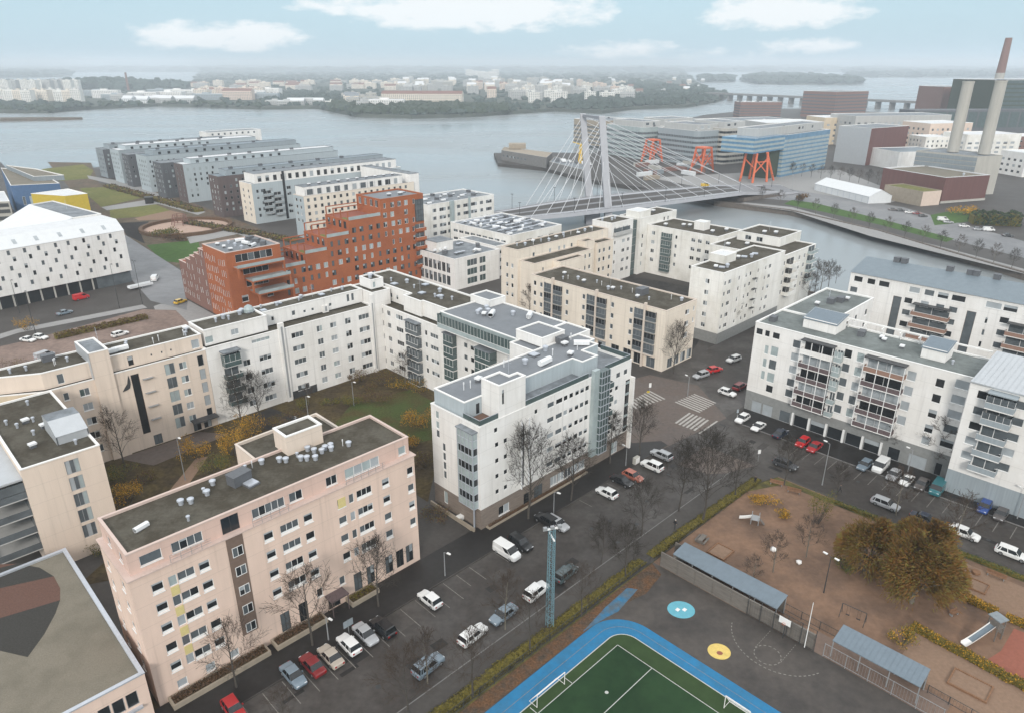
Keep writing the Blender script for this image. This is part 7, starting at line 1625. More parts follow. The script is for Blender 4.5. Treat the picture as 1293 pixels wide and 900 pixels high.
# round bronze trees (willow like, fine drooping twigs with the last leaves)
def bronze(label, loc, rx, h, n, seed, lean=(0, 0)):
    r = random.Random(seed); R_ = thing('round_tree', label, 'tree', (*loc, .03))
    T = MB(); T.tube((0, 0, 0), (0, 0, 1.6), .42, .34, 8, 0, False); C = MB(); tips = []
    for j in range(15):
        a = j*2.4+r.uniform(-.3, .3); t = r.uniform(.25, 1.15); L_ = h*.62*r.uniform(.8, 1.05)
        q = Vector((0, 0, 1.5)); d = Vector((cos(a)*sin(t)*.6, sin(a)*sin(t)*.6, 1)).normalized()
        for k in range(4):
            e = (d+Vector((cos(a)*.22*k*t, sin(a)*.22*k*t, 0))).normalized(); w = q+e*L_/4; T.tube(q, w, .16*(1-k*.2), .16*(1-(k+1)*.2), 5, 0, False); q = w; tips.append((Vector(q), e))
    T.make('trunk', ['bark_pale'], R_)
    lumps = [(r.uniform(0, 6.28), r.uniform(.1, 1.5), r.uniform(.75, 1.1)) for _ in range(26)]
    for k in range(n):
        a, th, s = r.choice(lumps); a += r.gauss(0, .22); th = abs(th+r.gauss(0, .17)); s *= r.uniform(.74, 1.04) if r.random() < .75 else r.uniform(.35, .8)
        p = Vector((rx*s*sin(th)*cos(a)+lean[0]*cos(th), rx*s*sin(th)*sin(a)+lean[1]*cos(th), h*.34+h*.66*s*cos(th)))
        if p.z < .5: continue
        o_ = Vector((p.x, p.y, (p.z-h*.25)*1.2)).normalized(); o_.z -= .25+.5*(th/1.6); d = (o_+Vector((r.gauss(0, .3), r.gauss(0, .3), r.gauss(0, .3)))).normalized()
        l_ = r.uniform(.25, .6); w = d.orthogonal().normalized()*r.uniform(.04, .075); q = p+d*l_
        C.poly([p-w, p+w, q+w*.4, q-w*.4], 0 if r.random() < .75 else 1)
    C.make('crown', ['leaf_bronze', 'leaf_olive'], R_)
bronze('big round bronze coloured tree in the playground, nearest the shelter', W(98.4, -17.6), 5.6, 10.5, 30000, 3)
bronze('round bronze tree with visible fan of limbs, left of the bigger one', W(100.3, -24.8), 4.8, 9.3, 15000, 4)
bronze('round bronze tree crown rising between the other two, towards the side street', W(106.8, -19.2), 4.8, 8.8, 20000, 5)
# planters before the peach block
def planter(label, u0, u1, v0, v1, m, h=.7):
    R_ = thing('planter', label, 'planter', (*W(u0, v1), .13), A); b = MB(); L_, D_ = u1-u0, v1-v0
    b.box(0, 0, 0, L_, .25, h); b.box(0, D_-.25, 0, L_, D_, h); b.box(0, .25, 0, .25, D_-.25, h); b.box(L_-.25, .25, 0, L_, D_-.25, h); b.make('wall', ['tan_wall'], R_)
    b = MB(); b.box(.25, .25, 0, L_-.25, D_-.25, h-.12); r = random.Random(label)
    for k in range(int(L_*120)): b.leaf((r.uniform(.3, L_-.3), r.uniform(.3, D_-.3), h+r.uniform(-.1, .35)), .12, r, 1 if r.random() < .6 else 2)
    b.make('planting', ['garden', m, 'leaf_brown'], R_)
planter('long tan planter with brown shrubs before the peach block, left part', 15, 27.5, -75.1, -73.2, 'leaf_brown')
planter('tan planter with dead brown shrubs before the peach block, left of its entrance', 28.4, 36.0, -75.1, -73.2, 'leaf_brown')
planter('short tan planter with yellow green shrubs right of the peach block entrance', 40.0, 44.6, -75.1, -73.2, 'leaf_olive')
planter('thin tan bed along the brown base of the white middle block', 66.5, 92, -73.95, -73.0, 'leaf_brown', .3)
# ================================================================== vehicles
def make_car(L_=4.3, Wd=1.78, Hh=1.48, kind='hatch'):
    """front towards +x; returns meshes"""
    hw = Wd/2; zb = Hh*.62; f = L_/2
    van = kind in ('van', 'minibus')
    hood = {'hatch': .30, 'sedan': .27, 'estate': .27, 'suv': .28, 'van': .16, 'minibus': .12, 'coupe': .30}[kind]*L_
    boot = {'hatch': .05, 'sedan': .17, 'estate': .03, 'suv': .03, 'van': .02, 'minibus': .02, 'coupe': .14}[kind]*L_
    B_ = MB(); st = []
    xs = [(-f, .80, .40, zb*.88), (-f+.12, .94, .24, zb*.98), (-f+boot+.25, 1, .2, zb), (0, 1, .18, zb), (f-hood, 1, .2, zb*.98), (f-.55, .97, .2, zb*.90), (f-.14, .90, .24, zb*.80), (f, .74, .34, zb*.66)]
    for x, k, z0, z1 in xs:
        h = hw*k; st.append([(x, -h*.88, z0), (x, -h, z0+.14), (x, -h, z1-.2), (x, -h*.92, z1-.03), (x, -h*.5, z1+.015), (x, h*.5, z1+.015), (x, h*.92, z1-.03), (x, h, z1-.2), (x, h, z0+.14), (x, h*.88, z0)])
    for a, c in zip(st, st[1:]):
        for i in range(10): j = (i+1) % 10; B_.poly([a[i], a[j], c[j], c[i]][::-1])
    B_.poly(st[0]); B_.poly(st[-1][::-1])
    G = MB(); r = .86
    rake = {'hatch': (.55, .35), 'sedan': (.62, .60), 'estate': (.6, .28), 'suv': (.55, .25), 'van': (.75, .06), 'minibus': (.6, .06), 'coupe': (.7, .7)}[kind]
    xa, xd = f-hood, -f+boot+.06; xb, xc = xa-rake[0], xd+rake[1]; ht = Hh-.03; bz = zb-.02
    bw, tw = hw*.93, hw*(.90 if van else .76)
    bot = [(xd, -bw), (xa, -bw), (xa, bw), (xd, bw)]; top = [(xc, -tw), (xb, -tw), (xb, tw), (xc, tw)]
    for i in range(4):
        j = (i+1) % 4; G.poly([(*bot[i], bz), (*bot[j], bz), (*top[j], ht), (*top[i], ht)])
    # roof and pillars in body colour, 1 cm proud
    e = .012
    B_.poly([(xc-e, -tw-e, ht), (xb+e, -tw-e, ht), (xb+e, tw+e, ht), (xc-e, tw+e, ht)]); rr = [(xc+.12, -tw+.12), (xb-.1, -tw+.12), (xb-.1, tw-.12), (xc+.12, tw-.12)]
    tq = [(xc-e, -tw-e), (xb+e, -tw-e), (xb+e, tw+e), (xc-e, tw+e)]
    for i in range(4): j = (i+1) % 4; B_.poly([(*tq[i], ht), (*tq[j], ht), (*rr[j], Hh), (*rr[i], Hh)])
    B_.poly([(*q, Hh) for q in rr])
    def side(t, s, w, u0=0, u1=1):
        for sg in (-1, 1):
            def pt(tt, uu): x = (xd+(xa-xd)*tt)*(1-uu)+(xc+(xb-xc)*tt)*uu; y = bw*(1-uu)+tw*uu; return (x, sg*(y+e), bz+(ht-bz)*uu)
            q = [pt(t-w, u0), pt(t+w, u0), pt(t+w*.8, u1), pt(t-w*.8, u1)]; B_.poly(q if sg < 0 else q[::-1])
    side(.0+.03, 0, .03); side(.97, 0, .02); side(.50, 0, .02)
    if kind in ('estate', 'suv', 'hatch'): side(.16, 0, .025)
    if van:
        side(.36, 0, .34)
        B_.poly([(xd-e, -bw, bz), (xd-e, bw, bz), (xc-e, tw, ht), (xc-e, -tw, ht)][::-1])
    for sg in (-1, 1): B_.box(xa-.55, sg*(hw+.09)-.09, zb-.05, xa-.38, sg*(hw+.09)+.09, zb+.1)
    W_ = MB()
    for k in range(2): pass
    W_.tube((0, -.11, 0), (0, .11, 0), .33, .33, 14, 0); W_.tube((0, -.118, 0), (0, .118, 0), .21, .21, 12, 1)
    HL = MB(); HL.box(-.10, -.17, -.07, .02, .17, .07); TL = MB(); TL.box(-.02, -.13, -.1, .08, .13, .12)
    if kind == 'suv' or kind == 'estate': B_.box(xc+.3, -tw+.08, Hh+.01, xb-.3, -tw+.13, Hh+.05); B_.box(xc+.3, tw-.13, Hh+.01, xb-.3, tw-.08, Hh+.05)
    return dict(body=B_.mesh('body', ['paint_white_car'], False), windows=G.mesh('windows', ['car_glass']), wheel=W_.mesh('wheel', ['tyre', 'rim']), hl=HL.mesh('headlight', ['lamp_clear']), tl=TL.mesh('tail_light', ['lamp_red']), f=f, hw=hw, zb=zb)
KIND = {'hatch': make_car(), 'sedan': make_car(4.6, 1.8, 1.44, 'sedan'), 'estate': make_car(4.7, 1.82, 1.5, 'estate'), 'suv': make_car(4.6, 1.88, 1.68, 'suv'), 'van': make_car(4.9, 1.95, 1.98, 'van'), 'minibus': make_car(5.0, 1.95, 1.95, 'minibus'), 'coupe': make_car(4.3, 1.78, 1.3, 'coupe')}
def car(x, y, hd, kind, paint, label, group=None, uv=False, z=.035):
    """hd: heading in degrees from the street grid's u direction (90 points to -v, away from the street)"""
    K = KIND[kind]; o = thing('parked_car' if kind not in ('van',) else 'parked_van', label, 'car' if kind != 'van' else 'van', (x, y, z), A+math.radians(hd+RND.uniform(-1.5, 1.5)), group)
    b = put('body', K['body'], o); b.material_slots[0].link = 'OBJECT'; b.material_slots[0].material = CAR(paint)
    put('windows', K['windows'], o)
    for sx in (-.6, .6):
        for sy in (-1, 1): put('wheel', K['wheel'], o, (sx*K['f']+.02, sy*(K['hw']-.11), .33))
    for sy in (-1, 1): put('headlight', K['hl'], o, (K['f']-.06, sy*K['hw']*.58, K['zb']*.70)); put('tail_light', K['tl'], o, (-K['f']-.01, sy*K['hw']*.62, K['zb']*.76))
    return o
for x, y, hd, kind, pt, lab in (
    (371, 856, -90, 'sedan', 'greyblue', 'blue grey saloon at the left end of the row before the peach block'), (395, 843, 90, 'sedan', 'darkred', 'dark red saloon in the row before the peach block'),
    (418, 832, 90, 'sedan', 'beige', 'beige saloon between the dark red car and the white hatchback'), (441, 817, 90, 'hatch', 'white', 'white hatchback in the row before the peach block'),
    (462, 804, -90, 'sedan', 'silver', 'silver beige saloon between the white hatchback and the black car'), (484, 796, 90, 'suv', 'black', 'black off road car at the right end of the first row'),
    (543, 760, 90, 'hatch', 'white', 'white hatchback parked alone before the right end of the peach block'), (640, 700, -90, 'van', 'white', 'white van with a long roof beside the black car'),
    (657, 689, -90, 'suv', 'black', 'black car right beside the white van'), (690, 660, 90, 'suv', 'black', 'black car behind the top of the lattice mast'), (703, 664, -90, 'estate', 'silver', 'silver estate partly hidden by the lattice mast top'),
    (766, 625, 90, 'hatch', 'white', 'white hatchback before the brown base of the white middle block'), (785, 610, -90, 'sedan', 'black', 'black saloon next to the orange red car'), (799, 604, -90, 'hatch', 'orange', 'orange red hatchback before the white middle block'),
    (823, 591, 90, 'suv', 'white', 'white off road car at the street corner, nearer one of two'), (835, 577, 90, 'estate', 'silver', 'silver estate at the street corner, farther one of two'),
    (541, 844, 3, 'suv', 'greyblue', 'pale blue grey estate parallel parked nearest the bottom edge'), (597, 805, 3, 'estate', 'white', 'white estate with roof rails in the parallel row'), (636, 779, 183, 'sedan', 'greyblue', 'dark blue grey saloon in the parallel row'),
    (677, 750, 3, 'suv', 'white', 'white car just left of the lattice mast'), (714, 727, 3, 'estate', 'greengrey', 'dark green grey estate just right of the lattice mast'), (296, 899, -90, 'hatch', 'red', 'red hatchback cut by the bottom edge'),
    (885, 476, 170, 'estate', 'silver', 'silver car leaving the side street by the beige corner'), (902, 469, -20, 'hatch', 'brightred', 'bright red car by the beige corner'), (926, 456, 170, 'estate', 'white', 'white car with dark stripes in the side street'),
    (918, 498, -90, 'hatch', 'white', 'white small car waiting at the zebra crossing'), (934, 490, 0, 'estate', 'darkred', 'dull red car parked along the end of the right hand block'),
    (937, 531, 180, 'hatch', 'white', 'white hatchback at the left end of the row before the garages'), (957, 541, 180, 'coupe', 'white', 'white coupe, second in the row before the garages'), (985, 550, 0, 'sedan', 'navy', 'navy saloon between the white coupe and the red pair'),
    (1013, 561, 180, 'hatch', 'brightred', 'left car of the bright red pair before the garages'), (1028, 567, 180, 'sedan', 'red', 'right car of the bright red pair before the garages'), (991, 589, -90, 'estate', 'darkgrey', 'dark car driving past the playground corner'),
    (1091, 590, 180, 'hatch', 'greyblue', 'blue grey hatchback left of the white van in the right hand row'), (1111, 592, 180, 'van', 'white', 'white van in the right hand row'), (1128, 602, 180, 'sedan', 'silver', 'silver saloon right of the white van'),
    (1144, 609, 180, 'coupe', 'white', 'white car with a dark roof opening in the right hand row'), (1163, 614, 180, 'sedan', 'graphite', 'dark grey saloon left of the teal van'), (1183, 620, 180, 'minibus', 'teal', 'teal people carrier in the right hand row'),
    (1117, 639, -90, 'estate', 'silver', 'light estate driving on the side street behind the bronze trees'), (1167, 658, -90, 'sedan', 'navy', 'black saloon on the side street behind the bronze trees'), (1216, 676, -90, 'estate', 'white', 'silver white estate on the side street, third of the moving cars'),
    (1242, 643, 180, 'hatch', 'blue', 'blue hatchback at the right end of the right hand row'), (1263, 652, 180, 'sedan', 'graphite', 'dark grey car next to the blue hatchback'), (1277, 702, -90, 'estate', 'white', 'white estate with a dark roof at the right edge'),
    (103, 378, 8, 'van', 'brightred', 'red van on the upper left street before the white building'), (82, 397, 8, 'sedan', 'greyblue', 'grey blue saloon on the upper left street'), (36, 431, -60, 'sedan', 'white', 'left one of two white cars on the gravel car park'), (52, 428, -60, 'hatch', 'white', 'right one of two white cars on the gravel car park'),
    (152, 424, 8, 'estate', 'white', 'white car behind the roof edge of the cream wing'), (57, 452, 20, 'van', 'silver', 'pale van behind the roof at the left of the cream wing'), (196, 354, 60, 'van', 'white', 'white van on the street beside the white building'), (228, 383, 20, 'hatch', 'yellow', 'yellow car at the foot of the brick building'), (45, 377, 8, 'estate', 'silver', 'pale car under the overhang of the white building'),
    (1127, 266, -58, 'sedan', 'graphite', 'dark car in the canal road row, left of the white one'), (1137, 267, -58, 'hatch', 'darkgrey', 'second dark car of the canal road row'), (1148, 269.5, -58, 'sedan', 'white', 'white car of the canal road row before the pink annex wall'), (1158, 271, -58, 'sedan', 'darkred', 'dark red car of the canal road row'), (1165, 274, -58, 'hatch', 'black', 'black car right of the dark red one on the canal road'),
    (1190, 279, -58, 'minibus', 'white', 'white minibus on the canal road'), (1197, 282, -58, 'sedan', 'silver', 'grey car beside the white minibus on the canal road'), (1217, 287, -58, 'sedan', 'white', 'white saloon on the canal road before the dark evergreen hedge'), (1235, 291, -58, 'hatch', 'silver', 'left one of the pale pair on the canal road near the right edge'), (1248, 292, -58, 'minibus', 'white', 'white van of the pale pair on the canal road near the right edge'), (1272, 299, -58, 'sedan', 'black', 'black car on the canal road nearest the right edge')):
    car(*P(x, y, 0), hd, kind, pt, lab)
o = car(*P(890, 236, 6), -20, 'minibus', 'yellow', 'yellow work van parked at the far end of the bridge deck', z=6.05)
# ================================================================== street furniture
def lamp(label, x, y, h, rz=0, arms=1, pole='steel_grey', head='frame_white', al=.9):
    R_ = thing('street_lamp', label, 'lamp', (x, y, .02), rz); b = MB(); b.lathe([(.11, 0), (.09, 1), (.05, h)], 8); b.make('pole', [pole], R_)
    for k in range(arms):
        s = 1 if k == 0 else -1; b = MB(); b.tube((0, 0, h), (s*al, 0, h+.12), .035, .03, 5); b.make('arm', [pole], R_); b = MB(); b.prism([(s*al-.3, -.16), (s*al+.35, -.12), (s*al+.35, .12), (s*al-.3, .16)], h+.1, h+.24); b.make('lamp_head', [head], R_)
for x, y, ty, ar, lab in ((562, 727, 697, 1, 'grey lamp post at the kerb by the empty parking bays'), (415, 808, 779, 1, 'lamp post behind the white hatchback before the peach block'), (699, 650, 621, 1, 'lamp post before the left end of the white middle block'), (790, 588, 565, 1, 'lamp post at the right end of the white middle block'), (1038, 612, 560, 1, 'tall leaning looking lamp post opposite the red cars'), (1040, 748, 703, 2, 'double headed lamp in the playground sand'), (1284, 655, 618, 1, 'lamp post at the right edge by the dark grey car'), (234, 606, 552, 1, 'tall pale pole behind the peach block roof'), (447, 512, 482, 1, 'left lamp pole on the courtyard lawn edge'), (390, 532, 500, 1, 'lamp pole behind the penthouse of the peach block'),
    (45, 421, 368, 1, 'dark lamp post left of the two white gravel lot cars'), (25, 396, 354, 1, 'dark lamp post at the left edge on the upper street'), (151, 389, 334, 1, 'dark lamp post before the corner of the white building'), (180, 385, 330, 2, 'tall dark lamp post at the upper left crossing'), (1000, 240, 222, 1, 'lamp post before the white tent'), (868, 500, 476, 1, 'lamp post at the zebra crossing island'), (1146, 596, 568, 1, 'lamp post before the garages, above the white car row')):
    X, Y = P(x, y, 0); dk = y < 430 and x < 200; lamp(lab, X, Y, hpx(x, y, ty), 2.2 if x > 700 else -.6, ar, 'steel_dark' if dk or x == 1040 else 'steel_grey', 'steel_dark' if dk else 'frame_white')
# lattice floodlight mast
def mast():
    X, Y = W(57.4, -51.0); h = hpx(693, 791, 668); R_ = thing('floodlight_mast', 'tall blue grey lattice mast with crossbars beside the sports pitch', 'mast', (X, Y, .05), .3)
    b = MB(); s = .42
    for sx, sy in ((-1, -1), (1, -1), (1, 1), (-1, 1)): b.tube((sx*s, sy*s, 0), (sx*s*.8, sy*s*.8, h), .07, .06, 5)
    b.make('upright', ['steel_blue'], R_); b = MB(); n = 16
    for k in range(n):
        z0, z1 = h*k/n, h*(k+1)/n
        for i in range(4):
            q = ((-1, -1), (1, -1), (1, 1), (-1, 1)); a, c = q[i], q[(i+1) % 4]
            b.tube((a[0]*s*.95, a[1]*s*.95, z0), (c[0]*s*.95, c[1]*s*.95, z1), .03, .03, 4); b.tube((a[0]*s*.95, a[1]*s*.95, z1), (c[0]*s*.95, c[1]*s*.95, z1), .03, .03, 4)
    b.make('bracing', ['steel_blue'], R_); b = MB(); b.box(-1.2, -.1, h, 1.2, .1, h+.2); b.box(-.1, -1.0, h-1.2, .1, 1.0, h-1.05); b.make('crossbar', ['frame_white'], R_)
    for k in (-1.0, 0, 1.0): b = MB(); b.box(k-.25, -.35, h+.2, k+.25, .05, h+.6); b.make('floodlight', ['steel_grey'], R_)
mast()
def sign(label, x, y, h, w, hh, face, rz, pole='steel_grey', back=None):
    R_ = thing('road_sign', label, 'sign', (x, y, .03), rz); b = MB(); b.tube((0, 0, 0), (0, 0, h), .04, .04, 6); b.make('pole', [pole], R_); b = MB(); b.box(-w/2, -.06, h-hh, w/2, -.042, h, 0); b.make('panel', [face], R_)
X, Y = P(441, 801, 0); sign('grey information board behind the silver beige car', X, Y, 2.6, 1.5, 1.1, 'cladding_grey', A)
X, Y = P(957, 582, 0); sign('blank road sign at the playground corner', X, Y, 2.6, .6, .9, 'frame_white', .2)
X, Y = P(820, 497, 0); sign('white crossing sign at the far zebra crossing', X, Y, 2.8, .6, 1.1, 'frame_white', .2); 
X, Y = P(818, 499, 0); sign('yellow sign low beside the white crossing sign', X, Y, 1.2, .7, .5, 'yellow_paint', .2)
X, Y = P(930, 530, 0); sign('grey sign pole left of the first white car by the garages', X, Y, 2.6, .5, .8, 'panel_greyblue', .2)
X, Y = P(803, 585, 0); R_ = thing('utility_cabinet', 'pale utility cabinet at the corner behind the orange red car', 'cabinet', (X, Y, .13), A); b = MB(); b.box(-.7, -.35, 0, .7, .35, 1.4); b.make('case', ['concrete'], R_); b = MB(); b.box(-.6, -.37, .1, .6, -.353, 1.3); b.make('door', ['cap_white'], R_)
X, Y = P(582, 655, 0); R_ = thing('grit_bin', 'white grit bin beside the tan plinth of the white block', 'bin', (X, Y, .05), A); b = MB(); b.box(-.7, -.45, 0, .7, .45, .6); b.make('box', ['cap_white'], R_); b = MB(); b.prism([(-.75, -.5), (.75, -.5), (.75, .5), (-.75, .5)], .6, .72); b.make('lid', ['cap_white'], R_)
R_ = thing('car_trailer', 'flat white trailer on the street beside the white building', 'trailer', (*P(178, 364, 0), .05), .9); b = MB(); b.box(-4, -1.1, .7, 4, 1.1, 1.0); b.box(-4, -1.1, 1.0, 4, -1.0, 1.5); b.box(-4, 1.0, 1.0, 4, 1.1, 1.5); b.make('bed', ['roof_white'], R_)
for sx in (-1, .2): 
    for sy in (-.9, .9): put('wheel', KIND['hatch']['wheel'], R_, (sx, sy, .35))
# football goals
def goal(label, u, v, w, rz):
    R_ = thing('football_goal', label, 'goal', (*W(u, v), .06), rz); b = MB()
    for s in (-w/2, w/2): b.tube((s, 0, 0), (s, 0, 2), .05, .05, 6); b.tube((s, 0, 2), (s, 1.3, .05), .03, .03, 5); b.tube((s, 0, .05), (s, 1.3, .05), .03, .03, 5)
    b.tube((-w/2, 0, 2), (w/2, 0, 2), .06, .06, 6); b.tube((-w/2, 1.3, .05), (w/2, 1.3, .05), .04, .04, 5); b.make('frame', ['paint_white'], R_)
    b = MB()
    for k in range(17): x = -w/2+w*k/16; b.tube((x, .02, 1.98), (x, 1.28, .06), .008, .008, 3, 0, False)
    for k in range(8): b.tube((-w/2, .02+1.26*k/8, 1.98-1.92*k/8), (w/2, .02+1.26*k/8, 1.98-1.92*k/8), .008, .008, 3, 0, False)
    b.make('net', ['frame_white'], R_)
goal('white football goal at the near side line of the pitch', 49.0, -43.0, 5.0, A)
goal('white football goal cut by the bottom edge, right of the pitch', 62.6, -25.5, 3.2, A-pi/2)
# shelters, walls and fences of the school yard
def shelter(label, u0, u1, v0, v1, z, back):
    R_ = thing('shelter', label, 'shelter', (*W(u0, v1), .05), A); L_, D_ = u1-u0, v1-v0; b = MB()
    i = [(0, 0, z), (L_, 0, z+.5), (L_, D_, z+.5), (0, D_, z)]; b.poly(i); b.poly([(x, y, q-.12) for x, y, q in reversed(i)])
    for k in range(4): p, q = i[k], i[(k+1) % 4]; b.poly([(p[0], p[1], p[2]-.12), (q[0], q[1], q[2]-.12), q, p])
    n = int(D_/.6)
    for k in range(1, n): y = D_*k/n; b.poly([(0, y-.02, z+.03), (L_, y-.02, z+.53), (L_, y+.02, z+.53), (0, y+.02, z+.03)])
    b.make('roof', ['shed_roof'], R_); m = max(3, int(D_/3.2))
    for k in range(m+1): b = MB(); y = min(D_-.1, max(.1, D_*k/m)); b.box(.15, y-.06, 0, .27, y+.06, z-.1); b.box(L_-.3, y-.06, 0, L_-.18, y+.06, z+.33); b.make('post', ['steel_grey'], R_)
    b = MB(); b.box(L_-.15, .1, 0, L_-.08, D_-.1, z+.2) if back else b.box(L_-.15, .1, 0, L_-.08, D_*.4, 1.2); b.make('back_wall', ['timber_grey'], R_)
shelter('long grey shelter roof behind the timber wall of the court', 80.0, 83.2, -46.2, -29.4, 2.7, True)
shelter('free standing grey shelter with thin posts beside the sand play areas', 79.7, 83.0, -21.6, -11.0, 2.8, False)
R_ = thing('timber_wall', 'grey timber wall along the edge of the court', 'wall', (*W(79.25, -23.6), .04), A); b = MB(); b.box(0, 0, 0, .18, 24.2, 2.5); b.box(-.03, 0, 2.5, .22, 24.2, 2.58); 
for k in range(9): b.box(-.08, k*3.0+.05, 0, -.003, k*3.0+.17, 2.5)
b.make('boarding', ['timber_grey'], R_); b = MB(); b.box(.2, 22.0, 0, 3.8, 22.15, 2.5); b.box(3.7, 22, 0, 3.85, 24.1, 2.5); b.make('end_boarding', ['timber_grey'], R_)
def fence(label, p, q, h, n, m='steel_dark', rails=2, mesh=True, name='fence', z=.05):
    p, q = W(*p), W(*q); d = Vector(q)-Vector(p); R_ = thing(name, label, 'fence', (*p, z), math.atan2(d.y, d.x)); L_ = d.length; b = MB()
    b.tube((0, 0, 0), (0, 0, h), .05, .05, 5); pm = b.mesh('post', [m]); b = MB()
    for k in range(n+1): put('post', pm, R_, (L_*k/n, 0, 0))
    for k in range(rails): zz = h-.05-(h-.3)*k/max(1, rails-1)*1.0 if rails > 1 else h; b.tube((0, 0, zz), (L_, 0, zz), .035, .035, 4)
    if mesh:
        for k in range(int(L_/.35)): b.tube((k*.35, 0, .1), (k*.35, 0, h-.05), .012, .012, 3, 0, False)
    b.make('railing', [m], R_)
fence('dark wire fence along the hedge of the sports ground', (12, -49.2), (78.5, -49.2), 1.3, 26)
fence('high dark posts and wires on top of the timber wall, right part', (79.0, -33), (79.0, -23.4), 3.6, 5)
fence('wire fence from the timber wall past the round trees to the shelter', (83.6, -35), (83.6, -22), 1.4, 5)
fence('low wire fence right of the free standing shelter', (82.6, -10.6), (82.0, 6), 1.3, 7)
fence('metal fence along the court side of the free standing shelter', (79.2, -22.2), (79.0, -8.0), 2.2, 5, 'steel_grey')
R_ = thing('basketball_hoop', 'basketball hoop with a blank white backboard before the timber wall', 'hoop', (*W(78.5, -27.4), .04), A); b = MB(); b.tube((0, 0, 0), (0, 0, 3.0), .07, .07, 6); b.make('pole', ['steel_dark'], R_); b = MB(); b.box(-.34, -.8, 2.6, -.29, .8, 3.6); b.make('backboard', ['frame_white'], R_)
b = MB(); [b.tube((-.6+.22*cos(t*.6), .22*sin(t*.6), 2.85), (-.6+.22*cos(t*.6+.6), .22*sin(t*.6+.6), 2.85), .02, .02, 4) for t in range(11)]; b.make('ring', ['crane_orange'], R_)
R_ = thing('flag_pole', 'pale pole standing at the right end of the timber wall', 'pole', (*W(79.0, -24.6), .04)); b = MB(); b.lathe([(.07, 0), (.04, 7.5)], 7); b.make('shaft', ['frame_white'], R_)
# playground
def slide(label, u, v, rz, h, L_, w, chute, tower):
    R_ = thing('playground_slide', label, 'slide', (*W(u, v), .05), rz); b = MB(); n = 8
    for k in range(n):
        t0, t1 = k/n, (k+1)/n; z0, z1 = .3+(h-.3)*t0**1.25, .3+(h-.3)*t1**1.25; x0, x1 = L_*t0, L_*t1
        b.poly([(x0, -w/2, z0), (x1, -w/2, z1), (x1, w/2, z1), (x0, w/2, z0)][::-1], 1 if k > 1 else 0); b.poly([(x0, -w/2, z0-.08), (x1, -w/2, z1-.08), (x1, w/2, z1-.08), (x0, w/2, z0-.08)])
        for s in (-1, 1): b.poly([(x0, s*w/2, z0-.08), (x1, s*w/2, z1-.08), (x1, s*(w/2+.05), z1+.25), (x0, s*(w/2+.05), z0+.25)])
    b.make('chute', [chute, 'shed_roof' if tower else chute], R_); b = MB()
    for sx in (.1, 1.3):
        for sy in (-.7, .7): b.box(L_+sx-.06, sy-.06, 0, L_+sx+.06, sy+.06, h+(1.1 if tower else .7))
    b.box(L_, -.8, h-.1, L_+1.4, .8, h); b.make('tower', ['timber_grey' if tower else 'frame_grey'], R_)
    b = MB()
    for k in range(5): b.box(L_+1.45+k*.16, -.35, h*.8-k*h*.18, L_+1.65+k*.16, .35, h*.8-k*h*.18+.05)
    b.make('ladder', ['timber_grey'], R_)
    if tower: b = MB(); b.prism([(L_-.1, -.9), (L_+1.5, -.9), (L_+1.5, .9), (L_-.1, .9)], h+1.1, h+1.25); b.make('roof', ['cladding_grey'], R_)
slide('big slide with a white chute end and a grey tower near the right edge', 94.3, -9.8, A-1.05+.6, 2.2, 4.6, .8, 'cap_white', True)
slide('small white slide beside the golden shrub', 99.2, -45.4, A-1.2, 1.0, 1.9, .4, 'cap_white', False)
def frame_box(label, u, v, L_, D_, rz=0, fill='sand_pale', cat='sandbox'):
    R_ = thing('sandbox', label, cat, (*W(u, v), .05), A+rz); b = MB(); h = .28; t = .18
    b.box(-L_/2, -D_/2, 0, L_/2, -D_/2+t, h); b.box(-L_/2, D_/2-t, 0, L_/2, D_/2, h); b.box(-L_/2, -D_/2+t, 0, -L_/2+t, D_/2-t, h); b.box(L_/2-t, -D_/2+t, 0, L_/2, D_/2-t, h); b.make('frame', ['timber'], R_); b = MB(); b.poly([(-L_/2+t, -D_/2+t, .14), (L_/2-t, -D_/2+t, .14), (L_/2-t, D_/2-t, .14), (-L_/2+t, D_/2-t, .14)]); b.make('filling', [fill], R_)
frame_box('timber framed sandbox beside the long grey shelter', 88.9, -42.9, 3.4, 3.0); frame_box('sandbox in the play area at the kerb near the right edge', 109.0, -12.2, 2.8, 3.4); frame_box('large sandbox in the sand area behind the free standing shelter', 87.6, -7.2, 3.4, 4.4)
def bench(label, x, y, rz, L_=2.2, m='timber'):
    R_ = thing('park_bench', label, 'bench', (x, y, .05), rz); b = MB(); b.box(-L_/2, -.25, .42, L_/2, .25, .5); b.make('seat', [m], R_); b = MB(); b.box(-L_/2, .2, .55, L_/2, .27, .95); b.make('backrest', [m], R_)
    for s in (-1, 1): b = MB(); b.box(s*L_*.4-.05, -.22, 0, s*L_*.4+.05, .25, .42); b.make('leg', ['steel_grey'], R_)
for x, y, r_, l_, lab in ((980, 612, -.5, 2.4, 'timber bench at the playground corner, left one'), (1002, 622, -.5, 2.4, 'timber bench at the playground corner, right one'), (1257, 729, -.75, 2.6, 'timber bench at the kerb of the enclosed sand play area'), (1204, 776, .4, 1.4, 'short orange timber bench in the big slide yard')): bench(lab, *P(x, y, 0), r_, l_)
R_ = thing('play_table', 'round edged timber play block in the sand near the kerb', 'play block', (*P(1232, 724, 0), .05), .4); b = MB(); b.lathe([(.5, 0), (.6, .1), (.6, .45), (.5, .5)], 12); b.make('block', ['timber'], R_)
R_ = thing('picnic_table', 'small timber picnic table behind the long grey shelter', 'table', (*P(886, 683, 0), .05), .9); b = MB(); b.box(-1, -.4, .68, 1, .4, .75); b.make('tabletop', ['timber_grey'], R_)
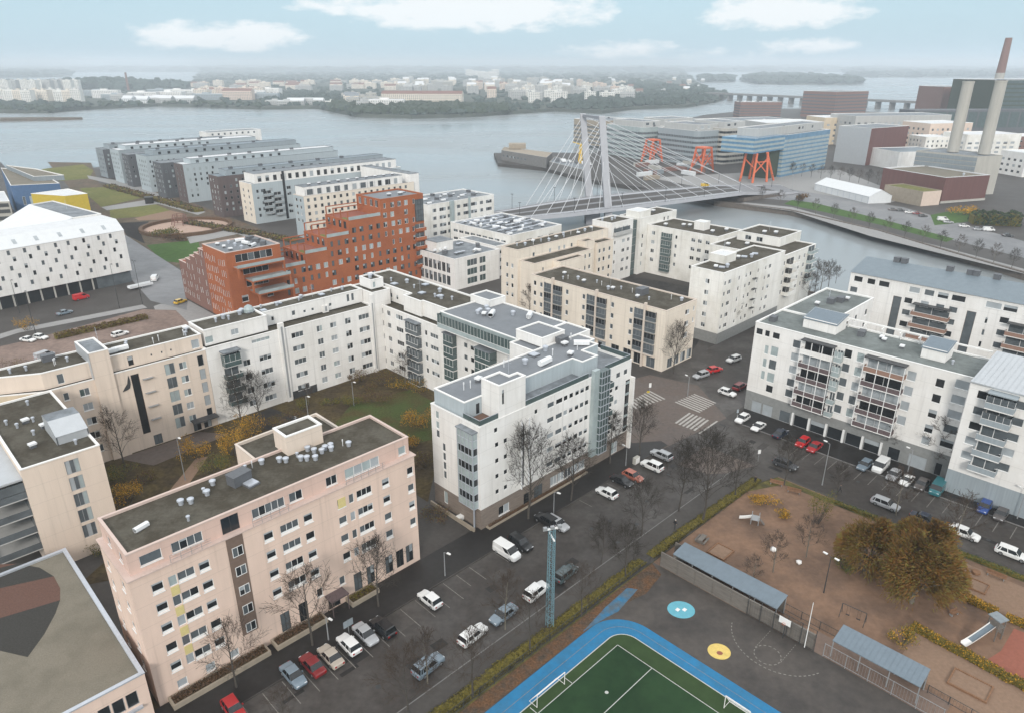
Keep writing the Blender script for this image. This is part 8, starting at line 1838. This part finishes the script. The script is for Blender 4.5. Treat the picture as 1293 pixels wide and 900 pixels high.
for s in (-1, 1): b = MB(); b.box(-1, s*.75-.15, .42, 1, s*.75+.15, .48); b.make('seat', ['timber_grey'], R_); b = MB(); b.box(s*.7-.05, -.8, 0, s*.7+.05, .8, .42); b.box(s*.7-.05, -.05, .42, s*.7+.05, .05, .68); b.make('leg', ['timber_grey'], R_)
R_ = thing('swing_frame', 'low dark play frame in the sand right of the timber wall', 'play frame', (*P(1076, 782, 0), .05), -.7); b = MB()
for s in (-1.6, 1.6): b.tube((s, -.7, 0), (s, 0, 2), .05, .05, 5); b.tube((s, .7, 0), (s, 0, 2), .05, .05, 5)
b.tube((-1.6, 0, 2), (1.6, 0, 2), .05, .05, 5); b.make('frame', ['steel_dark'], R_)
for s in (-.7, .7): b = MB(); b.tube((s-.2, 0, 2), (s-.2, 0, .5), .012, .012, 3); b.tube((s+.2, 0, 2), (s+.2, 0, .5), .012, .012, 3); b.box(s-.25, -.1, .45, s+.25, .1, .5); b.make('swing_seat', ['plastic_black'], R_)
for x, y, lab in ((976, 695, 'pale boulder in the playground sand, left one'), (1008, 711, 'pale boulder in the playground sand by the small trees')): b = MB(); b.blob((0, 0, .3), .5, random.Random(x), 0, .8, .25); R_ = tag(b.make('boulder', ['cap_white'], None, (*P(x, y, 0), .04)), lab, 'boulder')
# circular playground frame far left
R_ = thing('climbing_frame', 'dark red climbing frame in the circular playground', 'climbing frame', (*P(228, 284, 0), .08), .2); b = MB()
for a in range(6):
    x, y = 4*cos(a*pi/3), 4*sin(a*pi/3); b.tube((x, y, 0), (x*.7, y*.7, 5), .22, .2, 5); a2 = (a+1)*pi/3; x2, y2 = 4*cos(a2), 4*sin(a2)
    for z in (1.6, 3.2, 4.8): f = 1-.3*z/5; b.tube((x*f, y*f, z), (x2*f, y2*f, z), .16, .16, 4)
b.make('frame', ['brick_dull'], R_)
b = MB(); b.prism([(-2, -2), (2, -2), (2, 2), (-2, 2)], 0, 3.2); R_ = thing('park_shed', 'small black shed on the park path', 'shed', (*P(189, 257, 0), .05), .4); b.make('wall', ['black_earth'], R_); b = MB(); b.prism([(-2.3, -2.3), (2.3, -2.3), (2.3, 2.3), (-2.3, 2.3)], 3.2, 3.5); b.make('roof', ['frame_dark'], R_)
# ================================================================== people
def person(label, x, y, rz, top, legs, stride, hair=True, hat=None):
    V = [(0, 0, .92), (0, 0, 1.12), (0, 0, 1.38), (0, 0, 1.5), (.02, 0, 1.62), (.02, 0, 1.72), (0, .1, .88), (stride*.45, .1, .48), (stride*.6, .1, .07), (stride*.6+.16, .1, .03), (0, -.1, .88), (-stride*.25, -.1, .48), (-stride*.7, -.1, .08), (-stride*.7+.15, -.1, .03), (0, .2, 1.38), (-.1, .25, 1.12), (.05, .25, .92), (.1, .25, .82), (0, -.2, 1.38), (.1, -.25, 1.12), (.22, -.24, .95), (.28, -.22, .87)]
    Rr = [.15, .14, .17, .065, .1, .1, .095, .068, .05, .045, .095, .068, .05, .045, .07, .052, .04, .04, .07, .052, .04, .04]
    Ed = [(0, 1), (1, 2), (2, 3), (3, 4), (4, 5), (0, 6), (6, 7), (7, 8), (8, 9), (0, 10), (10, 11), (11, 12), (12, 13), (2, 14), (14, 15), (15, 16), (16, 17), (2, 18), (18, 19), (19, 20), (20, 21)]
    me = bpy.data.meshes.new('body'); me.from_pydata(V, Ed, []); o = bpy.data.objects.new('person', me); COL.objects.link(o); o.modifiers.new('s', 'SKIN')
    for v, r in zip(me.skin_vertices[0].data, Rr): v.radius = (r, r)
    me.skin_vertices[0].data[0].use_root = True
    sb = o.modifiers.new('d', 'SUBSURF'); sb.levels = 1; sb.render_levels = 1
    dg = bpy.context.evaluated_depsgraph_get(); m2 = bpy.data.meshes.new_from_object(o.evaluated_get(dg)); bpy.data.objects.remove(o)
    m2.materials.clear()
    for m in (top, legs, 'skin', hat or 'plastic_black', 'plastic_black'): m2.materials.append(M[m])
    for p in m2.polygons:
        c = p.center; p.material_index = 3 if c.z > 1.63 or (c.z > 1.56 and c.x < -.01) else 2 if c.z > 1.47 or (c.z < .93 and abs(c.y) > .19) else 0 if c.z > .93 else 4 if c.z < .1 else 1
    o = put('person', m2, None, (x, y, .14), rz); tag(o, label, 'person'); return o
person('walking person in a black coat and white hat on the pavement by the verge', *P(852, 667, 0), A+pi, 'plastic_black', 'steel_dark', .5, hat='cap_white')
person('person in dark clothes standing at the pointed corner of the verge', *P(953, 611, 0), A+.6, 'plastic_black', 'plastic_black', .15)
person('person in dark clothes walking on the side street pavement by the small bare tree', *P(1060, 622, 0), A-1.4, 'steel_dark', 'plastic_black', .4)
